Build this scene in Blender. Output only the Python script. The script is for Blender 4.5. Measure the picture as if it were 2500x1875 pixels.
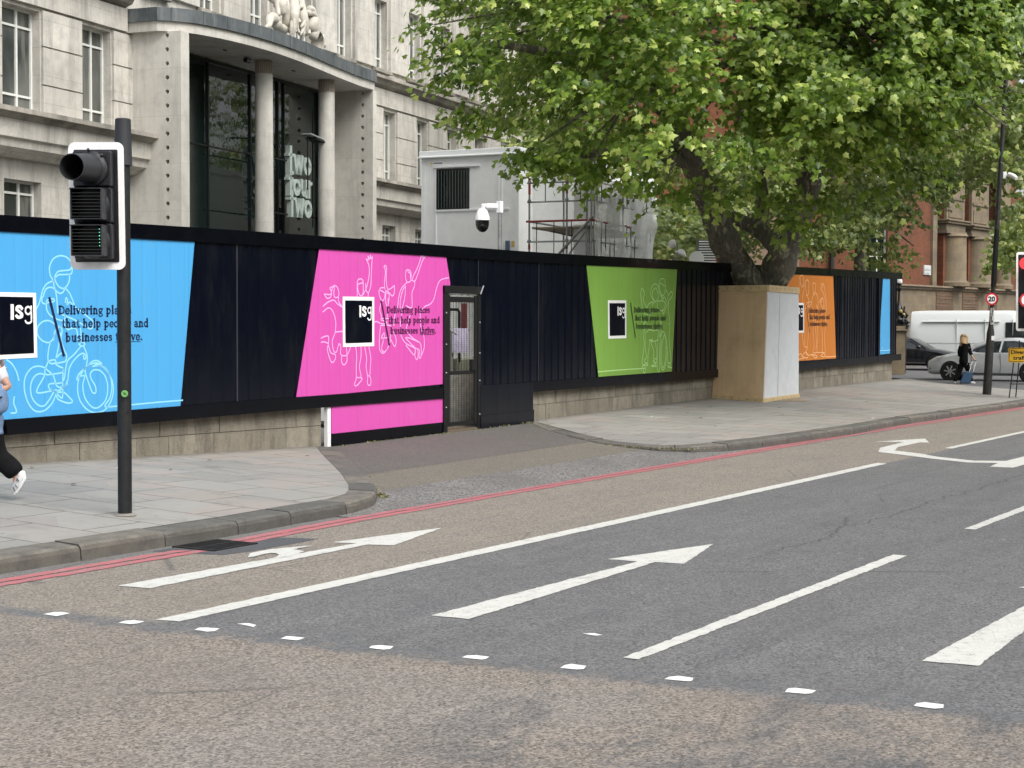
import bpy, bmesh, math, random
import numpy as np
from mathutils import Vector, Matrix
random.seed(7); rng = np.random.default_rng(7)
PI = math.pi; R = math.radians
scene = bpy.context.scene
for o in list(bpy.data.objects): bpy.data.objects.remove(o)
COL = scene.collection
# ------------------------------------------------------------ camera
# world: X = along the road (away, to the right), Y = towards the buildings, Z = up; metres
FPX, CX, CY, CAMH = 3900., 1250., 937.5, 1.85
PITCH = math.atan(142.5/FPX); ROLL = 0.0035; YAW = math.atan(2397/FPX)
FW = np.array([math.cos(YAW)*math.cos(PITCH), math.sin(YAW)*math.cos(PITCH), -math.sin(PITCH)])
_rt = np.array([math.sin(YAW), -math.cos(YAW), 0.]); _up = np.cross(_rt, FW)
RT = math.cos(ROLL)*_rt + math.sin(ROLL)*_up
UP = -math.sin(ROLL)*_rt + math.cos(ROLL)*_up
CAM = np.array([0, 0, CAMH])
cd = bpy.data.cameras.new('camera'); cam = bpy.data.objects.new('camera', cd); COL.objects.link(cam)
cd.sensor_width = 36; cd.lens = 36*FPX/2500; cd.clip_start = .1; cd.clip_end = 2000
cam.matrix_world = Matrix(((RT[0], UP[0], -FW[0], 0), (RT[1], UP[1], -FW[1], 0), (RT[2], UP[2], -FW[2], CAMH), (0, 0, 0, 1)))
scene.camera = cam
# ------------------------------------------------------------ light
SUN_EL, SUN_AZ = 50, -104      # azimuth of the sun measured from +X towards +Y
w = bpy.data.worlds.new('World'); scene.world = w; w.use_nodes = True
nt = w.node_tree; nt.nodes.clear()
sky = nt.nodes.new('ShaderNodeTexSky'); sky.sky_type = 'NISHITA'; sky.sun_disc = False
sky.sun_elevation = R(SUN_EL); sky.sun_rotation = R(90-SUN_AZ); sky.dust_density = 4; sky.air_density = 1.2; sky.ozone_density = 1
hs = nt.nodes.new('ShaderNodeHueSaturation'); hs.inputs['Saturation'].default_value = .28
bg = nt.nodes.new('ShaderNodeBackground'); bg.inputs[1].default_value = .15
wo = nt.nodes.new('ShaderNodeOutputWorld')
nt.links.new(sky.outputs[0], hs.inputs['Color']); nt.links.new(hs.outputs[0], bg.inputs[0]); nt.links.new(bg.outputs[0], wo.inputs[0])
sl = bpy.data.lights.new('sun', 'SUN'); sl.energy = 1.5; sl.angle = R(35); sl.color = (1, .965, .91)
so = bpy.data.objects.new('sun', sl); COL.objects.link(so)
sd = Vector((math.cos(R(SUN_AZ))*math.cos(R(SUN_EL)), math.sin(R(SUN_AZ))*math.cos(R(SUN_EL)), math.sin(R(SUN_EL))))
so.rotation_euler = sd.to_track_quat('Z', 'Y').to_euler(); so.location = (0, -20, 40)
scene.view_settings.view_transform = 'Standard'; scene.view_settings.look = 'None'
scene.view_settings.exposure = 0.68; scene.view_settings.gamma = 1
# ------------------------------------------------------------ measuring helpers (survey of the photograph, in metres)
def ray(u, v): return FW*FPX + RT*(u-CX) - UP*(v-CY)
def onz(u, v, z=0.):
    d = ray(u, v); return CAM + d*((z-CAMH)/d[2])
def dep(u, v, D): return CAM + ray(u, v)/FPX*D
def onplane(u, v, P, d):
    n = np.array([-d[1], d[0], 0.]); r = ray(u, v)
    return CAM + r*(((np.array([P[0], P[1], 0.])-CAM) @ n)/(r @ n))
class Plane:      # vertical plane: origin P on the ground, direction ang; t along, o out (towards the street), z up
    def __init__(s, P, ang):
        s.P = np.array([P[0], P[1], 0.]); s.ang = ang
        s.d = np.array([math.cos(ang), math.sin(ang), 0.]); s.n = np.array([math.sin(ang), -math.cos(ang), 0.])
    def tz(s, u, v, o=0.):
        p = onplane(u, v, s.P + s.n*o, s.d); return float((p-s.P) @ s.d), float(p[2])
    def w(s, t, o, z): return s.P + s.d*t + s.n*o + np.array([0, 0, z])
# ------------------------------------------------------------ objects
def rootloc(o):
    while o.parent: o = o.parent
    return np.array(o.location)
def tag(o, label=None, cat=None, group=None, kind=None):
    if label: o['label'] = label
    if cat: o['category'] = cat
    if group: o['group'] = group
    if kind: o['kind'] = kind
    return o
def thing(name, label, cat, loc=(0, 0, 0), group=None, rz=0):
    o = bpy.data.objects.new(name, None); COL.objects.link(o); o.location = [float(c) for c in loc]
    o.rotation_euler = (0, 0, rz); o.empty_display_size = .3
    return tag(o, label, cat, group)
def copy_tree(o, parent=None):
    c = o.copy(); COL.objects.link(c); c.parent = parent
    for ch in [x for x in bpy.data.objects if x.parent == o]: copy_tree(ch, c)
    return c
def link_mesh(name, me, mats, parent=None, smooth=False, sharp=40):
    o = bpy.data.objects.new(name, me); COL.objects.link(o)
    if parent: o.parent = parent
    for m in (mats if isinstance(mats, (list, tuple)) else [mats]): me.materials.append(m)
    if smooth:
        me.shade_smooth()
        if sharp < 180: me.set_sharp_from_angle(angle=R(sharp))
    return o
class MB:
    def __init__(s): s.v = []; s.f = []; s.m = []
    def add(s, vs, fs, m=0):
        b = len(s.v); s.v += [tuple(float(c) for c in p) for p in vs]
        s.f += [tuple(b+i for i in f) for f in fs]; s.m += [m]*len(fs); return s
    def fbox(s, o, a, b, c, m=0):     # box from corner o with edge vectors a b c
        o, a, b, c = (np.array(q, float) for q in (o, a, b, c))
        P = [o, o+a, o+a+b, o+b, o+c, o+a+c, o+a+b+c, o+b+c]
        F = [(0, 3, 2, 1), (4, 5, 6, 7), (0, 1, 5, 4), (1, 2, 6, 5), (2, 3, 7, 6), (3, 0, 4, 7)]
        if np.dot(np.cross(a, b), c) < 0: F = [f[::-1] for f in F]
        return s.add(P, F, m)
    def box(s, x0, x1, y0, y1, z0, z1, m=0): return s.fbox((x0, y0, z0), (x1-x0, 0, 0), (0, y1-y0, 0), (0, 0, z1-z0), m)
    def pbox(s, pl, t0, t1, o0, o1, z0, z1, m=0):
        return s.fbox(pl.w(t0, o0, z0), pl.d*(t1-t0), pl.n*(o1-o0), (0, 0, z1-z0), m)
    def cbox(s, c, sx, sy, sz, ang=0, m=0):
        d = np.array([math.cos(ang), math.sin(ang), 0]); n = np.array([-d[1], d[0], 0]); c = np.array(c, float)
        return s.fbox(c-d*sx/2-n*sy/2-np.array([0, 0, sz/2]), d*sx, n*sy, (0, 0, sz), m)
    def bar(s, p, q, w, h=None, m=0, upv=(0, 0, 1)):
        p, q = np.array(p, float), np.array(q, float); d = q-p; L = np.linalg.norm(d); d /= L
        a = np.cross(d, upv)
        if np.linalg.norm(a) < 1e-3: a = np.cross(d, (1, 0, 0))
        a /= np.linalg.norm(a); b = np.cross(a, d); h = h or w
        return s.fbox(p-a*w/2-b*h/2, d*L, a*w, b*h, m)
    def tube(s, pts, rad, n=8, m=0, cap=True, wob=0.):
        pts = [np.array(p, float) for p in pts]; k = len(pts)
        rad = [rad]*k if np.isscalar(rad) else rad
        b = len(s.v); prev = None
        for i, p in enumerate(pts):
            d = pts[min(i+1, k-1)]-pts[max(i-1, 0)]; d /= (np.linalg.norm(d)+1e-9)
            if prev is None:
                a = np.cross(d, (0, 0, 1)) if abs(d[2]) < .9 else np.cross(d, (1, 0, 0))
            else: a = prev-d*(prev @ d)
            a /= np.linalg.norm(a); prev = a; c = np.cross(d, a)
            for j in range(n):
                th = 2*PI*j/n; r = rad[i]*(1+(wob*(random.random()-.5) if wob else 0))
                s.v.append(tuple(p+(a*math.cos(th)+c*math.sin(th))*r))
        fs = []
        for i in range(k-1):
            for j in range(n):
                fs.append((b+i*n+j, b+i*n+(j+1) % n, b+(i+1)*n+(j+1) % n, b+(i+1)*n+j))
        if cap: fs.append(tuple(b+j for j in range(n))[::-1]); fs.append(tuple(b+(k-1)*n+j for j in range(n)))
        s.f += fs; s.m += [m]*len(fs); return s
    def lathe(s, prof, c=(0, 0, 0), axis=(0, 0, 1), n=24, m=0):   # prof: (r, h)
        c = np.array(c, float); ax = np.array(axis, float); ax /= np.linalg.norm(ax)
        a = np.cross(ax, (0, 0, 1)) if abs(ax[2]) < .9 else np.array([1., 0, 0]); a /= np.linalg.norm(a); bb = np.cross(ax, a)
        b = len(s.v); k = len(prof)
        for r, h in prof:
            for j in range(n):
                th = 2*PI*j/n; s.v.append(tuple(c+ax*h+(a*math.cos(th)+bb*math.sin(th))*max(r, 1e-4)))
        fs = [(b+i*n+j, b+i*n+(j+1) % n, b+(i+1)*n+(j+1) % n, b+(i+1)*n+j) for i in range(k-1) for j in range(n)]
        fs.append(tuple(b+j for j in range(n))[::-1]); fs.append(tuple(b+(k-1)*n+j for j in range(n)))
        s.f += fs; s.m += [m]*len(fs); return s
    def prism(s, poly, ext, m=0):
        poly = [np.array(p, float) for p in poly]; e = np.array(ext, float); k = len(poly)
        nrm = sum(np.cross(poly[i]-poly[0], poly[(i+1) % k]-poly[0]) for i in range(1, k-1))
        if nrm @ e > 0: poly = poly[::-1]
        fs = [tuple(range(k)), tuple(range(k, 2*k))[::-1]] + [(i, i+k, (i+1) % k+k, (i+1) % k) for i in range(k)]
        return s.add(poly+[p+e for p in poly], fs, m)
    def ball(s, c, rx, ry=None, rz=None, n=16, k=10, m=0):
        ry = ry or rx; rz = rz or rx; c = np.array(c, float); b = len(s.v)
        for i in range(k+1):
            ph = PI*i/k
            for j in range(n):
                th = 2*PI*j/n
                s.v.append((c[0]+rx*math.sin(ph)*math.cos(th), c[1]+ry*math.sin(ph)*math.sin(th), c[2]-rz*math.cos(ph)))
        fs = [(b+i*n+j, b+i*n+(j+1) % n, b+(i+1)*n+(j+1) % n, b+(i+1)*n+j) for i in range(k) for j in range(n)]
        s.f += fs; s.m += [m]*len(fs); return s
    def build(s, name, mats, parent=None, bevel=0, smooth=False, sharp=40, local=False, weld=False):
        v = np.array(s.v, float)
        if parent is not None and not local: v = v-rootloc(parent)
        me = bpy.data.meshes.new(name); me.from_pydata(v.tolist(), [], s.f)
        me.polygons.foreach_set('material_index', s.m)
        if bevel or weld:
            bm = bmesh.new(); bm.from_mesh(me)
            bmesh.ops.remove_doubles(bm, verts=bm.verts, dist=1e-5)
            if bevel:
                es = [e for e in bm.edges if len(e.link_faces) == 2 and e.calc_face_angle(0) > R(35)]
                bmesh.ops.bevel(bm, geom=es, offset=bevel, segments=1, affect='EDGES', clamp_overlap=True)
            bm.to_mesh(me); bm.free()
        me.update()
        return link_mesh(name, me, mats, parent, smooth, sharp)
def bake(o, mods):      # mods: list of (type, {props}); bakes them into the mesh
    for ty, pr in mods:
        md = o.modifiers.new(ty.lower(), ty)
        for k, val in pr.items(): setattr(md, k, val)
    dg = bpy.context.evaluated_depsgraph_get(); dg.update()
    me = bpy.data.meshes.new_from_object(o.evaluated_get(dg)); o.modifiers.clear(); o.data = me
    return o
def skin(name, joints, edges, mat, parent, sub=2, root=0):   # joints: (x,y,z,r) or (x,y,z,rx,ry)
    me = bpy.data.meshes.new(name); me.from_pydata([j[:3] for j in joints], edges, [])
    o = bpy.data.objects.new(name, me); COL.objects.link(o)
    o.modifiers.new('s', 'SKIN')
    sv = me.skin_vertices[0].data
    for i, j in enumerate(joints):
        sv[i].radius = (j[3], j[4] if len(j) > 4 else j[3]); sv[i].use_root = (i == root)
    md = o.modifiers.new('b', 'SUBSURF'); md.levels = sub; md.render_levels = sub
    dg = bpy.context.evaluated_depsgraph_get(); dg.update()
    nm = bpy.data.meshes.new_from_object(o.evaluated_get(dg)); o.modifiers.clear(); o.data = nm
    nm.materials.clear(); nm.materials.append(mat); nm.shade_smooth(); o.parent = parent
    return o
# ------------------------------------------------------------ materials
def srgb(r, g, b): return tuple(((c/255/12.92) if c/255 <= .04045 else ((c/255+.055)/1.055)**2.4) for c in (r, g, b))
class NT:
    def __init__(s, name):
        s.m = bpy.data.materials.new(name); s.m.use_nodes = True; s.t = s.m.node_tree
        s.b = s.t.nodes['Principled BSDF']; s.L = s.t.links.new
    def n(s, ty, **kw):
        x = s.t.nodes.new(ty)
        for k, v in kw.items(): setattr(x, k, v)
        return x
    def val(s, x, sock):
        if isinstance(x, bpy.types.NodeSocket): s.L(x, sock)
        elif x is not None:
            if isinstance(x, tuple) and len(x) == 3 and sock.type == 'RGBA': x = (*x, 1)
            sock.default_value = x
    def pos(s, obj=False):
        return s.n('ShaderNodeTexCoord').outputs['Object'] if obj else s.n('ShaderNodeNewGeometry').outputs['Position']
    def mapping(s, vec, scale=(1, 1, 1), rot=(0, 0, 0), loc=(0, 0, 0)):
        x = s.n('ShaderNodeMapping'); s.L(vec, x.inputs[0]); x.inputs[1].default_value = loc
        x.inputs[2].default_value = rot; x.inputs[3].default_value = scale; return x.outputs[0]
    def sep(s, vec): x = s.n('ShaderNodeSeparateXYZ'); s.L(vec, x.inputs[0]); return x.outputs
    def comb(s, a, b, c=0.): x = s.n('ShaderNodeCombineXYZ'); [s.val(q, x.inputs[i]) for i, q in enumerate((a, b, c))]; return x.outputs[0]
    def noise(s, vec, scale, detail=4, rough=.6, dist=0.):
        x = s.n('ShaderNodeTexNoise'); s.L(vec, x.inputs['Vector']); x.inputs['Scale'].default_value = scale
        x.inputs['Detail'].default_value = detail; x.inputs['Roughness'].default_value = rough; x.inputs['Distortion'].default_value = dist
        return x.outputs[0]
    def vor(s, vec, scale, out='Color', feat='F1', rand=1.):
        x = s.n('ShaderNodeTexVoronoi', feature=feat); s.L(vec, x.inputs['Vector']); x.inputs['Scale'].default_value = scale
        x.inputs['Randomness'].default_value = rand; return x.outputs[out]
    def ramp(s, f, a, b, lo=0., hi=1., interp='LINEAR'):
        x = s.n('ShaderNodeMapRange'); x.interpolation_type = interp
        for i, q in enumerate((f, a, b, lo, hi)): s.val(q, x.inputs[i])
        return x.outputs[0]
    def math(s, op, a, b=None, c=None):
        x = s.n('ShaderNodeMath', operation=op)
        for i, q in enumerate((a, b, c)): s.val(q, x.inputs[i])
        return x.outputs[0]
    def mix(s, f, a, b, mode='MIX'):
        x = s.n('ShaderNodeMix', data_type='RGBA', blend_type=mode); x.clamp_factor = True
        s.val(f, x.inputs[0]); s.val(a, x.inputs[6]); s.val(b, x.inputs[7]); return x.outputs[2]
    def bump(s, h, strength=.3, dist=.01):
        x = s.n('ShaderNodeBump'); s.L(h, x.inputs['Height']); x.inputs['Strength'].default_value = strength
        x.inputs['Distance'].default_value = dist; s.L(x.outputs[0], s.b.inputs['Normal']); return x
    def attr(s, name): return s.n('ShaderNodeAttribute', attribute_name=name)
    def brick(s, vec, w, h, mortar, off=.5, c1=(1, 1, 1), c2=(.7, .7, .7), cm=(0, 0, 0), sm=.1, bias=0.):
        x = s.n('ShaderNodeTexBrick'); s.L(vec, x.inputs['Vector']); x.offset = off
        x.inputs['Scale'].default_value = 1; x.inputs['Brick Width'].default_value = w; x.inputs['Row Height'].default_value = h
        x.inputs['Mortar Size'].default_value = mortar; x.inputs['Mortar Smooth'].default_value = sm; x.inputs['Bias'].default_value = bias
        for i, c in enumerate((c1, c2, cm)): x.inputs[i+1].default_value = (*c, 1)
        return x.outputs
    def out(s, col=None, rough=None, metal=None, spec=None):
        for k, q in (('Base Color', col), ('Roughness', rough), ('Metallic', metal), ('Specular IOR Level', spec)):
            if q is not None: s.val(q, s.b.inputs[k])
        return s.m
_mc = {}
def flat(name, col, rough=.6, metal=0., var=.12, scale=6., bump=.0, obj=True, spec=None, dirt=0.):
    if name in _mc: return _mc[name]
    n = NT(name); p = n.pos(obj); a = n.noise(p, scale, 5, .65)
    c = n.mix(n.ramp(a, .3, .7), tuple(q*(1-var) for q in col), tuple(min(1, q*(1+var)) for q in col))
    if dirt: c = n.mix(n.math('MULTIPLY', n.ramp(n.noise(p, scale*.35, 6, .75), .5, .72), dirt), c, (.06, .055, .045))
    r = n.ramp(n.noise(p, scale*2, 3), .3, .7, max(.02, rough-.07), min(1, rough+.07))
    if bump: n.bump(n.noise(p, scale*8, 3), bump, .01)
    _mc[name] = n.out(c, r, metal, spec); return _mc[name]
def emis(name, col, st):
    n = NT(name); n.out((.02, .02, .02), .3); n.b.inputs['Emission Color'].default_value = (*col, 1); n.b.inputs['Emission Strength'].default_value = st; return n.m
def lerp_tab(x, tab):
    return float(np.interp(x, [q[0] for q in tab], [q[1] for q in tab]))
# ============================================================ surface materials
def asphalt_mat(name, mode):
    n = NT(name); p = n.pos(); xyz = n.sep(p); x, y = xyz[0], xyz[1]
    pf = n.comb(x, y, 0.)
    fine = n.noise(pf, 85, 3, .8); med = n.noise(pf, 14, 4, .7); big = n.noise(pf, .9, 5, .6)
    speck = n.sep(n.vor(pf, 70))[0]; grain = n.noise(pf, 48, 3, .85)
    streak = n.noise(n.mapping(pf, (.18, 1.6, 1)), 2.2, 4, .6)
    tone = n.math('ADD', n.ramp(fine, .32, .68, -.5, .5), n.math('ADD', n.ramp(speck, 0, 1, -.6, .65), n.ramp(grain, .36, .66, -.32, .32)))
    def tint(base, amt, hue):
        lo = tuple(c*(1-amt) for c in base); hi = tuple(c*(1+amt)*h for c, h in zip(base, hue))
        c = n.mix(n.ramp(tone, -1., 1.), lo, hi)
        c = n.mix(n.ramp(big, .35, .7, 0, .35), c, tuple(q*.72 for q in base))
        return n.mix(n.ramp(med, .4, .75, 0, .25), c, tuple(q*1.12 for q in base))
    if mode == 'road':
        brown = tint((.192, .178, .162), .95, (1.08, 1.0, .93)); dark = tint((.128, .128, .128), .85, (1, 1, 1))
        buslane = tint((.200, .186, .166), .85, (1.06, 1.0, .93)); edge = tint((.15, .148, .144), .6, (1, 1, 1))
        wob = n.ramp(n.noise(pf, 3., 5, .7), .3, .7, -.07, .07)
        # pale worn tan patches in the near lane
        buslane = n.mix(n.ramp(streak, .5, .72, 0, .5), buslane, (.245, .212, .165))
        xs = n.math('ADD', n.math('SUBTRACT', x, n.math('MULTIPLY_ADD', y, -.099, 7.88)), wob)  # >0 beyond the stud line
        far = n.ramp(xs, -.02, .02)
        long_ = n.noise(n.mapping(pf, (.05, 1.3, 1)), 2.6, 3, .55); mot = n.noise(pf, 2.3, 6, .75, .4)
        dark = n.mix(n.ramp(long_, .45, .68, 0, .38), dark, tint((.165, .165, .163), .6, (1, 1, 1))); dark = n.mix(n.ramp(mot, .5, .68, 0, .42), dark, tint((.082, .083, .085), .7, (1, 1, 1)))
        brown = n.mix(n.ramp(mot, .52, .72, 0, .45), brown, tint((.135, .124, .112), .9, (1, 1, 1))); brown = n.mix(n.ramp(n.noise(pf, .35, 4, .6), .5, .66, 0, .4), brown, tint((.225, .212, .198), .85, (1, 1, 1)))
        oil = n.math('MULTIPLY', n.ramp(n.noise(n.mapping(pf, (.35, 3, 1)), 1.8, 5, .7), .58, .7, 0, .5), 1.); buslane = n.mix(oil, buslane, tint((.14, .128, .115), .7, (1, 1, 1)))
        ywob = n.math('ADD', y, n.math('MULTIPLY', wob, .5))
        lane = n.mix(n.ramp(n.math('ADD', y, n.math('MULTIPLY', wob, .2)), 6.98, 7.02), dark, buslane)
        lane = n.mix(n.ramp(ywob, 9.16, 9.22), lane, edge)
        # darker wheel tracks on the dark lanes
        dk = n.math('MULTIPLY', n.ramp(streak, .52, .7, 0, .6), n.ramp(y, 6.9, 6.8))
        lane = n.mix(dk, lane, n.mix(n.ramp(tone, -1, 1), (.05, .052, .055), (.14, .142, .146)))
        blot = n.ramp(n.math('ADD', n.noise(n.mapping(pf, (.7, 1.5, 1), (0, 0, R(-35))), 1.0, 8, .8, .6), n.ramp(grain, .35, .65, -.05, .05)), .49, .60)
        blot = n.math('MULTIPLY', blot, n.ramp(n.math('ADD', x, n.math('MULTIPLY', big, 1.)), 5.3, 6.2)); blot = n.math('MULTIPLY', blot, n.ramp(n.math('ADD', y, med), 5.0, 4.2))
        brown = n.mix(n.math('MULTIPLY', blot, .8), brown, n.mix(n.ramp(tone, -1, 1), (.028, .031, .034), (.150, .15, .152)))
        c = n.mix(far, brown, lane)
        band = n.math('ABSOLUTE', n.math('ADD', n.math('SUBTRACT', x, n.math('MULTIPLY_ADD', y, -.099, 7.84)), wob))
        band = n.math('MULTIPLY', n.ramp(band, .17, .06), n.ramp(n.noise(pf, 6, 5, .8), .3, .6, .35, 1.)); band = n.math('MULTIPLY', band, n.ramp(ywob, 8.9, 8.6))
        c = n.mix(band, c, n.mix(n.ramp(tone, -1, 1), (.05, .053, .056), (.17, .175, .18)))
        # hair cracks running along the lanes
        cr = n.math('ABSOLUTE', n.math('SUBTRACT', y, n.math('ADD', 5.02, n.ramp(n.noise(n.comb(x, 0., 0.), .8, 6, .7), 0, 1, -.45, .45))))
        cr = n.math('MULTIPLY', n.ramp(cr, .018, .004), n.ramp(x, 11.4, 12.5)); c = n.mix(n.math('MULTIPLY', cr, .75), c, (.035, .035, .036))
        cv = n.vor(n.mapping(pf, (.22, .55, 1)), 1., 'Distance', 'DISTANCE_TO_EDGE'); cv = n.math('MULTIPLY', n.ramp(cv, .006, .001), n.ramp(n.noise(pf, .6, 3), .52, .6))
        c = n.mix(n.math('MULTIPLY', cv, .5), c, (.04, .04, .04))
        gum = n.vor(pf, 1.7, 'Distance'); gum = n.ramp(gum, .035, .025); c = n.mix(n.math('MULTIPLY', gum, .55), c, (.33, .33, .32))
    elif mode == 'apron': c = tint((.108, .104, .097), .7, (1.04, 1.0, .95))
    elif mode == 'apron2': c = tint((.142, .135, .120), .7, (1.08, 1.03, .9))
    elif mode == 'coarse':
        co = n.sep(n.vor(pf, 55))[0]; c = n.mix(co, (.038, .039, .039), (.28, .27, .255)); c = n.mix(n.ramp(big, .45, .65, 0, .7), c, tint((.118, .115, .109), .7, (1, 1, 1)))
    elif mode == 'patch': c = tint((.075, .079, .084), .4, (1, 1, 1))
    elif mode == 'side': c = tint((.12, .122, .126), .4, (1, 1, 1))
    n.bump(n.math('ADD', fine, n.math('MULTIPLY', speck, .6)), .5, .012)
    return n.out(c, n.ramp(fine, .2, .8, .75, .95))
M_road = asphalt_mat('road asphalt', 'road'); M_apron = asphalt_mat('apron asphalt', 'apron'); M_apron2 = asphalt_mat('pale apron asphalt', 'apron2')
M_coarse = asphalt_mat('coarse worn asphalt', 'coarse'); M_patch = asphalt_mat('patch asphalt', 'patch'); M_side = asphalt_mat('side street asphalt', 'side')
def paint_mat(name, col, wear=.5, dirt=.2):
    n = NT(name); p = n.pos(); fine = n.noise(p, 70, 4, .75); med = n.noise(p, 9, 5, .75)
    c = n.mix(n.ramp(med, .35, .7, 0, dirt), col, tuple(q*.72 for q in col))
    cr = n.vor(n.mapping(p, (1, 1.6, 1), (0, 0, .3)), 9, 'Distance', 'DISTANCE_TO_EDGE')
    c = n.mix(n.math('MULTIPLY', n.ramp(cr, .03, .008), n.ramp(n.noise(p, 2.2, 3), .46, .58, 0, .75)), c, (.3, .29, .27))
    hole = n.ramp(n.math('ADD', fine, n.math('MULTIPLY', med, .7)), 1.02-wear*.12, 1.06-wear*.1)
    c = n.mix(hole, c, (.17, .17, .165)); n.bump(fine, .3, .006)
    return n.out(c, .72)
M_white = paint_mat('white road paint', (.55, .55, .515), .3, .5); M_stud = paint_mat('stud white paint', (.74, .74, .72), -1.5, .15)
M_red = paint_mat('red road paint', (.42, .12, .135), 1.0, .55)
def paving_mat():
    n = NT('stone paving'); p = n.pos(); xyz = n.sep(p); pf = n.comb(xyz[0], xyz[1], 0.)
    m = n.mapping(pf, (1, 1, 1), (0, 0, R(90)), (.4, .15, 0))
    b = n.brick(m, .92, .68, .011, .37, (1, 1, 1), (0, 0, 0), (.5, .5, .5), .15)
    slab = n.sep(b[0])[0]
    slab2 = n.vor(n.mapping(pf, (1.47, 1.08, 1), (0, 0, 0), (.3, .2, 0)), 1.)
    big = n.noise(pf, .8, 5, .6); fine = n.noise(pf, 60, 4, .75); med = n.noise(pf, 7, 5, .7)
    c = n.mix(slab, (.205, .202, .188), (.29, .28, .255)); c = n.mix(n.ramp(n.sep(slab2)[1], .55, .75, 0, .65), c, (.30, .252, .222))
    c = n.mix(n.ramp(n.sep(slab2)[0], .7, .9, 0, .5), c, (.19, .192, .186))
    c = n.mix(n.ramp(big, .4, .68, 0, .35), c, (.17, .165, .148)); c = n.mix(n.ramp(med, .45, .75, 0, .3), c, (.15, .145, .13)); c = n.mix(n.ramp(fine, .3, .7, 0, .35), c, (.34, .33, .305))
    wd_ = n.math('SUBTRACT', n.math('MULTIPLY_ADD', xyz[0], .017, 13.9), xyz[1]); wd_ = n.math('ADD', wd_, n.ramp(med, .3, .7, -.16, .16)); c = n.mix(n.ramp(wd_, .30, .02, 0, .7), c, (.095, .085, .068))  # wall-foot band: dirt, its dark tone also standing in for contact shade
    spots = n.ramp(n.vor(pf, 3.1, 'Distance'), .07, .035); c = n.mix(n.math('MULTIPLY', spots, .7), c, (.09, .085, .075)); c = n.mix(n.ramp(n.noise(n.mapping(pf, (1, .6, 1)), 1.7, 6, .75, .8), .54, .66, 0, .5), c, (.135, .128, .112)); gm_ = n.ramp(n.vor(n.mapping(pf, (1, 1, 1), (0, 0, 0), (5, 3, 0)), 5.2, 'Distance'), .07, .05); c = n.mix(n.math('MULTIPLY', gm_, .35), c, (.40, .39, .37))
    c = n.mix(n.math('MULTIPLY', b[1], n.ramp(med, .3, .6, .45, .95)), c, (.085, .075, .06))
    n.bump(n.math('SUBTRACT', n.math('MULTIPLY', fine, .15), b[1]), .5, .006)
    return n.out(c, .85)
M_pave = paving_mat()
def kerb_mat():
    n = NT('granite kerb'); p = n.pos(); a = n.attr('tint').outputs['Fac']; fine = n.noise(p, 90, 3, .8); med = n.noise(p, 6, 5, .7)
    c = n.mix(a, (.040, .045, .045), (.145, .13, .105)); c = n.mix(n.ramp(fine, .3, .72, 0, .6), c, (.22, .21, .185)); c = n.mix(n.ramp(med, .42, .7, 0, .75), c, (.06, .056, .05))
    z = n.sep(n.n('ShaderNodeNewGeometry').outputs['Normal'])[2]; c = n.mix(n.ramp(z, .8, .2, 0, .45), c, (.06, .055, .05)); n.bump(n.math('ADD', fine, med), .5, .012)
    return n.out(c, .8)
M_kerb = kerb_mat()
def stone_mat(name, ang, base, bw, bh, joint=.008, stain=.5, streak=.5, off=.5, rz0=0., cream=(.50, .455, .385)):
    n = NT(name); p = n.pos(); r = n.mapping(p, (1, 1, 1), (0, 0, -ang)); xyz = n.sep(r); q = n.comb(xyz[0], n.math('ADD', xyz[2], rz0), 0.)
    b = n.brick(q, bw, bh, joint, off, (1, 1, 1), (0, 0, 0), (.5, .5, .5), .2); s = n.sep(b[0])[0]
    big = n.noise(p, .45, 6, .65); med = n.noise(p, 2.6, 6, .7); fine = n.noise(p, 30, 4, .7)
    st = n.noise(n.mapping(r, (1., 1., .13)), 1.9, 6, .7)
    c = n.mix(s, base, cream); c = n.mix(n.ramp(big, .42, .62, 0, stain*.75), c, tuple(q*.66 for q in base)); c = n.mix(n.ramp(med, .47, .66, 0, stain*.65), c, tuple(q*.5 for q in base))
    c = n.mix(n.ramp(st, .5, .66, 0, streak), c, tuple(q*.36 for q in base)); st2 = n.noise(n.mapping(r, (1., 1., .08), loc=(4, 2, 1)), 5.5, 5, .75); c = n.mix(n.ramp(st2, .52, .68, 0, streak*.6), c, tuple(q*.45 for q in base)); c = n.mix(n.ramp(fine, .3, .7, 0, .18), c, (.6, .57, .5))
    c = n.mix(n.math('MULTIPLY', b[1], .6), c, (.16, .14, .12)); n.bump(n.math('SUBTRACT', n.math('MULTIPLY', fine, .2), b[1]), .35, .008)
    return n.out(c, .85)
FA = R(9.9)
M_port = stone_mat('portland stone', FA, (.60, .575, .525), 1.25, .62, .004, .9, .8, cream=(.54, .515, .465))
M_port2 = stone_mat('smooth portland stone', FA, (.58, .56, .515), 2.2, 1.15, .003, .6, .4, cream=(.54, .52, .475))
M_sooty = stone_mat('sooty cornice stone', FA, (.22, .205, .18), .9, 3., .006, .8, .8, cream=(.36, .33, .28))
def wallblock_mat():
    n = NT('weathered wall stone'); p = n.pos(); a = n.attr('tint').outputs['Fac']; fine = n.noise(p, 40, 4, .75); med = n.noise(p, 5, 6, .7); st = n.noise(n.mapping(p, (1, 1, .25)), 5, 5, .7)
    c = n.mix(a, (.15, .132, .10), (.26, .235, .185)); c = n.mix(n.ramp(med, .45, .68, 0, .6), c, (.11, .095, .07)); c = n.mix(n.ramp(st, .46, .64, 0, .85), c, (.085, .073, .055))
    c = n.mix(n.ramp(fine, .35, .7, 0, .3), c, (.36, .34, .28)); n.bump(n.math('ADD', fine, n.math('MULTIPLY', med, 2.)), .5, .015)
    return n.out(c, .9)
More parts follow.
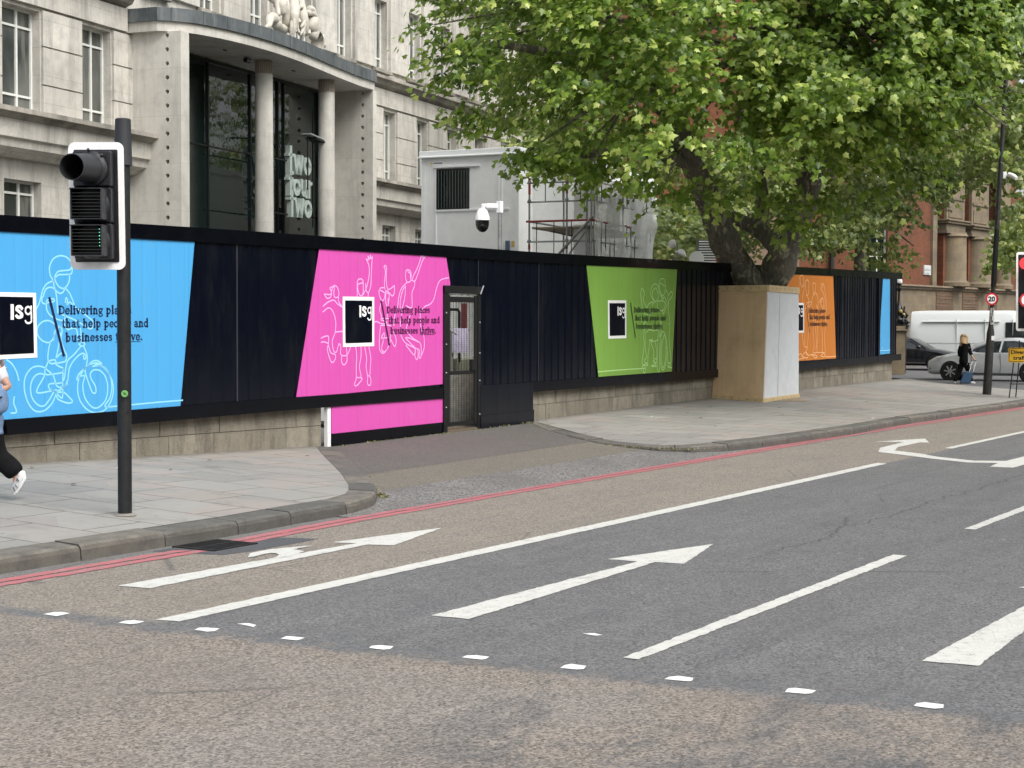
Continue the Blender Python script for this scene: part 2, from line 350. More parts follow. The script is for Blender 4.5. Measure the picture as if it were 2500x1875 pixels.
M_wall = wallblock_mat()
# ============================================================ ground, road, pavement
ROADZ = 0.
def sheet(name, poly, z, mat, parent=None):
    m = MB(); m.add([(x, y, z) for x, y in poly], [tuple(range(len(poly)))]); o = m.build(name, mat, parent)
    if o.data.polygons[0].normal.z < 0: o.data.flip_normals()
    return o
gm = flat('far ground', (.13, .13, .125), .9)
tag(sheet('ground', [(-400, -400), (900, -400), (900, 900), (-400, 900)], -.03, gm), kind='structure')
road = tag(sheet('road', [(-60, -9.), (260, -9.), (260, 9.9), (24, 10.6), (20.5, 13.6), (17, 13.6), (13.2, 10.4), (-60, 10.2)], 0., M_road), kind='structure')
tag(sheet('side_road', [(44, 9.9), (75, 9.9), (75, 90), (46, 90), (48, 40), (49.5, 17)], .006, M_side), kind='structure')
tag(sheet('far_pavement', [(-60, -16), (260, -16), (260, -9.), (-60, -9.)], .12, flat('far paving', (.33, .32, .3), .9)), kind='structure')
def jagged(poly, seg=.05, amp=.004):
    out = []
    for i in range(len(poly)):
        a = np.array(poly[i], float); b = np.array(poly[(i+1) % len(poly)], float); L = np.linalg.norm(b-a); k = max(1, int(L/seg))
        for j in range(k):
            q = a+(b-a)*j/k
            out.append(q if j == 0 else q+rng.normal(0, amp, 2))
    return out
def marking(name, polys, mat, z=.0045, seg=.05, amp=.004):
    m = MB()
    for poly in polys:
        q = jagged(poly, seg, amp); m.add([(a, b, z) for a, b in q], [tuple(range(len(q)))])
    bm = bmesh.new(); me = bpy.data.meshes.new(name); me.from_pydata(m.v, [], m.f); bm.from_mesh(me)
    bmesh.ops.triangulate(bm, faces=bm.faces, ngon_method='EAR_CLIP'); bmesh.ops.recalc_face_normals(bm, faces=bm.faces)
    for f in bm.faces:
        if f.normal.z < 0: f.normal_flip()
    bm.to_mesh(me); bm.free(); return link_mesh(name, me, mat, road)
marking('solid_white_line', [[(7.33, 6.93), (21.0, 6.96), (21.05, 7.11), (7.30, 7.10)]], M_white)
for x0, x1 in ((7.86, 12.62), (14.6, 19.3), (21.4, 26.), (28.2, 32.8), (35., 39.6)): marking('white_lane_dash', [[(x0, 4.0), (x1, 4.0), (x1, 4.12), (x0, 4.10)]], M_white)
marking('white_lane_dash', [[(24.2, 7.0), (30., 7.0), (30., 7.12), (24.2, 7.12)]], M_white)
marking('straight_arrow', [[(8.37, 5.46), (11.2, 5.56), (11.24, 5.33), (12.40, 5.61), (11.13, 5.95), (11.15, 5.69), (8.35, 5.73)]], M_white)
marking('straight_arrow', [[(8.71, 2.36), (11.6, 2.46), (11.64, 2.22), (12.8, 2.5), (11.5, 2.84), (11.55, 2.6), (8.67, 2.66)]], M_white)
marking('turn_arrow', [[(8.15, 7.98), (10.78, 8.04), (10.86, 7.83), (12.05, 8.15), (10.72, 8.38), (10.8, 8.17), (8.11, 8.25)]], M_white)
marking('turn_arrow_hook', [[tuple(onz(440+a/5.82, 1220+b/5.82)[:2]) for a, b in [(960, 832), (990, 775), (1100, 748), (1250, 720), (1500, 692), (1880, 662), (1605, 714), (1760, 742), (1640, 790), (1450, 830), (1330, 842), (1400, 800), (1370, 772), (1290, 766), (1170, 788), (1060, 818)]]], M_white, .0068, .03)
marking('curved_arrow', [[(21.3, 5.66), (21.34, 5.36), (26.4, 5.36), (26.4, 5.62), (22.35, 5.72), (22.15, 6.1), (22.55, 6.75), (22.95, 7.1), (23.3, 7.6), (24.0, 7.78), (25.16, 7.80), (25.2, 7.66), (26.1, 8.0), (24.95, 8.45), (25.1, 8.04), (23.7, 7.96), (22.9, 7.72), (22.55, 7.2), (22.2, 6.75), (21.8, 6.1), (21.95, 5.72)]], M_white)
GX0, GX1 = 9.74, 10.33
marking('red_line', [[(-4, 9.13), (9.74, 9.01), (9.76, 8.90), (-4, 9.02)], [(-4, 9.27), (9.62, 9.16), (9.72, 9.05), (-4, 9.15)]], M_red, seg=.07, amp=.006)
xs = [10.30, 12, 15, 20, 27, 38, 70, 120]; ya = [9.0, 9.12, 9.2, 9.22, 9.3, 9.1, 9.1, 9.1]
def strip(o0, o1): return [(x, y+o0) for x, y in zip(xs, ya)]+[(x, y+o1) for x, y in zip(xs, ya)][::-1]
marking('red_line', [strip(-.05, .06), strip(.085, .20)], M_red, seg=.07, amp=.006)
for x, y in [(7.05, 8.38), (7.11, 7.77), (7.16, 7.17), (7.23, 6.61), (7.3, 6.0), (7.36, 5.4), (7.43, 4.79), (7.5, 4.21), (7.55, 3.6), (7.61, 2.96), (7.67, 2.32), (7.73, 1.7), (7.79, 1.1)]:
    s_ = .055; q = [(x-s_-.0, y+s_), (x-s_*.9, y-s_), (x-s_*.2, y-s_*1.3), (x+s_, y-s_), (x+s_*.9, y+s_*.7), (x+s_*.3, y+s_*1.2)]
    marking('crossing_stud', [[(a+random.uniform(-.012, .012), b+random.uniform(-.012, .012)) for a, b in q]], M_stud, amp=.003)
marking('paint_fragment', [[(7.47, 6.58), (7.52, 6.53), (7.50, 6.45), (7.44, 6.42), (7.46, 6.5)]], M_stud)
marking('paint_fragment', [[(8.35, 4.63), (8.39, 4.57), (8.37, 4.5), (8.33, 4.53)]], M_stud)
sheet('asphalt_patch', [(9.5, 9.28), (9.66, 8.66), (10.0, 8.6), (10.85, 8.62), (10.72, 9.0), (10.3, 9.02), (10.3, 9.3)], .0022, M_patch, road)
# drain grate, let into the channel
g = MB(); gi = flat('cast iron', (.035, .033, .032), .6, .6, .4, 20)
gx0, gx1, gy0, gy1 = 9.78, 10.3, 8.86, 9.3
for a in range(12):
    x = gx0+.03+a*(gx1-gx0-.06)/11; g.bar((x, gy0, .006), (x, gy1, .006), .016, .012)
for y in (gy0, (gy0+gy1)/2, gy1): g.bar((gx0, y, .0065), (gx1, y, .0065), .02, .012)
for x in (gx0, gx1): g.bar((x, gy0-.01, .0062), (x, gy1+.01, .0062), .025, .012)
g.build('drain_grate', gi, road)
sheet('drain_pit', [(gx0, gy0), (gx1, gy0), (gx1, gy1), (gx0, gy1)], .0028, flat('drain black', (.008, .008, .008), .9), road)
# --- the wall line and the height of the pavement along it
BASE = [(-10, .34), (12.1, .29), (15.2, .2), (18, .13), (21, .15), (24, .2), (31, .29), (37, .32), (44, .34), (60, .34)]
def HY(x): return 13.9+.017*x
def base(x): return lerp_tab(x, BASE)
def ruled(name, front, back, mat, rows=7):      # ruled strip between two polylines of equal count, sag-free
    m = MB(); k = len(front); b = []
    for i in range(k):
        for j in range(rows):
            t = j/(rows-1); m.v.append(tuple(np.array(front[i])*(1-t)+np.array(back[i])*t))
    for i in range(k-1):
        for j in range(rows-1): a = i*rows+j; m.f.append((a, a+rows, a+rows+1, a+1)); m.m.append(0)
    return m.build(name, mat)
KZ = .125
KL = [(-12, 9.45), (0, 9.42), (8.0, 9.38), (9.3, 9.38), (10.8, 9.40), (11.7, 9.47), (12.48, 9.5), (13.05, 9.68), (13.45, 9.93), (13.9, 10.27), (15.0, 11.22), (16.58, 12.68), (18.1, 14.1)]
KR = [(23.9, 14.3), (23.3, 13.9), (22.6, 13.2), (21.8, 12.3), (21.2, 11.5), (20.9, 10.8), (20.85, 10.3), (21.05, 9.9), (21.6, 9.62), (22.4, 9.5), (24.0, 9.44), (26.5, 9.38), (30, 9.5), (38, 9.32), (43.5, 9.5), (45, 10.2), (45.8, 11.6), (46.8, 13.), (48.2, 15), (50, 17.5), (51, 30)]
KRZ = [.2, .17, .14, .12, .1, .1, .1, .11, .12, .125, .125, .125, .125, .125, .11, .09, .08, .08, .08, .08, .08]
KLZ = [.13]*9+[.125, .11, .11, .125]
def resample(P, step):
    P = [np.array(p, float) for p in P]; out = [P[0]]; 
    for a, b in zip(P[:-1], P[1:]):
        L = np.linalg.norm((b-a)[:2]); k = max(1, int(round(L/step)))
        out += [a+(b-a)*(j+1)/k for j in range(k)]
    return out
def kerb(name, line, zs, side, stone=.92):
    P = resample([(x, y, z) for (x, y), z in zip(line, zs)], .115); m = MB(); tints = []; back = []
    k = len(P); nrm = []
    for i in range(k):
        d = P[min(i+1, k-1)]-P[max(i-1, 0)]; d /= np.linalg.norm(d[:2]); nrm.append(np.array([-d[1], d[0], 0])*side)
    i = 0; W = .29
    while i < k-1:
        st = max(3, int(round(stone*random.uniform(.75, 1.25)/.115))); j = min(k-1, i+st); tn = random.choice([.05, .15, .3, .9, 1.]) if 8 < P[i][0] < 14 else random.uniform(.2, 1)
        dz = random.uniform(-.006, .006); seg = list(range(i, j+1)); b = len(m.v); gap = .012
        for s_ in seg:
            p = P[s_].copy(); d = P[min(s_+1, k-1)]-P[max(s_-1, 0)]; d /= np.linalg.norm(d)
            if s_ == i: p += d*gap/2
            if s_ == j: p -= d*gap/2
            if s_ in (i, j): e = .008
            else: e = 0.
            n_ = nrm[s_]; r_ = lambda: random.uniform(-.004, .004); z = p[2]+dz
            for off, zz in ((-.012, -.06), (-.01+e+r_(), z-.05), (0.+e+r_(), z-.018-e), (.022+e, z-e+r_()*.5), (W, z+.004), (W, -.06)):
                q = p+n_*off; m.v.append((q[0], q[1], zz))
        for a in range(len(seg)-1):
            for c_ in range(5):
                f = (b+a*6+c_, b+a*6+c_+1, b+(a+1)*6+c_+1, b+(a+1)*6+c_); m.f.append(f if side < 0 else f[::-1]); m.m.append(0); tints.append(tn)
        for a, fl in ((0, 1), (len(seg)-1, 0)):
            f = tuple(b+a*6+c_ for c_ in range(6)); m.f.append(f if fl else f[::-1]); m.m.append(0); tints.append(tn)
        i = j
    back = [P[s_]+nrm[s_]*(W-.005) for s_ in range(k)]
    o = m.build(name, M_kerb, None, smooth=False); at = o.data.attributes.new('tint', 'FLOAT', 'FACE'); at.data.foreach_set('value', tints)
    bm = bmesh.new(); bm.from_mesh(o.data); bmesh.ops.recalc_face_normals(bm, faces=bm.faces); bm.to_mesh(o.data); bm.free()
    tag(o, kind='structure'); return back
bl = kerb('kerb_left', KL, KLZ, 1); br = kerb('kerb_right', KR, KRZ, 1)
def pave(name, fr, wall_x):
    fr = [np.array(p) for p in fr]; k = len(fr); bk = []
    for i, p in enumerate(fr):
        x = wall_x(i, k, p); y = HY(x)+.06 if x < 46 else 15.2+(x-46)*.9
        bk.append((x, max(y, p[1]+.02), base(x)))
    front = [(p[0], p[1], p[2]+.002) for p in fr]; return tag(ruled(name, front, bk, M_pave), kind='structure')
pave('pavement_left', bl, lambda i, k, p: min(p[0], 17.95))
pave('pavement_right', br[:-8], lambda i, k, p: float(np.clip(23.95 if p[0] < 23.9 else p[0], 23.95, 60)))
# drive apron between the two kerbs: three bands of old asphalt
def band(name, P4, mat, nx=24, ny=8):     # P4: four corners with z (bilinear)
    m = MB(); A, B, C_, D = [np.array(p, float) for p in P4]
    for i in range(nx+1):
        for j in range(ny+1):
            s_, t = i/nx, j/ny; m.v.append(tuple((A*(1-s_)+B*s_)*(1-t)+(D*(1-s_)+C_*s_)*t))
    for i in range(nx):
        for j in range(ny): a = i*(ny+1)+j; m.f.append((a, a+ny+1, a+ny+2, a+1)); m.m.append(0)
    return tag(m.build(name, mat), kind='structure')
band('apron_edge', [(12.2, 9.3, .004), (23.2, 9.45, .004), (23.2, 10.62, .05), (12.2, 10.3, .03)], M_coarse)
band('apron_middle', [(13.0, 10.3, .032), (23., 10.62, .052), (23.6, 11.85, .085), (14.5, 11.35, .075)], M_apron2)
band('apron_back', [(14.5, 11.35, .077), (23.6, 11.85, .087), (24.2, 14.6, .19), (17.6, 14.6, .115)], M_apron)
# ============================================================ low stone wall
def block_wall(name, label, x0, x1, top, courses=2):
    root = thing(name, label, 'wall', (x0, HY(x0), base(x0))); m = MB(); tints = []
    c = MB(); n_ = max(2, int((x1-x0)/.8))
    for i in range(n_):      # recessed mortar core
        a, b = x0+(x1-x0)*i/n_, x0+(x1-x0)*(i+1)/n_
        P = [(a, HY(a)+.012, base(a)-.1), (b, HY(b)+.012, base(b)-.1), (b, HY(b)+.012, top(b)-.01), (a, HY(a)+.012, top(a)-.01)]
        c.prism([np.array(p) for p in P], (0, .4, 0))
    c.build('mortar', flat('mortar', (.11, .1, .085), .95), root)
    for k in range(courses):
        x = x0
        while x < x1-.02:
            w_ = random.uniform(.42, .95) if k else random.uniform(.5, 1.0); b = min(x1, x+w_)
            if x1-b < .25: b = x1
            f = lambda q, s: base(q)-.02+(top(q)-base(q)+.02)*s
            s0, s1 = (k/courses)*1.0, (k+1)/courses; g = .0045; sink = random.uniform(-.004, .005)
            P = [(x+g, f(x, s0)+g), (b-g, f(b, s0)+g), (b-g, f(b, s1)-g), (x+g, f(x, s1)-g)]
            pts = [np.array((q, HY(q)-.0+sink, z)) for q, z in P]
            m.prism(pts, (0, .42, 0)); tints += [random.random()]*6; x = b
    o = m.build('masonry', M_wall, root); at = o.data.attributes.new('tint', 'FLOAT', 'FACE'); at.data.foreach_set('value', tints)
    return root
block_wall('stone_wall', 'low weathered stone block wall under the blue graphic hoarding, behind the traffic light pole', -8, 17.93, lambda x: lerp_tab(x, [(-8, .56), (12, .66), (15, .71), (18, .73)]))
block_wall('stone_wall', 'low weathered stone block wall under the green and orange graphics, running behind the plywood tree box', 23.86, 44.6, lambda x: lerp_tab(x, [(23, .74), (31, .78), (37, .83), (45, .93)]))
# ============================================================ hoarding
HA = math.atan(.017); HOARD = Plane((0, 13.9), HA)
ZB = [(-8, .52), (12.1, .635), (15.2, .68), (18, .71), (24, .725), (31, .76), (37, .82), (45, .92)]
ZT = [(-8, 2.9), (12.1, 3.03), (15.3, 3.07), (18, 3.09), (24, 3.11), (31, 3.2), (37, 3.29), (45, 3.39)]
def zb(x): return lerp_tab(x, ZB)
def zt(x): return lerp_tab(x, ZT)
def navy():
    n = NT('navy hoarding sheet'); p = n.pos(); st_ = n.noise(n.mapping(p, (1.6, 1.6, .12)), 2.2, 3, .5); dust = n.noise(n.mapping(p, (1, 1, .35)), 3, 6, .75); x = n.sep(p)[0]
    seam = n.math('PINGPONG', x, 1.0); seam = n.ramp(seam, .010, .004)
    c = n.mix(n.ramp(dust, .5, .75, 0, .5), (.0022, .0034, .008), (.009, .010, .012)); c = n.mix(n.math('MULTIPLY', seam, .8), c, (.05, .055, .065)); n.bump(st_, .25, .03); return n.out(c, n.ramp(dust, .3, .7, .08, .24), 0, .36)
M_navy = navy()
M_rail = flat('black hoarding rail', (.0025, .003, .005), .14, 0, .1, 3, spec=.22)
root = thing('hoarding', 'long black corrugated site hoarding with blue, pink, green and orange graphic panels', 'hoarding', (-8, 13.8, .5))
OFF = .10      # hoarding stands this far in front of the wall line
def hp(x, o, z): return (x, HY(x)-o, z)
def corrugated(name, x0, x1, lo, hi, pitch=.25, depth=.016):
    m = MB(); x = x0; prof = []
    while x < x1:
        for dx, d in ((0, 0), (pitch*.62, 0), (pitch*.68, -depth), (pitch*.94, -depth)):
            if x+dx < x1: prof.append((x+dx, d+random.uniform(-.0015, .0015)))
        x += pitch
    prof.append((x1, 0))
    for xx, d in prof: m.v.append(hp(xx, OFF+d, lo(xx))); m.v.append(hp(xx, OFF+d, hi(xx)))
    for i in range(len(prof)-1): a = 2*i; m.f.append((a, a+2, a+3, a+1)); m.m.append(0)
    k = len(m.v); fs = list(m.f); vs = [(a, b+.004, c) for a, b, c in m.v]; m.v += vs; m.f += [tuple(i+k for i in f)[::-1] for f in fs]; m.m += [0]*len(fs)
    return m.build(name, M_navy, root)
def rail(name, x0, x1, lo, hi, o0, o1, step=2.4, mat=None, par=None, gap=.004):
    m = MB(); n_ = max(1, int(round((x1-x0)/step)))
    for i in range(n_):
        a, b = x0+(x1-x0)*i/n_+gap/2, x0+(x1-x0)*(i+1)/n_-gap/2
        m.prism([np.array(hp(a, o0, lo(a))), np.array(hp(b, o0, lo(b))), np.array(hp(b, o0, hi(b))), np.array(hp(a, o0, hi(a)))], np.array([0, -(o1-o0), 0]))
    return m.build(name, mat or M_rail, par or root)
GX = (21.02, 21.93)        # the gate opening
corrugated('corrugated_sheet', -8, GX[0]-.06, zb, zt)
corrugated('corrugated_sheet', GX[1]+.06, 33.0, zb, zt); corrugated('corrugated_sheet', 33.0, 44.6, zb, zt, .2, .022)
corrugated('corrugated_sheet', GX[0]-.05, GX[1]+.06, lambda x: 2.47, zt)
rail('top_rail', -8, 45.05, lambda x: zt(x)-.17, lambda x: zt(x)+.012, OFF-.0, OFF+.03)
rail('bottom_rail', -8, GX[0]-.08, lambda x: zb(x)-.02, lambda x: zb(x)+.155, OFF-.02, OFF+.034)
rail('bottom_rail', GX[1]+1.62, 45.05, lambda x: zb(x)-.02, lambda x: zb(x)+.155, OFF-.02, OFF+.034)
m = MB(); m.box(-8, 44.9, 0, 0, 0, 0)
m = MB()
for a, b in ((-8, GX[0]-.1), (GX[1]+.1, 44.6)):
    m.prism([np.array(hp(a, OFF-.05, zb(a))), np.array(hp(b, OFF-.05, zb(b))), np.array(hp(b, OFF-.05, zt(b)-.02)), np.array(hp(a, OFF-.05, zt(a)-.02))], (0, .02, 0))
m.build('plywood_backing', flat('hoarding ply', (.28, .2, .12), .8), root)
# returns at the far end
m = MB(); m.prism([np.array(hp(44.62, .1, zb(44.6))), np.array(hp(44.62, -2.6, zb(44.6))), np.array(hp(44.62, -2.6, zt(44.6))), np.array(hp(44.62, .1, zt(44.6)))], (.03, 0, 0)); m.build('end_panel', M_rail, root)
# pink infill below the rail left of the gate; black infill right of it
XI0 = 18.02
M_pink = lambda: None
def vinyl(name, col):
    n = NT(name); p = n.pos(); x = n.sep(p)[0]
    rib = n.ramp(n.math('ABSOLUTE', n.math('SINE', n.math('MULTIPLY', x, 12.57))), .0, .5); big = n.noise(n.mapping(p, (1.5, 1, .2)), 1.5, 4, .6)
    c = n.mix(n.ramp(big, .35, .7, 0, .25), col, tuple(q*.86 for q in col)); seam = n.ramp(n.math('PINGPONG', n.math('ADD', x, .55), .6), .006, .002); c = n.mix(n.math('MULTIPLY', seam, .35), c, tuple(q*.35 for q in col)); gr = n.ramp(n.noise(n.mapping(p, (1, 1, .5)), 6, 6, .8), .55, .8, 0, .22); c = n.mix(gr, c, (.25, .25, .24)); n.bump(n.math('ADD', n.math('MULTIPLY', rib, .7), n.math('MULTIPLY', big, 2.5)), .4, .014)
    return n.out(c, .26, 0, .4)
V_blue = vinyl('blue vinyl', (.072, .345, .66)); V_pink = vinyl('pink vinyl', (.62, .085, .39)); V_green = vinyl('green vinyl', (.195, .37, .065)); V_orange = vinyl('orange vinyl', (.60, .20, .03))
L_blue = flat('pale blue line', (.26, .62, .85), .4, 0, .03); L_pink = flat('pale pink line', (.84, .42, .76), .4, 0, .03); L_green = flat('pale green line', (.40, .66, .26), .4, 0, .03); L_orange = flat('pale orange line', (.84, .48, .24), .4, 0, .03)
INK = flat('navy ink', (.008, .012, .055), .35, 0, .05); INKP = flat('plum ink', (.055, .006, .045), .35, 0, .05); INKG = flat('dark green ink', (.012, .035, .012), .35, 0, .05); INKO = flat('dark brown ink', (.10, .035, .012), .35, 0, .05); WHITE = flat('white vinyl', (.82, .82, .82), .4, 0, .03)
# art helpers: everything lies in the plane of the hoarding; a = distance along X, z = height
def A(u, v, off=OFF+.01):
    p = onplane(u, v, np.array([0, 13.9-off, 0]), HOARD.d); return (float(p[0]), float(p[2]))
def plate(name, poly, mat, par, o0=.006, o1=.012):
    m = MB(); m.prism([np.array(hp(x, OFF+o0, z)) for x, z in poly], (0, -(o1-o0), 0)); return m.build(name, mat, par)
def crom(P, k=6):
    P = [np.array(p, float) for p in P]; out = []
    for i in range(len(P)-1):
        p0, p1, p2, p3 = P[max(i-1, 0)], P[i], P[i+1], P[min(i+2, len(P)-1)]
        for j in range(k):
            t = j/k; out.append(.5*((2*p1)+(-p0+p2)*t+(2*p0-5*p1+4*p2-p3)*t*t+(-p0+3*p1-3*p2+p3)*t**3))
    return out+[P[-1]]
def ribbon(m, P, w, off, smooth=True, T=None):   # flat ribbon in the hoarding plane
    P = crom(P) if smooth and len(P) > 2 else [np.array(p, float) for p in P]
    P = [p for i, p in enumerate(P) if i == 0 or np.linalg.norm(p-P[i-1]) > 1e-4]
    if len(P) < 2: return
    b = len(m.v); k = len(P); T = T or (lambda a, o, z: hp(a, o, z))
    for i in range(k):
        d = P[min(i+1, k-1)]-P[max(i-1, 0)]; d /= (np.linalg.norm(d)+1e-9); n_ = np.array([-d[1], d[0]])*w/2
        e = d*(w*.3)*(-1 if i == 0 else 1 if i == k-1 else 0)
        for q in (P[i]+n_+e, P[i]-n_+e): m.v.append(T(q[0], off, q[1]))
    for i in range(k-1): m.f.append((b+2*i, b+2*i+1, b+2*i+3, b+2*i+2)); m.m.append(0)
def drawing(par, mat, lines, org, sc, w=.014, off=OFF+.0135):
    m = MB()
    for L in lines: ribbon(m, [A(org[0]+x/sc, org[1]+y/sc) for x, y in L], w, off)
    m.build('line_drawing', mat, par)
# ------- stroke lettering. units: x-height = 1
def arc(cx, cy, rx, ry, a0, a1, k=10): return [(cx+rx*math.cos(R(a0+(a1-a0)*i/k)), cy+ry*math.sin(R(a0+(a1-a0)*i/k))) for i in range(k+1)]
TK, TN = .20, .10     # thick, thin
def sf(x, y, w=.2): return ([(x-w, y), (x+w, y)], .09)
def slab():
    B = .045; X = 1-B; G = {}
    st = lambda x, a, b: ([(x, a), (x, b)], TK)
    hs_ = lambda x, y: ([(x-.2, y), (x, y)], .09)
    G['D'] = (1.12, [st(.25, 0, 1.4), ([(.1, B), (.5, B)]+arc(.5, .7, .48, .655, -90, 90)+[(.1, 1.36)], .13)])
    G['i'] = (.52, [st(.27, 0, 1), sf(.27, B), hs_(.27, X), ([(.17, 1.36), (.37, 1.36)], .2)])
    G['l'] = (.52, [st(.27, 0, 1.5), sf(.27, B), hs_(.27, 1.46)])
    G['n'] = (1.0, [st(.27, 0, 1), hs_(.27, X), sf(.27, B), ([(.3, .72)]+arc(.5, .68, .22, .26, 150, 0)+[(.72, 0)], .17), sf(.74, B)])
    G['h'] = (1.0, [st(.27, 0, 1.5), hs_(.27, 1.46), sf(.27, B), ([(.3, .72)]+arc(.5, .68, .22, .26, 150, 0)+[(.72, 0)], .17), sf(.74, B)])
    G['r'] = (.74, [st(.27, 0, 1), hs_(.27, X), sf(.27, B), ([(.3, .65)]+arc(.52, .68, .2, .25, 160, 70), .14), ([(.62, .82), (.66, .92)], .16)])
    G['e'] = (.86, [(arc(.45, .5, .32, .44, 8, 322, 14), .15), ([(.16, .52), (.76, .52)], .09)])
    G['c'] = (.8, [(arc(.45, .5, .32, .44, 48, 318, 14), .15), ([(.66, .8), (.68, .88)], .17)])
    G['o'] = (.94, [(arc(.47, .5, .34, .43, 0, 360, 16), .16)])
    G['v'] = (.88, [([(.17, .98), (.45, .06)], .18), ([(.74, .98), (.45, .06)], .1), sf(.17, X, .17), sf(.74, X, .15)])
    G['g'] = (.9, [(arc(.42, .64, .26, .30, 0, 360, 14), .14), ([(.24, .36), (.2, .22), (.34, .12), (.62, .08)]+arc(.45, -.2, .33, .22, 50, -230, 14), .1), ([(.62, .86), (.82, .94)], .11)])
    G['p'] = (1.0, [st(.27, -.45, 1), hs_(.27, X), sf(.27, -.42), (arc(.5, .5, .3, .43, 140, -140, 12), .15)])
    G['b'] = (1.0, [st(.27, 0, 1.5), hs_(.27, 1.46), (arc(.5, .5, .3, .43, 140, -140, 12), .15)])
    G['d'] = (1.0, [st(.72, 0, 1.5), hs_(.72, 1.46), (arc(.45, .5, .3, .43, 40, 320, 12), .15), ([(.72, B), (.92, B)], .09)])
    G['a'] = (.9, [([(.17, .78)]+arc(.42, .68, .24, .26, 140, 0)+[(.66, .1), (.86, B)], .15), (arc(.42, .28, .25, .23, 70, 340, 10), .13)])
    G['s'] = (.76, [([(.6, .8)]+arc(.38, .73, .2, .2, 40, 210)+[(.44, .5)]+arc(.4, .26, .21, .2, 60, -150), .14)])
    G['t'] = (.64, [([(.3, 1.28), (.3, .25)]+arc(.46, .22, .16, .16, 180, 320), .16), ([(.08, X), (.58, X)], .09)])
    G['u'] = (1.0, [([(.27, 1), (.27, .32)]+arc(.47, .3, .2, .24, 180, 330), .17), st(.72, 0, 1), hs_(.27, X), hs_(.72, X), ([(.72, B), (.92, B)], .09)])
    G['.'] = (.42, [([(.12, .1), (.3, .1)], .2)]); G[' '] = (.5, [])
    return G
SLAB = slab()
def text_strokes(m, G, txt, x0, z0, sx, sz, slope, off, T=None, wk=1.):
    x = 0
    for ch in txt:
        adv, st = G[ch]
        for pts, wd in st:
            P = [(x0+(x+a)*sx, z0+b*sz+slope*(x+a)*sx) for a, b in pts]
            vert = abs(pts[0][0]-pts[-1][0]) < .02 and len(pts) == 2
            ribbon(m, P, wd*(sx if vert else (sx+sz)/2 if len(pts) > 2 else sz if abs(pts[0][1]-pts[-1][1]) < .02 else sx)*wk, off, smooth=len(pts) > 2, T=T)
        x += adv
    return x
def adv(G, t): return sum(G[c][0] for c in t)
def slogan(par, ink, org, sc, L, slash, wk=1.):     # L: (text, (u0,v0), (u1,v1)) baselines in zoom pixels; slash: two points
    m = MB(); u_ = None
    for txt, a, b in L:
        p0, p1 = A(org[0]+a[0]/sc, org[1]+a[1]/sc), A(org[0]+b[0]/sc, org[1]+b[1]/sc)
        sx = (p1[0]-p0[0])/adv(SLAB, txt); sl_ = (p1[1]-p0[1])/(p1[0]-p0[0]); sz = .0655
        text_strokes(m, SLAB, txt, p0[0], p0[1], sx, sz, sl_, OFF+.016, wk=wk)
        if 'thrive' in txt:
            k = adv(SLAB, txt.split('thrive')[0])*sx; e = adv(SLAB, 'businesses thrive')*sx
            ribbon(m, [(p0[0]+k, p0[1]-.28*sz+sl_*k), (p0[0]+e, p0[1]-.28*sz+sl_*e)], .09*sz, OFF+.016, False)
    m.build('slogan', ink, par)
    s_ = MB(); ribbon(s_, [A(org[0]+x/sc, org[1]+y/sc) for x, y in slash], .035, OFF+.0165, False); s_.build('slash', ink, par)
ISG = {'i': (.42, [([(.21, 0), (.21, 1.02)], .27)]),
       's': (.78, [([(.63, .76)]+arc(.38, .76, .22, .17, 20, 200)+[(.42, .52)]+arc(.38, .27, .25, .18, 60, -165), .235)]),
       'g': (.82, [(arc(.38, .62, .24, .29, 0, 360, 16), .14), ([(.64, .96), (.66, .3), (.66, -.1)]+arc(.40, -.14, .27, .24, 0, -170, 10), .14)])}
def logo(par, org, sc, Q, x0, x1, ybase, marks=None):        # Q: outer corners TL TR BR BL
    P = [A(org[0]+x/sc, org[1]+y/sc) for x, y in Q]; c = np.mean(P, 0)
    fr = plate('logo_border', P, WHITE, par, .0122, .0165)
    wx = abs(P[1][0]-P[0][0]); fx = 1-.16*(.9/wx) if wx > .3 else .8; hz = abs(P[0][1]-P[3][1]); bw = min(.055, wx*.07)
    I = [(P[0][0]+bw, P[0][1]-bw), (P[1][0]-bw, P[1][1]-bw), (P[2][0]-bw, P[2][1]+bw), (P[3][0]+bw, P[3][1]+bw)]
    q = plate('logo_square', I, M_navy, fr, .0175, .019)
    m = MB(); a, b = A(org[0]+x0/sc, org[1]+ybase[0]/sc), A(org[0]+x1/sc, org[1]+ybase[1]/sc); s_ = (b[0]-a[0])/adv(ISG, 'isg')
    text_strokes(m, ISG, 'isg', a[0], a[1], s_, .142, (b[1]-a[1])/(b[0]-a[0]), OFF+.021); m.build('logo_letters', WHITE, fr)
Z3 = (0, 600); S3 = 3.771
bp = plate('graphic_panel', [(-3, zb(-3)+.15), A(440, 996), A(475, 586), (-3, zt(-3)-.17)], V_blue, root); tag(bp, 'blue graphic panel with cyclist drawing')
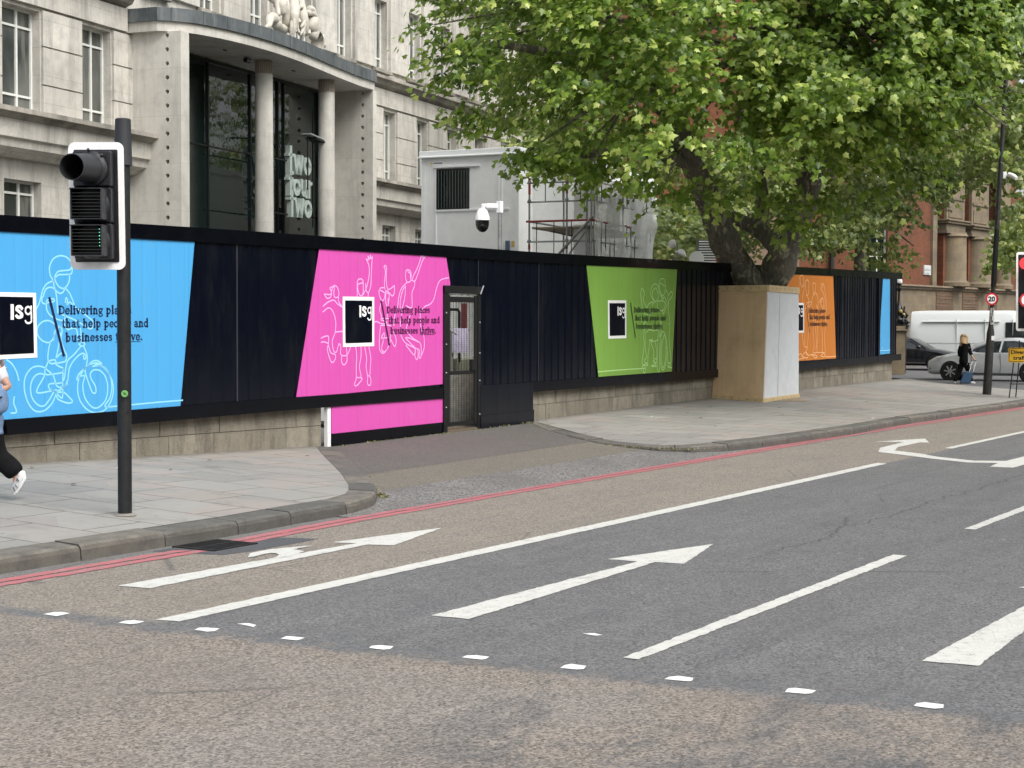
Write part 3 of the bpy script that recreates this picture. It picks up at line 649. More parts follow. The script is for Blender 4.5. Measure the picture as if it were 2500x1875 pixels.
CYC = [[(490, 320), (460, 270), (455, 190), (490, 120), (550, 92), (610, 105), (650, 150), (662, 200), (655, 255), (600, 265), (540, 268), (500, 300)],
 [(500, 290), (530, 240), (590, 228), (640, 222), (655, 195)], [(500, 300), (515, 340), (545, 380), (585, 392), (620, 360), (638, 310), (636, 262)],
 [(490, 318), (495, 370), (515, 415), (550, 438), (580, 425), (600, 395), (640, 440), (670, 510), (690, 560), (740, 600), (800, 650), (850, 690), (855, 740), (830, 765), (780, 740), (700, 690), (600, 645), (560, 628)],
 [(490, 322), (430, 350), (395, 400), (375, 470), (355, 540), (320, 600)], [(395, 470), (420, 400), (470, 383), (505, 410), (520, 480), (525, 560), (530, 620)],
 [(385, 470), (385, 515), (410, 535), (450, 520), (495, 512), (490, 490), (440, 495), (425, 530), (430, 590), (460, 640), (520, 675), (580, 690)],
 [(600, 520), (605, 480), (620, 500), (615, 540), (640, 520), (665, 540)], [(500, 720), (450, 690), (390, 700), (345, 750), (345, 820), (390, 875), (450, 890), (490, 850), (505, 780), (560, 740)],
 [(600, 645), (590, 720), (620, 770), (660, 760), (700, 770), (720, 870)], [(740, 760), (745, 870), (725, 905), (755, 925), (780, 905), (750, 885), (735, 900)],
 [(460, 890), (445, 960), (440, 1050), (470, 1085), (510, 1075), (500, 1050), (450, 1062), (430, 1095), (412, 1140), (420, 1185), (500, 1180), (570, 1165), (580, 1130), (540, 1110), (510, 1085), (560, 1075), (600, 1062), (612, 1010), (590, 960), (560, 860), (570, 780), (545, 740), (510, 780), (490, 870)],
 [(515, 1030), (530, 960), (545, 880), (555, 800)], [(520, 1030), (560, 990), (590, 1000)],
 [(740, 930), (680, 1000), (620, 1060), (600, 1150), (590, 1220), (560, 1262), (450, 1275), (465, 1330), (520, 1330), (505, 1390), (470, 1460), (400, 1520), (320, 1520), (260, 1450), (225, 1340), (225, 1230), (265, 1150), (320, 1112), (390, 1115), (440, 1150), (490, 1200), (520, 1290), (580, 1300), (620, 1240), (640, 1120), (700, 1030), (760, 990), (790, 1020), (775, 1045), (765, 1010)],
 [(500, 1330), (350, 1355), (345, 1310), (390, 1230), (405, 1190), (360, 1178), (310, 1210), (280, 1290), (290, 1390), (340, 1460), (400, 1475), (450, 1420), (490, 1350)],
 [(580, 1130), (575, 1260), (575, 1380), (560, 1400), (520, 1350), (560, 1320), (620, 1270)], [(520, 1365), (530, 1410), (590, 1440), (640, 1448), (665, 1430), (630, 1390), (585, 1350), (530, 1350)],
 [(770, 930), (800, 1010), (795, 1100), (780, 1150), (820, 1280), (850, 1350), (880, 1350), (875, 1290), (840, 1230), (830, 1180), (860, 1145), (920, 1150), (970, 1210), (990, 1310), (970, 1420), (900, 1490), (840, 1480), (780, 1400), (760, 1290), (780, 1200)],
 [(780, 1195), (740, 1200), (705, 1235), (725, 1180), (790, 1120), (850, 1065), (900, 1060), (938, 1090), (870, 1080), (800, 1110), (730, 1200)],
 [(730, 1200), (712, 1290), (725, 1400), (780, 1490), (860, 1535), (950, 1520), (1010, 1450), (1040, 1350), (1030, 1240), (980, 1150), (920, 1105), (850, 1110)], [(870, 1090), (960, 1120), (1010, 1200), (1028, 1300), (1010, 1400), (965, 1480), (1080, 1475), (1250, 1460), (1440, 1442), (1680, 1422)],
 [(60, 1050), (110, 1090), (150, 1160), (172, 1240)], [(130, 1390), (125, 1450), (150, 1530), (100, 1540)]]
drawing(bp, L_blue, CYC, Z3, S3, .019)
logo(bp, Z3, S3, [(-120, 424), (328, 434), (340, 1028), (-120, 1050)], 84, 300, (670, 668))
slogan(bp, INK, Z3, S3, [('Delivering places', (535, 628), (1210, 626)), ('that help people and', (566, 752), (1366, 745)), ('businesses thrive.', (598, 882), (1308, 866))], [(452, 482), (584, 1010)], 1.4)
Z8 = (780, 600); S8 = 4.367
pk = [A(780, 604), A(1088, 621), A(1099, 690), A(1088, 937), A(723, 972)]
pp = plate('graphic_panel', pk, V_pink, root); tag(pp, 'pink graphic panel with jumping people drawing')
JMP = [[(50, 520), (80, 560), (120, 540), (130, 470), (150, 425), (185, 440), (205, 500), (195, 545), (160, 548), (150, 500), (155, 440), (110, 450), (125, 490), (110, 520), (50, 515)],
 [(35, 645), (90, 600), (150, 580), (190, 620), (240, 655)], [(200, 540), (205, 600), (240, 650)], [(35, 705), (95, 662), (140, 700), (170, 800), (165, 920), (135, 1020), (150, 1120), (180, 1130), (205, 1045), (225, 1080), (225, 1160), (290, 1165), (330, 1080)],
 [(165, 920), (245, 912)], [(15, 1030), (50, 1025), (95, 1050), (80, 1090), (100, 1180), (130, 1245), (165, 1210), (165, 1160), (120, 1140), (95, 1060), (95, 970), (60, 965), (15, 985)], [(235, 1165), (232, 1230), (258, 1270), (290, 1230), (290, 1150), (285, 1085)],
 [(400, 540), (400, 420), (405, 370), (430, 352), (460, 370), (465, 440), (460, 510), (440, 535), (415, 500), (405, 420), (440, 400), (458, 395)],
 [(465, 520), (500, 440), (525, 330), (528, 230), (510, 170), (495, 140), (520, 150), (515, 110), (535, 140), (540, 100), (550, 140), (562, 115), (555, 190), (550, 300), (545, 420), (520, 500), (495, 470), (490, 400)], [(520, 500), (515, 545)],
 [(385, 1080), (395, 1180), (390, 1300), (390, 1410), (370, 1480), (395, 1490), (440, 1440), (450, 1410), (400, 1405)], [(440, 1080), (440, 1180), (425, 1290), (440, 1380), (435, 1410)], [(480, 1080), (500, 1200), (495, 1290), (510, 1390), (510, 1470), (540, 1485), (545, 1420), (530, 1390), (510, 1385)], [(525, 1080), (545, 1200), (540, 1300), (535, 1380)],
 [(640, 480), (650, 450), (690, 450), (700, 480), (690, 560), (665, 585), (640, 540), (632, 480), (660, 480), (690, 500)], [(700, 480), (690, 400), (700, 300), (695, 240), (685, 225), (700, 210), (712, 235), (710, 300), (712, 400), (730, 465), (780, 440), (795, 425), (795, 500), (775, 535), (740, 500), (720, 480), (700, 495)],
 [(715, 500), (740, 520), (735, 600), (720, 700), (720, 760)], [(705, 500), (705, 600), (725, 660), (730, 560)], [(660, 590), (640, 680), (655, 740), (660, 800)], [(585, 815), (610, 808), (660, 832), (720, 820), (650, 780), (735, 775)],
 [(650, 850), (750, 850), (760, 900), (750, 1020), (720, 1100), (680, 1145), (645, 1120), (635, 1050), (640, 940), (650, 850)], [(655, 985), (685, 930), (690, 985), (655, 985), (740, 980)], [(720, 1100), (690, 1130), (660, 1100), (680, 1010)], [(760, 1000), (800, 1075), (815, 1000), (780, 900)],
 [(930, 390), (915, 340), (920, 270), (945, 255), (970, 280), (975, 330), (965, 380), (935, 390), (920, 400), (870, 460), (845, 540), (830, 650), (800, 750), (790, 850)], [(940, 275), (965, 300), (970, 350), (985, 370), (1000, 320), (1040, 240), (1075, 140), (1080, 100), (1095, 120), (1110, 95), (1112, 125), (1135, 110), (1100, 150), (1060, 260), (1020, 370), (985, 370)],
 [(1015, 375), (1010, 430), (985, 500), (985, 580), (980, 660), (920, 640)], [(915, 430), (885, 480), (860, 580), (860, 680), (880, 660), (905, 560), (915, 440)], [(880, 680), (860, 850), (870, 960), (920, 1040), (1010, 1090), (1020, 1140), (1000, 1160), (920, 1060)],
 [(965, 740), (930, 850), (935, 920), (1000, 990), (1050, 1020), (1080, 1060), (1080, 1180), (1060, 1190), (1060, 1110), (1020, 1090), (930, 1000), (920, 980), (960, 985), (1060, 1030)], [(1020, 1100), (1015, 1170), (1035, 1215), (1050, 1170), (1045, 1100)], [(1085, 1170), (1115, 1080), (1110, 960), (1080, 870), (1075, 720), (1120, 650), (1180, 620), (1220, 560), (1250, 440), (1290, 365), (1375, 340)]]
drawing(pp, L_pink, JMP, Z8, S8, .017)
logo(pp, Z8, S8, [(244, 541), (580, 547), (580, 1070), (248, 1080)], 414, 556, (752, 752))
slogan(pp, INKP, Z8, S8, [('Delivering places', (714, 716), (1175, 714)), ('that help people and', (732, 826), (1280, 822)), ('businesses thrive.', (752, 938), (1238, 932))], [(656, 590), (742, 1055)], 1.5)
# lower pink infill panel, with its white edge post, and black plinths
fl = rail('infill_panel', XI0, GX[0]-.09, lambda x: base(x)+.17, lambda x: zb(x)-.022, OFF-.03, OFF+.012, 5, V_pink)
rail('infill_plinth', XI0, GX[0]-.09, lambda x: base(x)-.05, lambda x: base(x)+.168, OFF-.03, OFF+.02, 1.6)
rail('white_edge_post', XI0-.09, XI0-.01, lambda x: base(x)-.05, lambda x: zb(x)-.022, OFF-.05, OFF+.01, 5, WHITE)
rail('infill_panel', GX[1]+.08, 23.75, lambda x: base(x)+.2, lambda x: zb(x)+.15, OFF-.03, OFF+.04, 5, M_navy)
rail('infill_plinth', GX[1]+.08, 23.77, lambda x: base(x)-.05, lambda x: base(x)+.198, OFF-.03, OFF+.05, 5, M_navy)
Z5 = (1420, 620); S5 = 5.185
gp = plate('graphic_panel', [A(1431, 640), A(1653, 655), A(1640, 907), A(1461, 920)], V_green, root); tag(gp, 'green graphic panel with two people and a wheelchair')
GRN = [[(765, 430), (748, 480), (750, 560), (765, 660), (800, 760), (840, 765)], [(765, 430), (785, 470), (795, 510), (775, 560), (800, 640), (820, 680), (850, 630), (900, 605)], [(780, 465), (795, 490)],
 [(910, 590), (875, 520), (880, 430), (920, 380), (960, 400), (975, 470), (965, 560), (930, 600), (895, 540), (900, 470), (940, 430), (960, 500)], [(930, 600), (895, 640), (900, 720), (860, 780), (870, 860)],
 [(1030, 560), (985, 490), (975, 390), (1000, 320), (1040, 320), (1060, 400), (1050, 480), (1030, 530), (1000, 490), (985, 400), (1000, 370), (1050, 410)], [(1060, 450), (1095, 520), (1070, 600), (1040, 700), (1010, 720), (960, 680), (965, 600), (1040, 600), (1055, 640)], [(1000, 530), (1020, 575), (1050, 545), (1060, 590)],
 [(1095, 530), (1120, 490), (1140, 475), (1145, 530), (1110, 580), (1080, 650), (1050, 720), (1030, 760), (1020, 700)], [(1105, 580), (1095, 700), (1115, 860), (1090, 890), (1110, 900), (1105, 1100), (1130, 1360), (1090, 1360), (1085, 1250), (1070, 1180)],
 [(1090, 1370), (1090, 1430), (1140, 1440)], [(1100, 1390), (1120, 1385), (1118, 1420), (1098, 1415)], [(990, 880), (1010, 860), (1010, 960), (985, 1050), (1000, 870)], [(830, 870), (790, 870), (775, 1000), (790, 1150), (765, 1380), (820, 1390), (835, 1410), (770, 1420), (780, 1450), (805, 1440), (800, 1500), (780, 1500), (780, 1450)],
 [(780, 880), (800, 1000), (805, 1200), (820, 1300), (790, 1350), (830, 1380), (840, 1270), (860, 1120), (850, 1090), (890, 1100), (895, 1080), (875, 1085), (880, 1110), (930, 1100), (970, 1085)], [(810, 1000), (850, 960), (900, 970), (970, 960)], [(875, 1120), (910, 1230), (910, 1320), (940, 1330), (945, 1370), (915, 1380), (905, 1340), (940, 1400), (885, 1410), (900, 1425), (950, 1420)],
 [(930, 1110), (950, 1250), (945, 1340)], [(970, 970), (960, 1200), (955, 1400), (965, 1480), (985, 1460), (985, 1200), (1000, 1050), (1030, 980), (1060, 1040), (1080, 1200), (1060, 1400), (1025, 1470), (1000, 1400), (995, 1250), (1010, 1080)], [(1045, 1020), (1065, 1120), (1060, 1330), (1030, 1440), (1010, 1350), (1010, 1180), (1040, 1030)], [(205, 1492), (400, 1475), (600, 1460), (800, 1448)]]
drawing(gp, L_green, GRN, Z5, S5, .018)
logo(gp, Z5, S5, [(331, 586), (562, 588), (562, 1066), (335, 1074)], 444, 546, (772, 774))
slogan(gp, INKG, Z5, S5, [('Delivering places', (656, 738), (988, 734)), ('that help people and', (668, 840), (1064, 838)), ('businesses thrive.', (684, 944), (1028, 942))], [(616, 622), (676, 1055)], 1.75)
Z6 = (1920, 650); S6 = 5.72
op = plate('graphic_panel', [A(1925, 668), A(2034, 673), A(2041, 875), A(1940, 882), (34.6, zb(34.6)+.16), (35.3, 2.2)], V_orange, root); tag(op, 'orange graphic panel with four standing people')
ORG = [[(185, 270), (190, 200), (185, 150), (215, 125), (240, 160), (235, 250), (215, 290), (195, 240)], [(255, 280), (260, 220), (290, 190), (310, 230), (305, 380), (285, 400), (270, 330), (262, 240)], [(235, 250), (245, 320), (225, 420), (225, 600), (215, 900), (235, 1100)], [(275, 400), (310, 470), (300, 560), (260, 600)], [(285, 510), (345, 500), (320, 560), (265, 580), (285, 510)], [(245, 600), (250, 800), (255, 1000), (250, 1120), (290, 1130), (270, 1200), (300, 1240), (370, 1230)],
 [(300, 600), (310, 800), (300, 1000), (290, 1130)], [(170, 1230), (210, 1225), (215, 1260), (290, 1280), (300, 1240), (270, 1200), (250, 1210), (215, 1260)], [(170, 1300), (240, 1285)], [(375, 400), (370, 300), (365, 250), (385, 232), (405, 260), (400, 340), (385, 400), (370, 370)], [(400, 370), (430, 410), (440, 520), (430, 600), (420, 540), (430, 580)], [(375, 400), (355, 480), (360, 640), (380, 760), (370, 900), (385, 1100), (370, 1200), (425, 1190), (415, 1000), (400, 800), (410, 660)], [(440, 600), (430, 760), (435, 1000), (410, 1150)], [(370, 1210), (520, 1205), (530, 1230), (560, 1265), (690, 1255)], [(355, 1245), (400, 1240), (430, 1260), (400, 1280), (370, 1250)], [(480, 340), (485, 260), (505, 245), (525, 280), (540, 380), (555, 480), (555, 600), (530, 640), (540, 500), (520, 400), (495, 330), (500, 270)], [(500, 450), (465, 470), (490, 500), (500, 440), (520, 500), (510, 600), (490, 560), (460, 490)], [(500, 600), (490, 760), (500, 1000), (500, 1190)], [(550, 620), (545, 800), (530, 1000), (540, 1190), (530, 1260), (500, 1260), (480, 1250), (520, 1210)]]
drawing(op, L_orange, ORG, Z6, S6, .02)
logo(op, Z6, S6, [(60, 512), (240, 512), (240, 928), (60, 935)], 118, 234, (664, 668))
slogan(op, INKO, Z6, S6, [('Delivering places', (306, 648), (546, 644)), ('that help people and', (318, 738), (600, 734)), ('businesses thrive.', (326, 830), (572, 828))], [(276, 548), (320, 918)], 2.)
b2 = plate('graphic_panel', [A(2156, 679), A(2172.5, 679.5), A(2172.5, 863), A(2145, 866)], V_blue, root); tag(b2, 'narrow blue graphic panel at the far end')
drawing(b2, L_blue, [[(1288, 1180), (1445, 1170)], [(1340, 1135), (1340, 1165)]], Z6, S6, .02)
rail('joint_cover_strip', 33.0, 33.35, lambda x: zb(x)+.16, lambda x: zt(x)-.175, OFF+.002, OFF+.03, 5, M_navy)
rail('joint_cover_strip', 42.9, 43.05, lambda x: zb(x)-.02, lambda x: zt(x)-.175, OFF+.002, OFF+.04, 5, M_navy)
# ============================================================ gate
G = thing('mesh_gate', 'narrow black steel mesh gate between the pink and the black hoarding', 'gate', (GX[0], HY(21), base(21)))
M_gate = flat('gate steel', (.012, .012, .013), .4, .3, .2, 15)
gb = base(21.4)
def gbox(m, x0, x1, z0, z1, o0=OFF-.02, o1=OFF+.05): m.fbox(hp(x0, o0, z0), np.array(hp(x1, o0, z0))-np.array(hp(x0, o0, z0)), (0, -(o1-o0), 0), (0, 0, z1-z0))
m = MB()
gbox(m, GX[0]-.10, GX[0]+.0, gb-.1, 2.46, OFF-.06, OFF+.045); gbox(m, GX[1]+.02, GX[1]+.10, gb-.1, 2.46, OFF-.03, OFF+.035); gbox(m, GX[0]-.10, GX[1]+.10, 2.36, 2.48, OFF-.05, OFF+.06)
m.build('door_frame', M_gate, G, bevel=.004)
m = MB()
for a, b in ((GX[0]+.02, GX[0]+.09), (GX[1]-.08, GX[1]-.015)): gbox(m, a, b, gb+.09, 2.33, OFF-.0, OFF+.03)
for z in (gb+.09, 1.06, 2.22): gbox(m, GX[0]+.10, GX[1]-.1, z, z+(.09 if z > 2 else .06), OFF-.018, OFF+.028)
m.build('leaf_frame', M_gate, G, bevel=.004)
m = MB()
x = GX[0]+.15
while x < GX[1]-.11: m.bar(hp(x, OFF, gb+.1), hp(x, OFF, 2.3), .0045); x += .08
z = gb+.16
while z < 2.22: m.bar(hp(GX[0]+.1, OFF+.006, z), hp(GX[1]-.1, OFF+.006, z), .0022); z += .03
m.build('wire_mesh', M_gate, G)
m = MB(); gbox(m, GX[1]-.20, GX[1]-.06, 1.12, 1.30, OFF, OFF+.06); m.build('lock_box', M_gate, G, bevel=.006)
M_zinc = flat('zinc', (.6, .6, .6), .3, .9)
for z in (.4, .95, 1.4, 1.9):
    for x_, o_, z_ in ((GX[1]+.06, .038, z), (GX[0]-.05, .047, z+.15)): m = MB(); m.ball(hp(x_, OFF+o_, z_), .014, n=8, k=6); m.build('bolt', M_zinc, G)
m = MB(); gbox(m, GX[0]+.0, GX[1]-.02, 2.335, 2.352, OFF+.03, OFF+.036); m.build('top_bolt_bar', M_zinc, G)
m = MB(); m.tube([hp(GX[1]+.03, OFF+.07, 2.36), hp(GX[1]+.09, OFF+.09, 2.5)], .012); m.build('gate_hook', M_zinc, G)
m = MB(); gbox(m, GX[0]-.1, GX[1]+.1, gb-.06, gb+.03, -.3, OFF+.02); m.build('threshold', flat('threshold wood', (.12, .09, .06), .9), G)
# --- seen through the gate
bag = thing('rubble_bag', 'full pale woven rubble bag standing just behind the mesh gate', 'bag', (22.75, 15.1, .13))
m = MB(); m.lathe([(.02, 0), (.40, .01), (.46, .2), (.47, .5), (.44, .82), (.40, .93), (.30, .90), (.02, .88)], (22.75, 15.1, .12), n=28)
o = m.build('sack', flat('woven sack', (.52, .49, .42), .85, 0, .25, 12, .6), bag, smooth=True)
for v in o.data.vertices: v.co += Vector((math.sin(v.co.z*9+v.co.x*7)*.02, math.cos(v.co.z*7)*.015, math.sin(v.co.x*13)*.02))
m = MB(); m.tube([(22.35, 14.85, .98), (22.75, 14.8, .99), (23.1, 14.95, .985)], .012); m.build('lifting_loop', WHITE, bag)
site = thing('site_cabin', 'pale grey corrugated site store seen through the mesh gate', 'cabin', (23, 17.3, .1))
m = MB(); x = 23.
while x < 28.5: m.box(x, x+.16, 17.26, 17.32, .1, 2.95); m.box(x+.16, x+.3, 17.3, 17.34, .1, 2.95); x += .3
m.build('wall_sheet', flat('pale grey sheet', (.66, .67, .65), .5), site); m = MB(); m.box(23, 28.6, 17.35, 19, .1, 2.95); m.build('store_body', flat('pale grey sheet', (.42, .43, .42), .5), site)
nb = thing('notice_board', 'lilac paper notice fixed to grey posts behind the mesh gate', 'notice', (22.6, 15.9, .1))
m = MB(); m.box(23.82, 24.32, 15.88, 15.9, 1.36, 1.80); m.build('paper', flat('lilac paper', (.62, .58, .78), .7), nb)
m = MB(); m.box(23.84, 23.9, 15.92, 15.98, .1, 1.8); m.build('post', flat('timber grey', (.3, .28, .24), .8), nb)
bl_ = thing('concrete_block', 'grey concrete block with black handrail seen through the gate', 'block', (22.6, 16.3, .1))
m = MB(); m.box(23.6, 25.4, 16.2, 16.6, .1, 1.24); m.build('block_body', flat('old concrete', (.25, .26, .2), .9, 0, .3, 5, .5), bl_, bevel=.02)
m = MB(); m.tube([(23.5, 16.2, 2.14), (24.45, 16.2, 2.14), (24.5, 16.2, 2.09), (24.5, 16.2, 1.18)], .028); m.build('handrail', M_gate, bl_)
m = MB(); m.box(24.68, 24.76, 16.2, 16.28, 1.76, 2.26); m.box(24.42, 24.8, 16.18, 16.3, 1.74, 1.79); m.build('red_bracket', flat('oxide red', (.12, .02, .02), .7), bl_)
ba = thing('barrier_pole', 'slanting white pole behind the mesh gate', 'pole', (22, 15.6, 1.6))
m = MB(); m.bar((22.7, 15.5, 1.98), (23.5, 15.6, 1.70), .035); m.build('pole', WHITE, ba)
# ============================================================ stone office building
FPL = Plane((25.208, 27.970), FA)
W = FPL.w
ob = thing('office_building', 'pale stone office building with curved columned portico and tall white framed windows', 'building', tuple(W(10, 0, 0)))
M_frame = flat('white window frame', (.66, .67, .64), .45, 0, .05)
def pane_mat():
    n = NT('window glass'); p = n.pos(); a = n.noise(n.mapping(p, (1, 1, .5)), .8, 3, .5); w_ = n.noise(p, 2.2, 2)
    xx = n.noise(n.mapping(p, (2.5, 2.5, .25)), 1.4, 3, .5); c = n.mix(n.ramp(a, .42, .58), (.035, .04, .038), (.13, .135, .125)); c = n.mix(n.ramp(xx, .52, .56, 0, .5), c, (.19, .19, .17)); n.bump(w_, .08, .02); return n.out(c, .06, 0, .6)
M_pane = pane_mat()
def dglass():
    n = NT('dark portico glass'); p = n.pos(); w_ = n.noise(p, 1.6, 3); n.bump(w_, .12, .03)
    return n.out((.006, .013, .012), .03, 0, .9)
M_dglass = dglass()
M_black = flat('black metal', (.012, .013, .014), .35, .3, .1)
def wall_open(m, pl, t0, t1, z0, z1, ops, depth, o=0., thick=None):    # wall face with rectangular openings and their reveals
    ts = sorted({t0, t1, *[q for op in ops for q in op[:2] if t0 < q < t1]}); zs = sorted({z0, z1, *[q for op in ops for q in op[2:4] if z0 < q < z1]})
    for i in range(len(ts)-1):
        for j in range(len(zs)-1):
            tc, zc = (ts[i]+ts[i+1])/2, (zs[j]+zs[j+1])/2
            if any(a < tc < b and c < zc < d for a, b, c, d in ops): continue
            m.add([pl.w(ts[i], o, zs[j]), pl.w(ts[i+1], o, zs[j]), pl.w(ts[i+1], o, zs[j+1]), pl.w(ts[i], o, zs[j+1])], [(0, 1, 2, 3)])
    for a, b, c, d in ops:
        P = [(a, c), (b, c), (b, d), (a, d)]
        for k in range(4):
            (ta, za), (tb, zb_) = P[k], P[(k+1) % 4]
            m.add([pl.w(ta, o, za), pl.w(ta, o-depth, za), pl.w(tb, o-depth, zb_), pl.w(tb, o, zb_)], [(0, 1, 2, 3)])
def window(root, pl, a, b, c, d, dep_, mull=.62, trans=(.18, .83), fw=.05, pane=None, name='window', extra=()):
    f = MB(); o0, o1 = -dep_-.02, -dep_+.045
    f.pbox(pl, a, a+fw, o0, o1, c, d); f.pbox(pl, b-fw, b, o0, o1, c, d); f.pbox(pl, a+fw, b-fw, o0, o1, c, c+fw); f.pbox(pl, a+fw, b-fw, o0, o1, d-fw, d)
    if mull: x = a+(b-a)*mull; f.pbox(pl, x-.03, x+.03, o0+.004, o1-.004, c+fw, d-fw)
    for q in trans: z = c+(d-c)*q; f.pbox(pl, a+fw, b-fw, o0+.008, o1-.008, z-.025, z+.025)
    if extra:
        for q0, q1, z0_, z1_ in extra: f.pbox(pl, q0, q1, o0+.01, o1+.012, z0_, z1_)
    w_ = f.build(name, M_frame, root)
    p = MB(); p.add([pl.w(a, -dep_, c), pl.w(b, -dep_, c), pl.w(b, -dep_, d), pl.w(a, -dep_, d)], [(0, 1, 2, 3)]); p.build('pane', pane or M_pane, w_)
    return w_
ops = []; wins = []
for a, b in ((-4.1, -2.9), (-1.31, .0), (1.47, 2.64)): ops.append((a, b, 6.5, 8.85)); wins.append((a, b, 6.5, 8.85))
for a, b in ((-4.0, -2.8), (-1.25, .02)): ops.append((a, b, 3.4, 5.03)); wins.append((a, b, 3.4, 5.03))
for k in range(7): a = 17.29+2.52*k; ops.append((a, a+.95, 6.5, 8.83)); wins.append((a, a+.95, 6.5, 8.83))
for k in range(4): a = 17.3+2.52*k; ops.append((a, a+.97, 3.3, 5.12)); wins.append((a, a+.97, 3.3, 5.12))
for k in range(14):
    a = -1.3+2.505*(k-1)+.05
    if k > 1: a = 1.35+2.54*(k-2)
    ops.append((a, a+1.03, 10.12, 12.36)); wins.append((a, a+1.03, 10.12, 12.36)); ops.append((a, a+1.03, 13.7, 15.9)); wins.append((a, a+1.03, 13.7, 15.9))
PT0, PT1 = 3.78, 13.78        # portico opening between the flank walls
ops2 = ops+[(PT0+.1, PT1-.05, 0., 8.86)]
m = MB(); wall_open(m, FPL, -14, 34.5, 0, 17.5, ops2, .32)
m.build('facade_wall', M_port, ob)
m = MB(); m.add([W(34.5, 0, 0), W(34.5, -14, 0), W(34.5, -14, 17.5), W(34.5, 0, 17.5)], [(0, 1, 2, 3)]); m.add([W(-14, 0, 17.5), W(34.5, 0, 17.5), W(34.5, -14, 17.5), W(-14, -14, 17.5)], [(0, 1, 2, 3)])
m.build('side_wall', M_port, ob)
for q in wins: window(ob, FPL, *q, .26, mull=.60 if q[1]-q[0] > 1.1 else .66)
def pier(t0, t1, z0, z1, cuts, o=.07):       # rusticated pier between the windows, in blocks with open grooves
    zs = [z0]+list(cuts)+[z1]; m = MB(); m.pbox(FPL, t0+.01, t1-.01, .0005, .012, z0, z1)
    for i in range(len(zs)-1): m.pbox(FPL, t0, t1, 0.001, o, zs[i]+.016, zs[i+1]-.016)
    m.build('pier', M_port, ob)
for t0, t1 in ((-2.86, -1.36), (.03, 1.45), (2.67, 3.55)): pier(t0, t1, 6.5, 8.9, (7.22, 8.08))
for k in range(7):
    t0 = 18.28+2.52*k; pier(t0, t0+1.5, 6.5, 8.9, (7.2, 8.05))
pier(13.98, 17.24, 6.5, 8.9, (7.2, 8.05))
for k in range(12):
    t0 = 2.45+2.54*k; m = MB(); m.pbox(FPL, t0+.05, t0+1.4, .001, .1, 10.12, 13.2); m.build('pier', M_port, ob, bevel=.012)
for a, b, c, d in wins:       # window sills
    if c > 9: m = MB(); m.pbox(FPL, a-.08, b+.1, -.24, .17, c-.13, c-.002); m.build('window_sill', M_sooty, ob, bevel=.012)
def moulding(t0, t1, prof, mat, name):      # profile: (o, z) pairs swept along t
    m = MB(); P = [W(t0, o, z) for o, z in prof]; m.prism(P, FPL.d*(t1-t0)); return m.build(name, mat, ob)
for a, b in ((-14, 3.7), (13.95, 34.5)):
    moulding(a, b, [(-.01, 6.49), (.80, 6.47), (.82, 6.36), (.72, 6.34), (.62, 6.24), (-.01, 6.24)], M_sooty, 'ledge_top')
    moulding(a, b, [(-.012, 6.238), (.60, 6.238), (.58, 5.86), (.50, 5.82), (.47, 5.66), (.35, 5.60), (.2, 5.5), (-.012, 5.48)], M_port, 'ledge_fascia')
for a, b in ((-14, 3.2), (13.95, 34.6)):
    moulding(a, b, [(.002, 9.86), (.40, 9.84), (.42, 9.74), (.30, 9.70), (.24, 9.60), (.12, 9.56), (.002, 9.5)], M_sooty, 'cornice')
    moulding(a, b, [(.003, 9.49), (.1, 9.49), (.1, 8.94), (.003, 8.94)], M_port, 'frieze_band')
moulding(-14, 34.6, [(.002, 13.45), (.3, 13.43), (.3, 13.3), (.1, 13.2), (.002, 13.2)], M_port, 'string_course')
m = MB(); m.tube([W(3.6, .12, 9.35), W(3.6, .12, 6.6)], .055); m.tube([W(3.6, .12, 9.35), W(3.62, .14, 9.5), W(3.9, .5, 9.55)], .06); m.pbox(FPL, 3.35, 3.85, .05, .3, 9.4, 9.52)
for z in (9.1, 7.9, 6.8): m.tube([W(3.6, .12, z), W(3.6, .12, z+.07)], .075)
m.build('rain_pipe', flat('grey green pipe', (.3, .32, .30), .5, .2), ob)
# ---- portico: flank walls with round holes, slab, fascia, columns, glass
SOF = 8.93
CURVE = [(3.25, .9), (3.78, 1.45), (4.5, 1.72), (5.3, 1.88), (6.2, 1.97), (7.2, 1.99), (8.2, 1.94), (9.2, 1.84), (10.2, 1.72), (11.2, 1.60), (12.2, 1.5), (13.0, 1.43), (13.9, 1.42), (14.0, 1.2)]
def flank(t0, t1, o1):
    b = MB(); b.pbox(FPL, t0, t1, -.6, o1, 0., SOF); o = b.build('flank_wall', M_port2, ob)
    c = MB(); z = 1.4
    while z < 8.85: c.lathe([(.055, 0), (.055, t1-t0+.6)], W(t0-.3, 1.07, z), FPL.d, 14); z += .338
    co = c.build('tmp', M_port2, ob); bake(o, [('BOOLEAN', dict(object=co, operation='DIFFERENCE', solver='EXACT'))]); bpy.data.objects.remove(co); return o
flank(3.42, 3.78, 1.46); flank(13.78, 14.02, 1.42)
def slab_poly(off=0.):
    P = []
    C_ = crom(CURVE, 4)
    for i, (t, o) in enumerate(C_):
        d = C_[min(i+1, len(C_)-1)]-C_[max(i-1, 0)]; d /= np.linalg.norm(d); P.append((t-d[1]*off, o+d[0]*off))
    return P
def slab_ring(name, off, z0, z1, mat, back=-.9):
    P = slab_poly(off); Q = [W(t, o, z0) for t, o in P]+[W(P[-1][0], back, z0), W(P[0][0], back, z0)]
    m = MB(); m.prism(Q, (0, 0, z1-z0)); return m.build(name, mat, ob, smooth=True, sharp=30)
slab_ring('portico_soffit', 0, SOF, SOF+.24, M_port2)
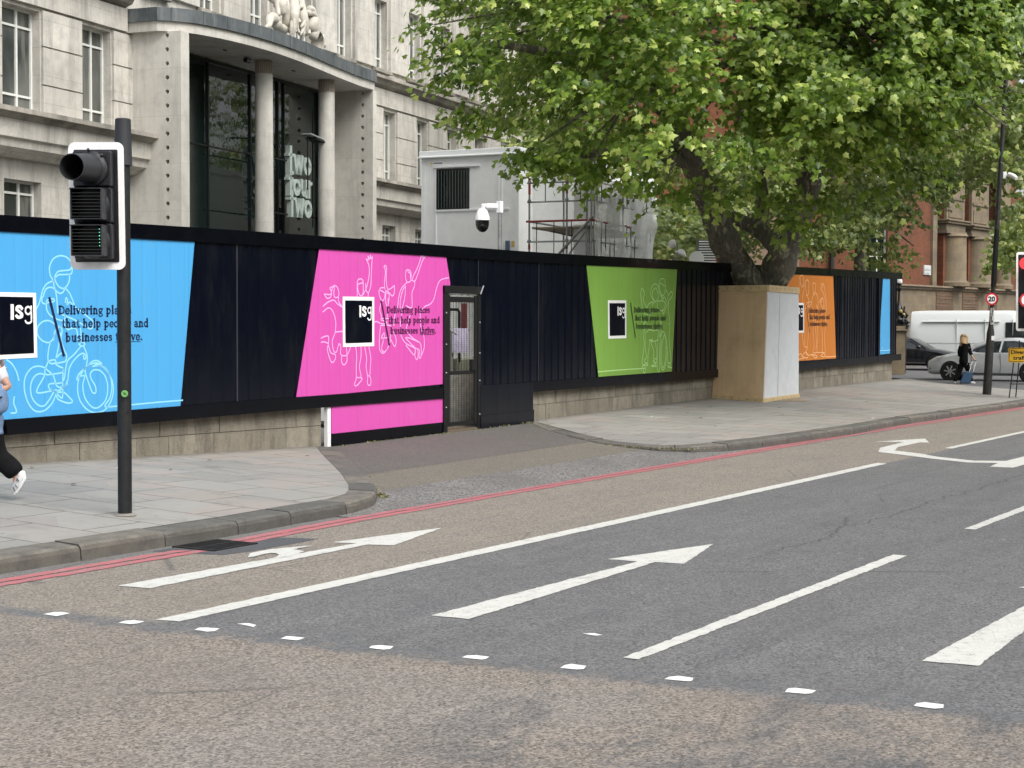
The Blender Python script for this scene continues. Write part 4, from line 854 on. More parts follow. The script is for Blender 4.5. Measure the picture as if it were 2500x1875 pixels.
def lead_mat():
    n = NT('lead roofing'); p = n.pos(); st = n.noise(n.mapping(p, (1, 1, .15)), 6, 5, .7); big = n.noise(p, 1.2, 4)
    c = n.mix(n.ramp(big, .35, .65), (.07, .083, .093), (.13, .145, .15)); c = n.mix(n.ramp(st, .5, .72, 0, .6), c, (.24, .255, .25)); n.bump(st, .3, .01); return n.out(c, .5, .3)
M_lead = lead_mat()
slab_ring('lead_edge', .07, SOF+.24, SOF+.56, M_lead, 0.05)
m = MB(); P = slab_poly(.075)
for i in range(2, len(P), 4): a = W(P[i][0], P[i][1], SOF+.24); m.tube([a, a+np.array([0, 0, .325])], .016, 6)
m.build('lead_roll', M_lead, ob)
for u, o in ((645, 1.05), (797, 1.0)):
    t, _ = FPL.tz(u, 400, o); c = W(t, o, 0)
    m = MB(); m.lathe([(.265, 0), (.265, 1), (.255, 4), (.235, SOF-.42), (.235, SOF-.36), (.215, SOF-.355), (.215, SOF-.02)], c, n=40); col = m.build('column', M_port2, ob, smooth=True, sharp=30)
    f = MB()
    for k in range(26): th = 2*PI*k/26; q = c+np.array([math.cos(th), math.sin(th), 0])*.22; f.tube([q+[0, 0, SOF-.355], q+[0, 0, SOF-.012]], .018, 6)
    f.build('fluted_neck', flat('brown capital stone', (.33, .265, .22), .8), col)
m = MB(); m.tube([W(7.15, 1.0, SOF-.1), W(7.35, 1.0, SOF-.1)], .07); m.pbox(FPL, 6.05, 6.2, 1.0, 1.03, SOF-.03, SOF-.004); m.pbox(FPL, 9.6, 9.75, 1.0, 1.03, SOF-.03, SOF-.004); m.build('soffit_fitting', M_black, ob)
m = MB(); GO = -.02
m.add([W(PT0, GO, 0), W(12.95, GO, 0), W(12.95, GO, 8.84), W(PT0, GO, 8.84)], [(0, 1, 2, 3)]); gw = m.build('entrance_glazing', M_dglass, ob)
m = MB()
for t in (5.45, 6.9, 9.05, 10.55, 10.9): m.pbox(FPL, t-.025, t+.025, GO, GO+.05, 0, 8.84)
for z in (3.4, 6.58): m.pbox(FPL, PT0, 9.05, GO+.004, GO+.04, z-.02, z+.02)
m.pbox(FPL, PT0, 12.95, GO+.002, GO+.06, 8.78, 8.88); m.pbox(FPL, 12.9, 13.0, GO-.02, GO+.08, 0, 8.87)
m.build('glazing_bar', M_black, gw)
m = MB(); m.pbox(FPL, 6.9, 8.9, GO+.05, GO+.12, 3.15, 3.27); m.pbox(FPL, 7.7, 8.15, GO+.05, GO+.06, 3.3, 3.95); m.build('door_panel', flat('pale door panel', (.36, .40, .37), .5), gw)
m = MB(); m.add([W(13.0, -.01, 0), W(PT1, -.01, 0), W(PT1, -.01, 8.9), W(13.0, -.01, 8.9)], [(0, 1, 2, 3)]); m.build('portico_back_wall', M_port2, ob)
m = MB()
for t, z in ((14.02+.35, 0),): pass
# ---- letter sign, hung between the column and flank
sg = thing('letter_sign', 'three stacked words two four two in thick pale letters hung before the dark entrance glass', 'sign', tuple(W(10.2, .75, 4)))
TW = {'t': (.64, [([(.3, 1.42), (.3, 0)], .26), ([(.06, .98), (.56, .98)], .17)]), 'w': (1.25, [([(.1, 1.), (.38, .02)], .22), ([(.38, .02), (.62, .98)], .2), ([(.62, .98), (.88, .02)], .2), ([(.88, .02), (1.14, 1.)], .22)]),
      'o': (1.05, [(arc(.5, .5, .37, .40, 0, 360, 20), .24)]), 'f': (.66, [([(.3, 0), (.3, 1.12)]+arc(.54, 1.12, .24, .24, 180, 70, 6), .22), ([(.06, .98), (.58, .98)], .17)]),
      'u': (1.02, [([(.17, 1.), (.17, .42)]+arc(.47, .42, .30, .32, 180, 360, 12)+[(.77, .5)], .24), ([(.8, 1.), (.8, 0)], .24)]), 'r': (.66, [([(.18, 0), (.18, 1.)], .25), ([(.2, .62)]+arc(.5, .64, .28, .24, 170, 85, 6), .2)])}
SO = .75
def extr(word, p0, p1):
    (t0, z0), (t1, z1) = FPL.tz(680+p0[0]/6.38, 300+p0[1]/6.38, SO), FPL.tz(680+p1[0]/6.38, 300+p1[1]/6.38, SO)
    s_ = (t1-t0)/adv(TW, word); h = MB(); text_strokes(h, TW, word, t0, z0, s_, s_*1.12, 0, 0, T=lambda a, o, z: tuple(W(a, SO, z)))
    n0 = len(h.v); V = [np.array(v) for v in h.v]; m = MB(); m.v = [tuple(v) for v in V]+[tuple(v-FPL.n*.15) for v in V]
    from collections import Counter
    ec = Counter()
    for f in h.f:
        for i in range(4): ec[frozenset((f[i], f[(i+1) % 4]))] += 1
    for f in h.f:
        m.f.append(f); m.f.append(tuple(i+n0 for i in f)[::-1])
        for i in range(4):
            a, b = f[i], f[(i+1) % 4]
            if ec[frozenset((a, b))] == 1: m.f.append((b, a, a+n0, b+n0))
    m.m = [0]*len(m.f); m.build('word', flat('pale green letters', (.36, .42, .39), .4, 0, .08), sg)
extr('two', (160, 765), (520, 812)); extr('four', (160, 1112), (535, 1150)); extr('two', (180, 1442), (530, 1470))
m = MB(); tL = FPL.tz(680+165/6.38, 400, SO)[0]; tR = FPL.tz(680+690/6.38, 400, SO)[0]
z1 = FPL.tz(680+600/6.38, 300+665/6.38, SO)[1]; z2 = FPL.tz(680+600/6.38, 300+1475/6.38, SO)[1]
for z in (z1, z2): m.bar(W(tL-2.2, SO-.12, z), W(tR, SO-.12, z), .035); m.pbox(FPL, tR-.05, tR+.06, SO-.2, SO+.02, z-.33, z+.33)
m.bar(W(tL+1.55, SO-.1, z2-.3), W(tL+1.55, SO-.1, z1+1.6), .03)
m.build('hanging_rail', M_black, sg)
lt = thing('entrance_lamp', 'slim black flood lamp on an arm above the letter sign', 'lamp', tuple(W(10.2, .9, 6)))
a = FPL.tz(680+480/6.38, 300+170/6.38, .9); b = FPL.tz(680+810/6.38, 300+300/6.38, .9); c = FPL.tz(680+150/6.38, 300+190/6.38, .9)
m = MB(); m.bar(W(a[0]-.2, .9, a[1]-.03), W(b[0], .9, a[1]-.18), .34, .05); m.build('lamp_head', flat('lamp grey', (.35, .38, .37), .35, .4), lt, bevel=.015)
m = MB(); m.bar(W(c[0], .9, c[1]), W(a[0], .9, a[1]-.06), .04); m.bar(W(a[0]-.1, .9, a[1]-.06), W(a[0]-.1, .9, a[1]-1.6), .03); m.bar(W(a[0]+.1, .9, a[1]-.12), W(b[0]-.15, .9, a[1]-.24), .36, .04); m.build('lamp_arm', M_black, lt)
# ---- statue group seated on the portico roof
M_stat = flat('white statue stone', (.50, .47, .41), .75, 0, .22, 5, .3, dirt=.5)
st = thing('statue_group', 'pale stone statue group of seated robed figures on the curved lead roof', 'statue', tuple(W(8.4, 1.3, SOF+.56)))
SZ = SOF+.5
def stp(x, y, o):      # survey of the figure from the detail view: pixel of the 12.3x enlargement -> point at offset o
    t, z = FPL.tz(640+x/12.29, y/12.29, o); return tuple(W(t, o, z))
def stskin(J, E_): J = [(*[float(c) for c in stp(a, b, o)], r, r) for a, b, o, r in J]; q = skin('stone_figure', [(j[0], j[1], j[2], j[3]) for j in J], E_, M_stat, st, 2); off = Vector(st.location); q.data.transform(Matrix.Translation(-off)); return q
stskin([(200, -330, 1.2, .17), (330, -150, 1.2, .22), (640, 40, 1.2, .20), (600, -330, 1.2, .13), (600, -500, 1.2, .14), (430, 60, 1.35, .085), (500, 480, 1.5, .065), (600, 130, 1.5, .13), (630, 480, 1.5, .10), (740, 160, 1.5, .10), (700, 700, 1.4, .12), (850, 880, 1.3, .08)],
       [(0, 1), (1, 2), (0, 3), (3, 4), (1, 5), (5, 6), (2, 7), (7, 8), (2, 9), (9, 10), (10, 11)])
stskin([(420, 560, 1.3, .17), (220, 540, 1.5, .13), (210, 700, 1.55, .11), (190, 800, 1.6, .075), (90, 820, 1.7, .05), (450, 780, 1.4, .15), (600, 900, 1.3, .17), (700, 760, 1.2, .2)], [(0, 1), (1, 2), (2, 3), (3, 4), (0, 5), (5, 6), (6, 7)])
stskin([(1000, -420, 1.1, .2), (980, -150, 1.1, .22), (900, 100, 1.25, .13), (960, 420, 1.5, .16), (850, 1000, 1.5, .12), (1100, 350, 1.45, .14), (1250, 560, 1.5, .15), (1250, 1120, 1.4, .15), (1180, -100, 1.3, .1), (1180, 260, 1.5, .07), (1100, -560, 1.1, .16), (960, 760, 1.5, .12)],
       [(0, 1), (1, 2), (2, 5), (1, 3), (3, 11), (11, 4), (1, 6), (6, 7), (0, 8), (8, 9), (0, 10)])
stskin([(1390, 220, 1.2, .13), (1350, 390, 1.2, .10), (1560, 470, 1.15, .16), (1500, 700, 1.15, .24), (1420, 960, 1.2, .2), (1640, 880, 1.2, .13), (1500, 1180, 1.25, .16), (1300, 360, 1.35, .06), (1180, 430, 1.45, .05)], [(0, 2), (2, 1), (2, 3), (3, 4), (3, 5), (5, 6), (1, 7), (7, 8)])
stskin([(1560, 1180, 1.2, .22), (1650, 1020, 1.2, .14), (1750, 1130, 1.25, .08), (1840, 1230, 1.3, .06), (1700, 1290, 1.2, .16), (1900, 1380, 1.2, .07)], [(0, 1), (1, 2), (2, 3), (0, 4), (4, 5)])
m = MB()
for k, (x0, x1, y0, y1, r) in enumerate([(1080, 1150, 520, 720, .025), (1150, 1280, 820, 620, .03), (1120, 1060, 1050, 820, .025), (1130, 1300, 1060, 700, .03), (1210, 1260, 1180, 800, .03), (850, 880, 1080, 620, .03), (920, 960, 1020, 560, .03), (1380, 1420, 1080, 900, .03)]):
    m.tube([stp(x0, y0, 1.56), stp((x0+x1)/2+10, (y0+y1)/2+25, 1.60), stp(x1, y1, 1.56)], [r*1.1, r*1.7, r*1.1], 8)
m.build('robe_fold', M_stat, st, smooth=True)
# ============================================================ site cabins
M_cab = flat('cabin grey white', (.80, .81, .80), .45, 0, .05, 3, .05); M_cabl = flat('cabin white trim', (.8, .82, .82), .4, 0, .03)
CA = R(-84)
def site_office(label, corner, z0, z1, width, length, win=True, name='site_office'):
    pf = Plane(corner, CA); pf.P = pf.P; ps = Plane(corner, FA)
    r = thing(name, label, 'cabin', (corner[0], corner[1], 0))
    # end face along pf (t negative = left), long side along ps
    m = MB(); a = np.array([corner[0], corner[1], z0]); e1 = -pf.d*width; e2 = ps.d*length
    m.fbox(a, e1, e2, (0, 0, z1-.16-z0)); m.build('body', M_cab, r)
    m = MB(); u = pf.d*.05; m.fbox(a+u-ps.d*.06+np.array([0, 0, z1-z0-.16]), e1-u*2, e2+ps.d*.12, (0, 0, .19)); m.fbox(a+u*1.6-ps.d*.1+np.array([0, 0, z1-z0-.17]), e1-u*3.2, e2*.0+ps.d*.06, (0, 0, .05)); m.build('roof', M_cabl, r, bevel=.01)
    m = MB()
    for off in (0., width-.12): m.fbox(a-pf.d*off-ps.d*.012, -pf.d*.12, ps.d*.008, (0, 0, z1-.16-z0))
    m.build('corner_post', M_cabl, r)
    return r, pf, ps, a
so_, pf, ps, a0 = site_office('upper white site office cabin with dark barred window beside the portico', (37.75, 23.0), 0., 6.74, 3.06, 7.3)
def onf(t0, t1, o0, o1, z0, z1, m): m.fbox(pf.w(0, 0, 0)+pf.d*t0-ps.d*o0+np.array([0, 0, z0]), pf.d*(t1-t0), -ps.d*(o1-o0), (0, 0, z1-z0))
m = MB(); onf(-2.62, -.3, .0, .03, 5.06, 5.11, m); onf(-2.66, -1.2, 0, .05, 6.29, 6.34, m); onf(-2.62, -2.58, 0, .02, 2.5, 6.29, m); onf(-.55, -.5, 0, .02, 5.1, 6.0, m); onf(-.64, -.6, 0, .02, 5.1, 6.0, m); m.build('trim', M_cabl, so_)
m = MB(); onf(-2.57, -1.53, -.01, .025, 5.12, 6.26, m); wf = m.build('window', flat('dark frame', (.03, .03, .03), .4), so_)
m = MB(); onf(-2.53, -2.07, .02, .032, 5.16, 6.22, m); onf(-2.03, -1.57, .02, .032, 5.16, 6.22, m); m.build('pane', M_dglass, wf)
m = MB()
for k in range(11): t = -2.5+k*.09; onf(t, t+.012, .034, .042, 5.16, 6.2, m)
m.build('window_bar', flat('grey bars', (.2, .2, .2), .4, .5), wf)
m = MB(); onf(-2.8, -2.35, .0, .012, 6.36, 6.48, m); pl_ = m.build('label_plate', WHITE, so_); m = MB(); m.lathe([(.035, 0), (.035, .006)], pf.w(-2.73, 0, 6.42)-ps.d*.013, -ps.d, 12); m.build('yellow_dot', flat('yellow', (.8, .6, .03), .5), pl_)
m = MB()
for k in range(8): onf(-2.66+k*.034, -2.64+k*.034, .013, .018, 6.405, 6.44, m)
m.build('plate_writing', INK, pl_)
m = MB(); onf(-.38, -.26, 0, .09, 3.92, 4.2, m); m.tube([pf.w(-.32, 0, 3.95)-ps.d*.08, pf.w(-.30, 0, 3.2)-ps.d*.08, pf.w(-.31, 0, 2.8)-ps.d*.05], .03); m.build('power_inlet', flat('blue grey plastic', (.08, .12, .17), .5), so_, bevel=.01)
m = MB(); onf(-.22, -.13, 0, .01, 4.02, 4.19, m); m.build('warning_sticker', flat('orange yellow sticker', (.6, .4, .12), .6), so_)
s2, pf2, ps2, a2 = site_office('second white site office cabin standing behind the scaffold tower', (39.0, 21.3), 0., 6.36, 2.9, 6.0)
m = MB(); m.fbox(pf2.w(-.42, 0, 5.2)-ps2.d*.012, pf2.d*.0-pf2.d*.0+pf2.d*.34, -ps2.d*.01, (0, 0, .6)); 
m = MB()
for t in (1.0, 3.2): m.fbox(ps2.w(t, .0, 4.6), ps2.d*1.2, ps2.n*.03, (0, 0, 1.0))
m.build('window', flat('dark frame', (.03, .03, .03), .4), s2)
# ---- scaffold tower with debris netting
sc_ = thing('scaffold_tower', 'galvanised scaffold stair tower with red rails and grey netting in front of the white cabins', 'scaffold', (33.471, 18.369, 0))
pfs = Plane((33.471, 18.369), CA); pss = Plane((33.471, 18.369), FA)
def SP(a, b, z): return pfs.P - pfs.d*(-a) + pss.d*b + np.array([0, 0, z])     # a: across (negative = left), b: along
M_galv = flat('galvanised tube', (.30, .31, .31), .4, .7, .25, 12); M_redp = flat('red painted tube', (.28, .055, .05), .5, .2, .2, 10); M_dk = flat('dark tube', (.07, .075, .08), .4, .5)
def sx(a): return a
posts = [(-1.63, 0), (-.64, 0), (0, 0), (0, 2.45), (0, 4.86), (-1.63, 2.45), (-1.63, 4.86), (.0, .22), (-.12, 0)]
m = MB()
for a, b in posts: m = MB(); m.tube([SP(a, b, 0), SP(a, b, 5.9 if b < 1 and a > -.2 else 5.42)], .024, 8); m.build('upright', M_galv, sc_)
m = MB()
for a, b in posts[:5]:
    for z in (2.9, 3.4, 3.88, 4.35, 4.85, 5.3): m = MB(); m.lathe([(.045, 0), (.045, .05)], SP(a, b, z), n=8); m.build('coupler', M_galv, sc_)
for a in (-1.63, -.64):
    for z0_, z1_ in ((5.02, 5.42), (3.7, 3.82)): m = MB(); m.tube([SP(a, 0, z0_), SP(a, 0, z1_)], .031, 8); m.build('red_tube_band', M_redp, sc_)
m = MB()
for z in (5.3, 4.84, 3.88, 3.38):
    m.tube([SP(-1.7, 0.03, z), SP(.1, .03, z)], .02, 8, 0)
    m.tube([SP(.03, -.1, z), SP(.03, 4.95, z)], .02, 8, 0)
m.tube([SP(-1.7, -.03, 4.37), SP(.1, -.03, 4.37)], .026, 8, 1); m.tube([SP(.0, -.1, 4.37), SP(.0, 4.95, 4.37)], .026, 8, 1)
m.tube([SP(-1.7, 2.45, 4.37), SP(.1, 2.45, 4.37)], .024, 8, 0); m.tube([SP(-1.63, 0, 4.37), SP(-1.63, 4.9, 4.37)], .024, 8, 0)
m.build('ledger', [M_galv, M_redp], sc_)
for a_, b_, r_ in ((SP(-1.2, -.05, 3.2), SP(.05, -.05, 4.45), .035), (SP(-1.0, .1, 3.1), SP(-.1, .1, 4.2), .02), (SP(.02, 4.1, 3.0), SP(.02, 4.95, 4.7), .03), (SP(-1.5, 1, 4.2), SP(-.7, 2.3, 4.0), .02)): m = MB(); m.tube([a_, b_], r_, 8); m.build('brace', M_galv, sc_)
m = MB()
for k in range(7): a = -1.45+k*.23; m.tube([SP(a, .035, 4.85 if k % 2 else 3.4), SP(a, .035, 5.3 if k % 2 else 4.37)], .013, 6)
for k in range(14): b = .3+k*.34; m.tube([SP(.035, b, 4.84), SP(.035, b, 5.3)], .014, 6); m.tube([SP(.035, b, 3.4), SP(.035, b, 4.35)], .013, 6)
m.build('guard_bar', M_dk, sc_)
m = MB(); m.fbox(SP(-1.6, .1, 4.2), SP(-.05, .1, 4.2)-SP(-1.6, .1, 4.2), pss.d*4.7, (0, 0, .04)); m.fbox(SP(-1.6, .1, 2.2), SP(-.05, .1, 2.2)-SP(-1.6, .1, 2.2), pss.d*4.7, (0, 0, .04)); m.build('deck', flat('scaffold board', (.3, .25, .18), .8), sc_)
m = MB(); m.fbox(SP(-.64, .5, 4.42), SP(0., .5, 4.42)-SP(-.64, .5, 4.42), pss.d*.05, (0, 0, .86)); m.fbox(SP(-.64, .5, 3.3), SP(-.02, .5, 3.3)-SP(-.64, .5, 3.3), pss.d*.05, (0, 0, 1.0)); o = m.build('white_board', WHITE, sc_)
m = MB(); m.fbox(SP(-.22, .49, 4.98), SP(-.15, .49, 4.98)-SP(-.22, .49, 4.98), pss.d*.01, (0, 0, .08)); m.build('red_label', M_redp, o)
def net_mat():
    n = NT('debris netting'); p = n.pos(); a = n.noise(p, 60, 2); b = n.noise(p, 1.5, 4); n.out((.62, .63, .62), .8)
    n.b.inputs['Alpha'].default_value = 1; al = n.math('ADD', n.ramp(a, .45, .5, .50, .82), n.ramp(b, .3, .7, -.1, .1)); n.L(al, n.b.inputs['Alpha']); return n.m
m = MB(); NB, NZ = 30, 18
def netpt(i, j, side):
    b = i/NB*5.05; z = 2.9+j/NZ*2.5; w_ = .05+.04*math.sin(b*3+z*2)+.03*math.sin(b*7-z*5)+(.13*math.exp(-((z-4.55)/.25)**2) if i > NB-3 else 0)
    return SP(w_, b, z) if side else SP(-1.6*i/NB, 5.02+w_, z)
for side in (1, 0):
    b0 = len(m.v)
    for i in range(NB+1):
        for j in range(NZ+1): m.v.append(tuple(netpt(i, j, side)))
    for i in range(NB):
        for j in range(NZ): a = b0+i*(NZ+1)+j; m.f.append((a, a+NZ+1, a+NZ+2, a+1)); m.m.append(0)
m.build('netting', net_mat(), sc_, smooth=True)
br_ = thing('bird', 'small dark bird perched on the top scaffold rail', 'bird', tuple(SP(.03, .45, 5.32)))
p0 = SP(.03, .45, 5.32)
J = [(-.13, 0, .0, .012, .02), (-.05, 0, .06, .035), (.03, 0, .12, .045), (.08, 0, .17, .03), (.11, 0, .19, .028), (.15, 0, .185, .006)]
b_ = skin('body', [(j[0]*RT[0]*1.2, j[0]*RT[1]*1.2, j[2]+.02, *j[3:]) for j in J], [(i, i+1) for i in range(5)], flat('black feather', (.012, .012, .014), .6), br_, 2)
# ---- dome camera on a pole behind the hoarding
pc = thing('dome_camera', 'white and black dome security camera on a steel pole behind the black hoarding', 'security camera', (0, 0, 0))
D_ = 27.5; pb = dep(1220, 560, D_); pc.location = (pb[0], pb[1], 0)
m = MB(); t_ = dep(1219, 495, D_)[2]; m.tube([(pb[0], pb[1], .1), (pb[0], pb[1], t_)], .034, 12); m.build('pole', M_galv, pc)
h = -_rt; q = np.array([pb[0], pb[1], 0])
z_arm = dep(1210, 503, D_)[2]; m = MB(); m.bar(q+[0, 0, z_arm]+h*.04, q+[0, 0, z_arm-.0]+h*.23, .10, .08); m.tube([q+[0, 0, z_arm]+h*.2, q+[0, 0, z_arm]+h*.28, q+[0, 0, z_arm-.10]+h*.30], [.045, .05, .05], 12); m.cbox(q+[0, 0, z_arm-.02], .09, .09, .2); m.build('bracket', WHITE, pc, bevel=.006)
cz = dep(1185, 538, D_)[2]; cc = q+h*.30+np.array([0, 0, cz])
m = MB(); m.lathe([(.05, .20), (.085, .17), (.125, .05), (.13, .0), (.12, -.005)][::-1], cc, n=32); m.build('housing', WHITE, pc, smooth=True)
m = MB(); m.lathe([(.01, -.205), (.06, -.19), (.10, -.14), (.116, -.08), (.116, -.006)], cc, n=32); m.ball(cc+np.array([0, 0, -.1])-FW*.045, .075); m.build('dome', flat('black dome', (.006, .006, .007), .08), pc, smooth=True)
# ---- white floodlights and louvre unit behind the hoarding
def flood(label, u, v, D, two=True):
    r = thing('floodlight', label, 'light', tuple(dep(u, v+60, D)*[1, 1, 0])); m = MB(); p = dep(u, v, D)
    m.tube([(p[0], p[1], 2), (p[0], p[1], p[2]+.12)], .025); m.build('pole', M_galv, r)
    m = MB(); m.lathe([(.02, .12), (.06, .1), (.16, 0), (.15, -.02), (.02, -.02)][::-1], p+[0, 0, -.14]-h*.08, np.array([0, 0, 1])-h*.5, n=20)
    if two: m.lathe([(.02, .08), (.09, .05), (.11, 0), (.02, -.02)][::-1], p+[0, 0, .1]+h*.12, h+np.array([0, 0, .2])-FW, n=20)
    m.build('reflector', WHITE, r, smooth=True)
flood('white lamp heads on a pole above the hoarding beside the tree', 1654, 606, 38); flood('single white lamp head seen in the fork of the tree', 1872, 640, 40, False)
lv = thing('louvre_unit', 'grey louvred plant unit behind the hoarding left of the tree trunk', 'plant unit', tuple(dep(1727, 640, 41)*[1, 1, 0]))
m = MB(); m.lathe([(.19, 0), (.19, .1)], dep(1700, 632, 41), -FW, 24); o = m.build('fan', M_cab, lv)
m = MB(); P = Plane(dep(1706, 640, 41)[:2], YAW-R(90)); za, zb2 = dep(1727, 640, 41)[2]-.2, dep(1727, 585, 41)[2]
m.fbox(P.w(0, 0, za), P.d*.42, P.n*-.5, (0, 0, zb2-za)); m.build('casing', flat('louvre dark', (.05, .055, .06), .5), lv)
m = MB(); z = za
while z < zb2-.03: m.fbox(P.w(0, 0.02, z), P.d*.42, np.array([0, 0, .03])+FW*.02, -FW*.012); z += .065
m.build('louvre', M_cab, lv)
# ============================================================ red brick building beyond the side street
def brick_mat(name, ang, c1, c2):
    n = NT(name); p = n.pos(); r = n.mapping(p, (1, 1, 1), (0, 0, -ang)); xyz = n.sep(r); q = n.comb(xyz[0], xyz[2], 0.)
    b = n.brick(q, .225, .075, .006, .5, c1, c2, (.12, .06, .035), .1, .1); big = n.noise(p, .5, 5, .65); med = n.noise(p, 2.5, 5, .7)
    c = n.mix(n.ramp(big, .4, .7, 0, .45), b[0], (.10, .04, .024)); c = n.mix(n.ramp(med, .5, .75, 0, .5), c, (.25, .09, .04)); return n.out(c, .88)
BANG = YAW-math.atan((4300-CX)/FPX)
def brick_plane(u, v, D, ang): p = dep(u, v, D); return Plane((p[0], p[1]), ang)
PB = brick_plane(2180, 790, 74., BANG)
LA = YAW-R(90)+R(2)
PA = Plane(PB.P[:2], LA)        # frontal left part, runs to the left as negative t
M_brk = brick_mat('red brick', BANG, (.155, .047, .017), (.105, .03, .011)); M_brkA = brick_mat('orange red brick', LA, (.185, .06, .022), (.13, .04, .015))
M_terr = stone_mat('buff terracotta', BANG, (.125, .086, .04), .55, .42, .016, .7, .5, cream=(.20, .143, .068)); M_terd = stone_mat('buff terracotta trim', BANG, (.11, .077, .04), .9, .5, .008, .7, .6, cream=(.18, .128, .066))
M_void = flat('dark recess', (.012, .010, .010), .9)
bb = thing('brick_building', 'red brick and buff terracotta building with round arched loggia beyond the white van', 'building', tuple(PB.P))
def bz(u, v, o=0): return PB.tz(u, v, o)
zc = bz(2330, 700)[1]      # cornice height
def bt(u, o=0): return bz(u, 700, o)[0]
# wall segments
tR = bt(2476); m = MB()
recs = [(bt(2279), bt(2302), zc, 14.5), (bt(2346), bt(2363), zc, 14.5), (bt(2404), bt(2434), zc, 14.5)]
wall_open(m, PB, 0, tR, 0, 18, recs, .8); m.build('brick_wall', M_brk, bb)
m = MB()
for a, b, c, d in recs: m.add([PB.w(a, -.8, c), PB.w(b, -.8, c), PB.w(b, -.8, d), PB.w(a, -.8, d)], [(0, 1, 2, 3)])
m.build('loggia_back', flat('deep red shade brick', (.028, .010, .007), .9), bb)  # brick colour darkened to stand in for the shade inside the loggia
m = MB(); aw, ah = bt(1235)-0, 0
tA0 = -19.; wins2 = [(-.55-.9, -.15, 3.9, 11.5)]
wall_open(m, PA, tA0-3, 0, 0, 18, [(-1.35, -.30, 1.2, 11.)], .35); m.build('brick_wall', M_brkA, bb)
window(bb, PA, -1.35, -.30, 1.2, 11., .3, mull=.6, trans=(.25, .4, .6, .8), fw=.1, pane=M_dglass)
for t in (-2.9, -7.2, -12): m = MB(); m.tube([PA.w(t, .12, 0), PA.w(t, .12, 15)], .11, 8); m.build('rain_pipe', flat('iron pipe', (.02, .02, .02), .5), bb)
for a_, b_ in ((-6.9, -4.4), (-15.4, -15.1)): m = MB(); m.pbox(PA, a_, b_, .0, .05, 0, 7.5); m.build('render_panel', flat('tan render', (.2, .135, .09), .85), bb)
m = MB()
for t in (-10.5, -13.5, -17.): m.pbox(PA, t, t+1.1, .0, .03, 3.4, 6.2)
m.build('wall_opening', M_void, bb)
# terracotta plinth with cornice
def bmould(t0, t1, prof, mat, name, pl=PB): m = MB(); m.prism([pl.w(t0, o, z) for o, z in prof], pl.d*(t1-t0)); return m.build(name, mat, bb)
bmould(-.02, tR+.1, [(0, 0), (.22, 0), (.22, zc-.26), (0, zc-.26)], M_terr, 'plinth')
bmould(-.1, tR+.22, [(0, zc), (.42, zc-.02), (.44, zc-.1), (.34, zc-.14), (.32, zc-.22), (.23, zc-.26), (0, zc-.26)], M_terd, 'plinth_cornice')
bmould(-8, .0, [(0, zc+.0), (.30, zc-.02), (.32, zc-.12), (.15, zc-.2), (0, zc-.2)], M_terd, 'plinth_cornice', PA)
bmould(-3.0, -.0, [(0, 0), (.2, 0), (.2, zc-.7), (0, zc-.7)], M_terr, 'plinth', PA)
m = MB()
for k in range(7): m.lathe([(.05, 0), (.09, .12), (.05, .3), (.07, .48)], PA.w(-2.7+k*.22, .12, zc-.69), n=10)
m.build('baluster', M_terd, bb)
for ua, ub in ((2285, 2327), (2349, 2388), (2414, 2434)):
    m = MB(); a, b = bt(ua, .22), bt(ub, .22); m.pbox(PB, a, b, .221, .245, zc-1.35, zc-.32); o = m.build('carved_panel', flat('dark terracotta', (.13, .075, .045), .85, 0, .3, 20, .5), bb)
    m = MB()
    for zz in (zc-.48, zc-.62, zc-.85, zc-1.0, zc-1.1): m.pbox(PB, a+.03, b-.03, .246, .27, zz, zz+.035)
    for k in range(12): t = a+.06+(b-a-.15)*k/11; m.pbox(PB, t, t+.03, .246, .265, zc-.8, zc-.66)
    m.build('carving', M_terd, o)
# columns, capitals and arches of the loggia
def col(u0, u1, cap0, cap1, u2):
    a, b = bt(u0), bt(u1); zt_ = bz((u0+u1)/2, cap0)[1]; zb_ = bz((u0+u1)/2, cap1)[1]; c = PB.w((a+b)/2-.1, .05, 0); r = (b-a)*.30
    m = MB(); m.lathe([(r*1.25, zc), (r*1.25, zc+.18), (r*1.05, zc+.26), (r, zc+.35), (r*.97, zb_-.2), (r*1.1, zb_-.12), (r, zb_)], c, n=32); k = m.build('column', M_terr, bb, smooth=True, sharp=30)
    m = MB(); m.pbox(PB, b-(b-a)*.22, b, -.3, .16, zc, zb_); m.build('pilaster', M_terd, bb)
    m = MB(); m.pbox(PB, a-.05, b+.05, -.4, .26, zb_, zb_+.14); m.pbox(PB, a, b, -.35, .2, zb_+.14, zt_-.2); m.pbox(PB, a-.1, b+.1, -.4, .34, zt_-.2, zt_-.08); m.pbox(PB, a-.16, b+.16, -.4, .42, zt_-.08, zt_); m.build('capital', M_terd, bb, bevel=.015)
    return a, b, zt_
cs = [col(2300, 2346, 538, 572, 0), col(2361, 2405, 552, 580, 0), col(2430, 2458, 562, 588, 0)]
m = MB(); m.pbox(PB, bt(2270), bt(2280), .0, .14, zc, 14.5); m.build('pilaster', M_terd, bb)
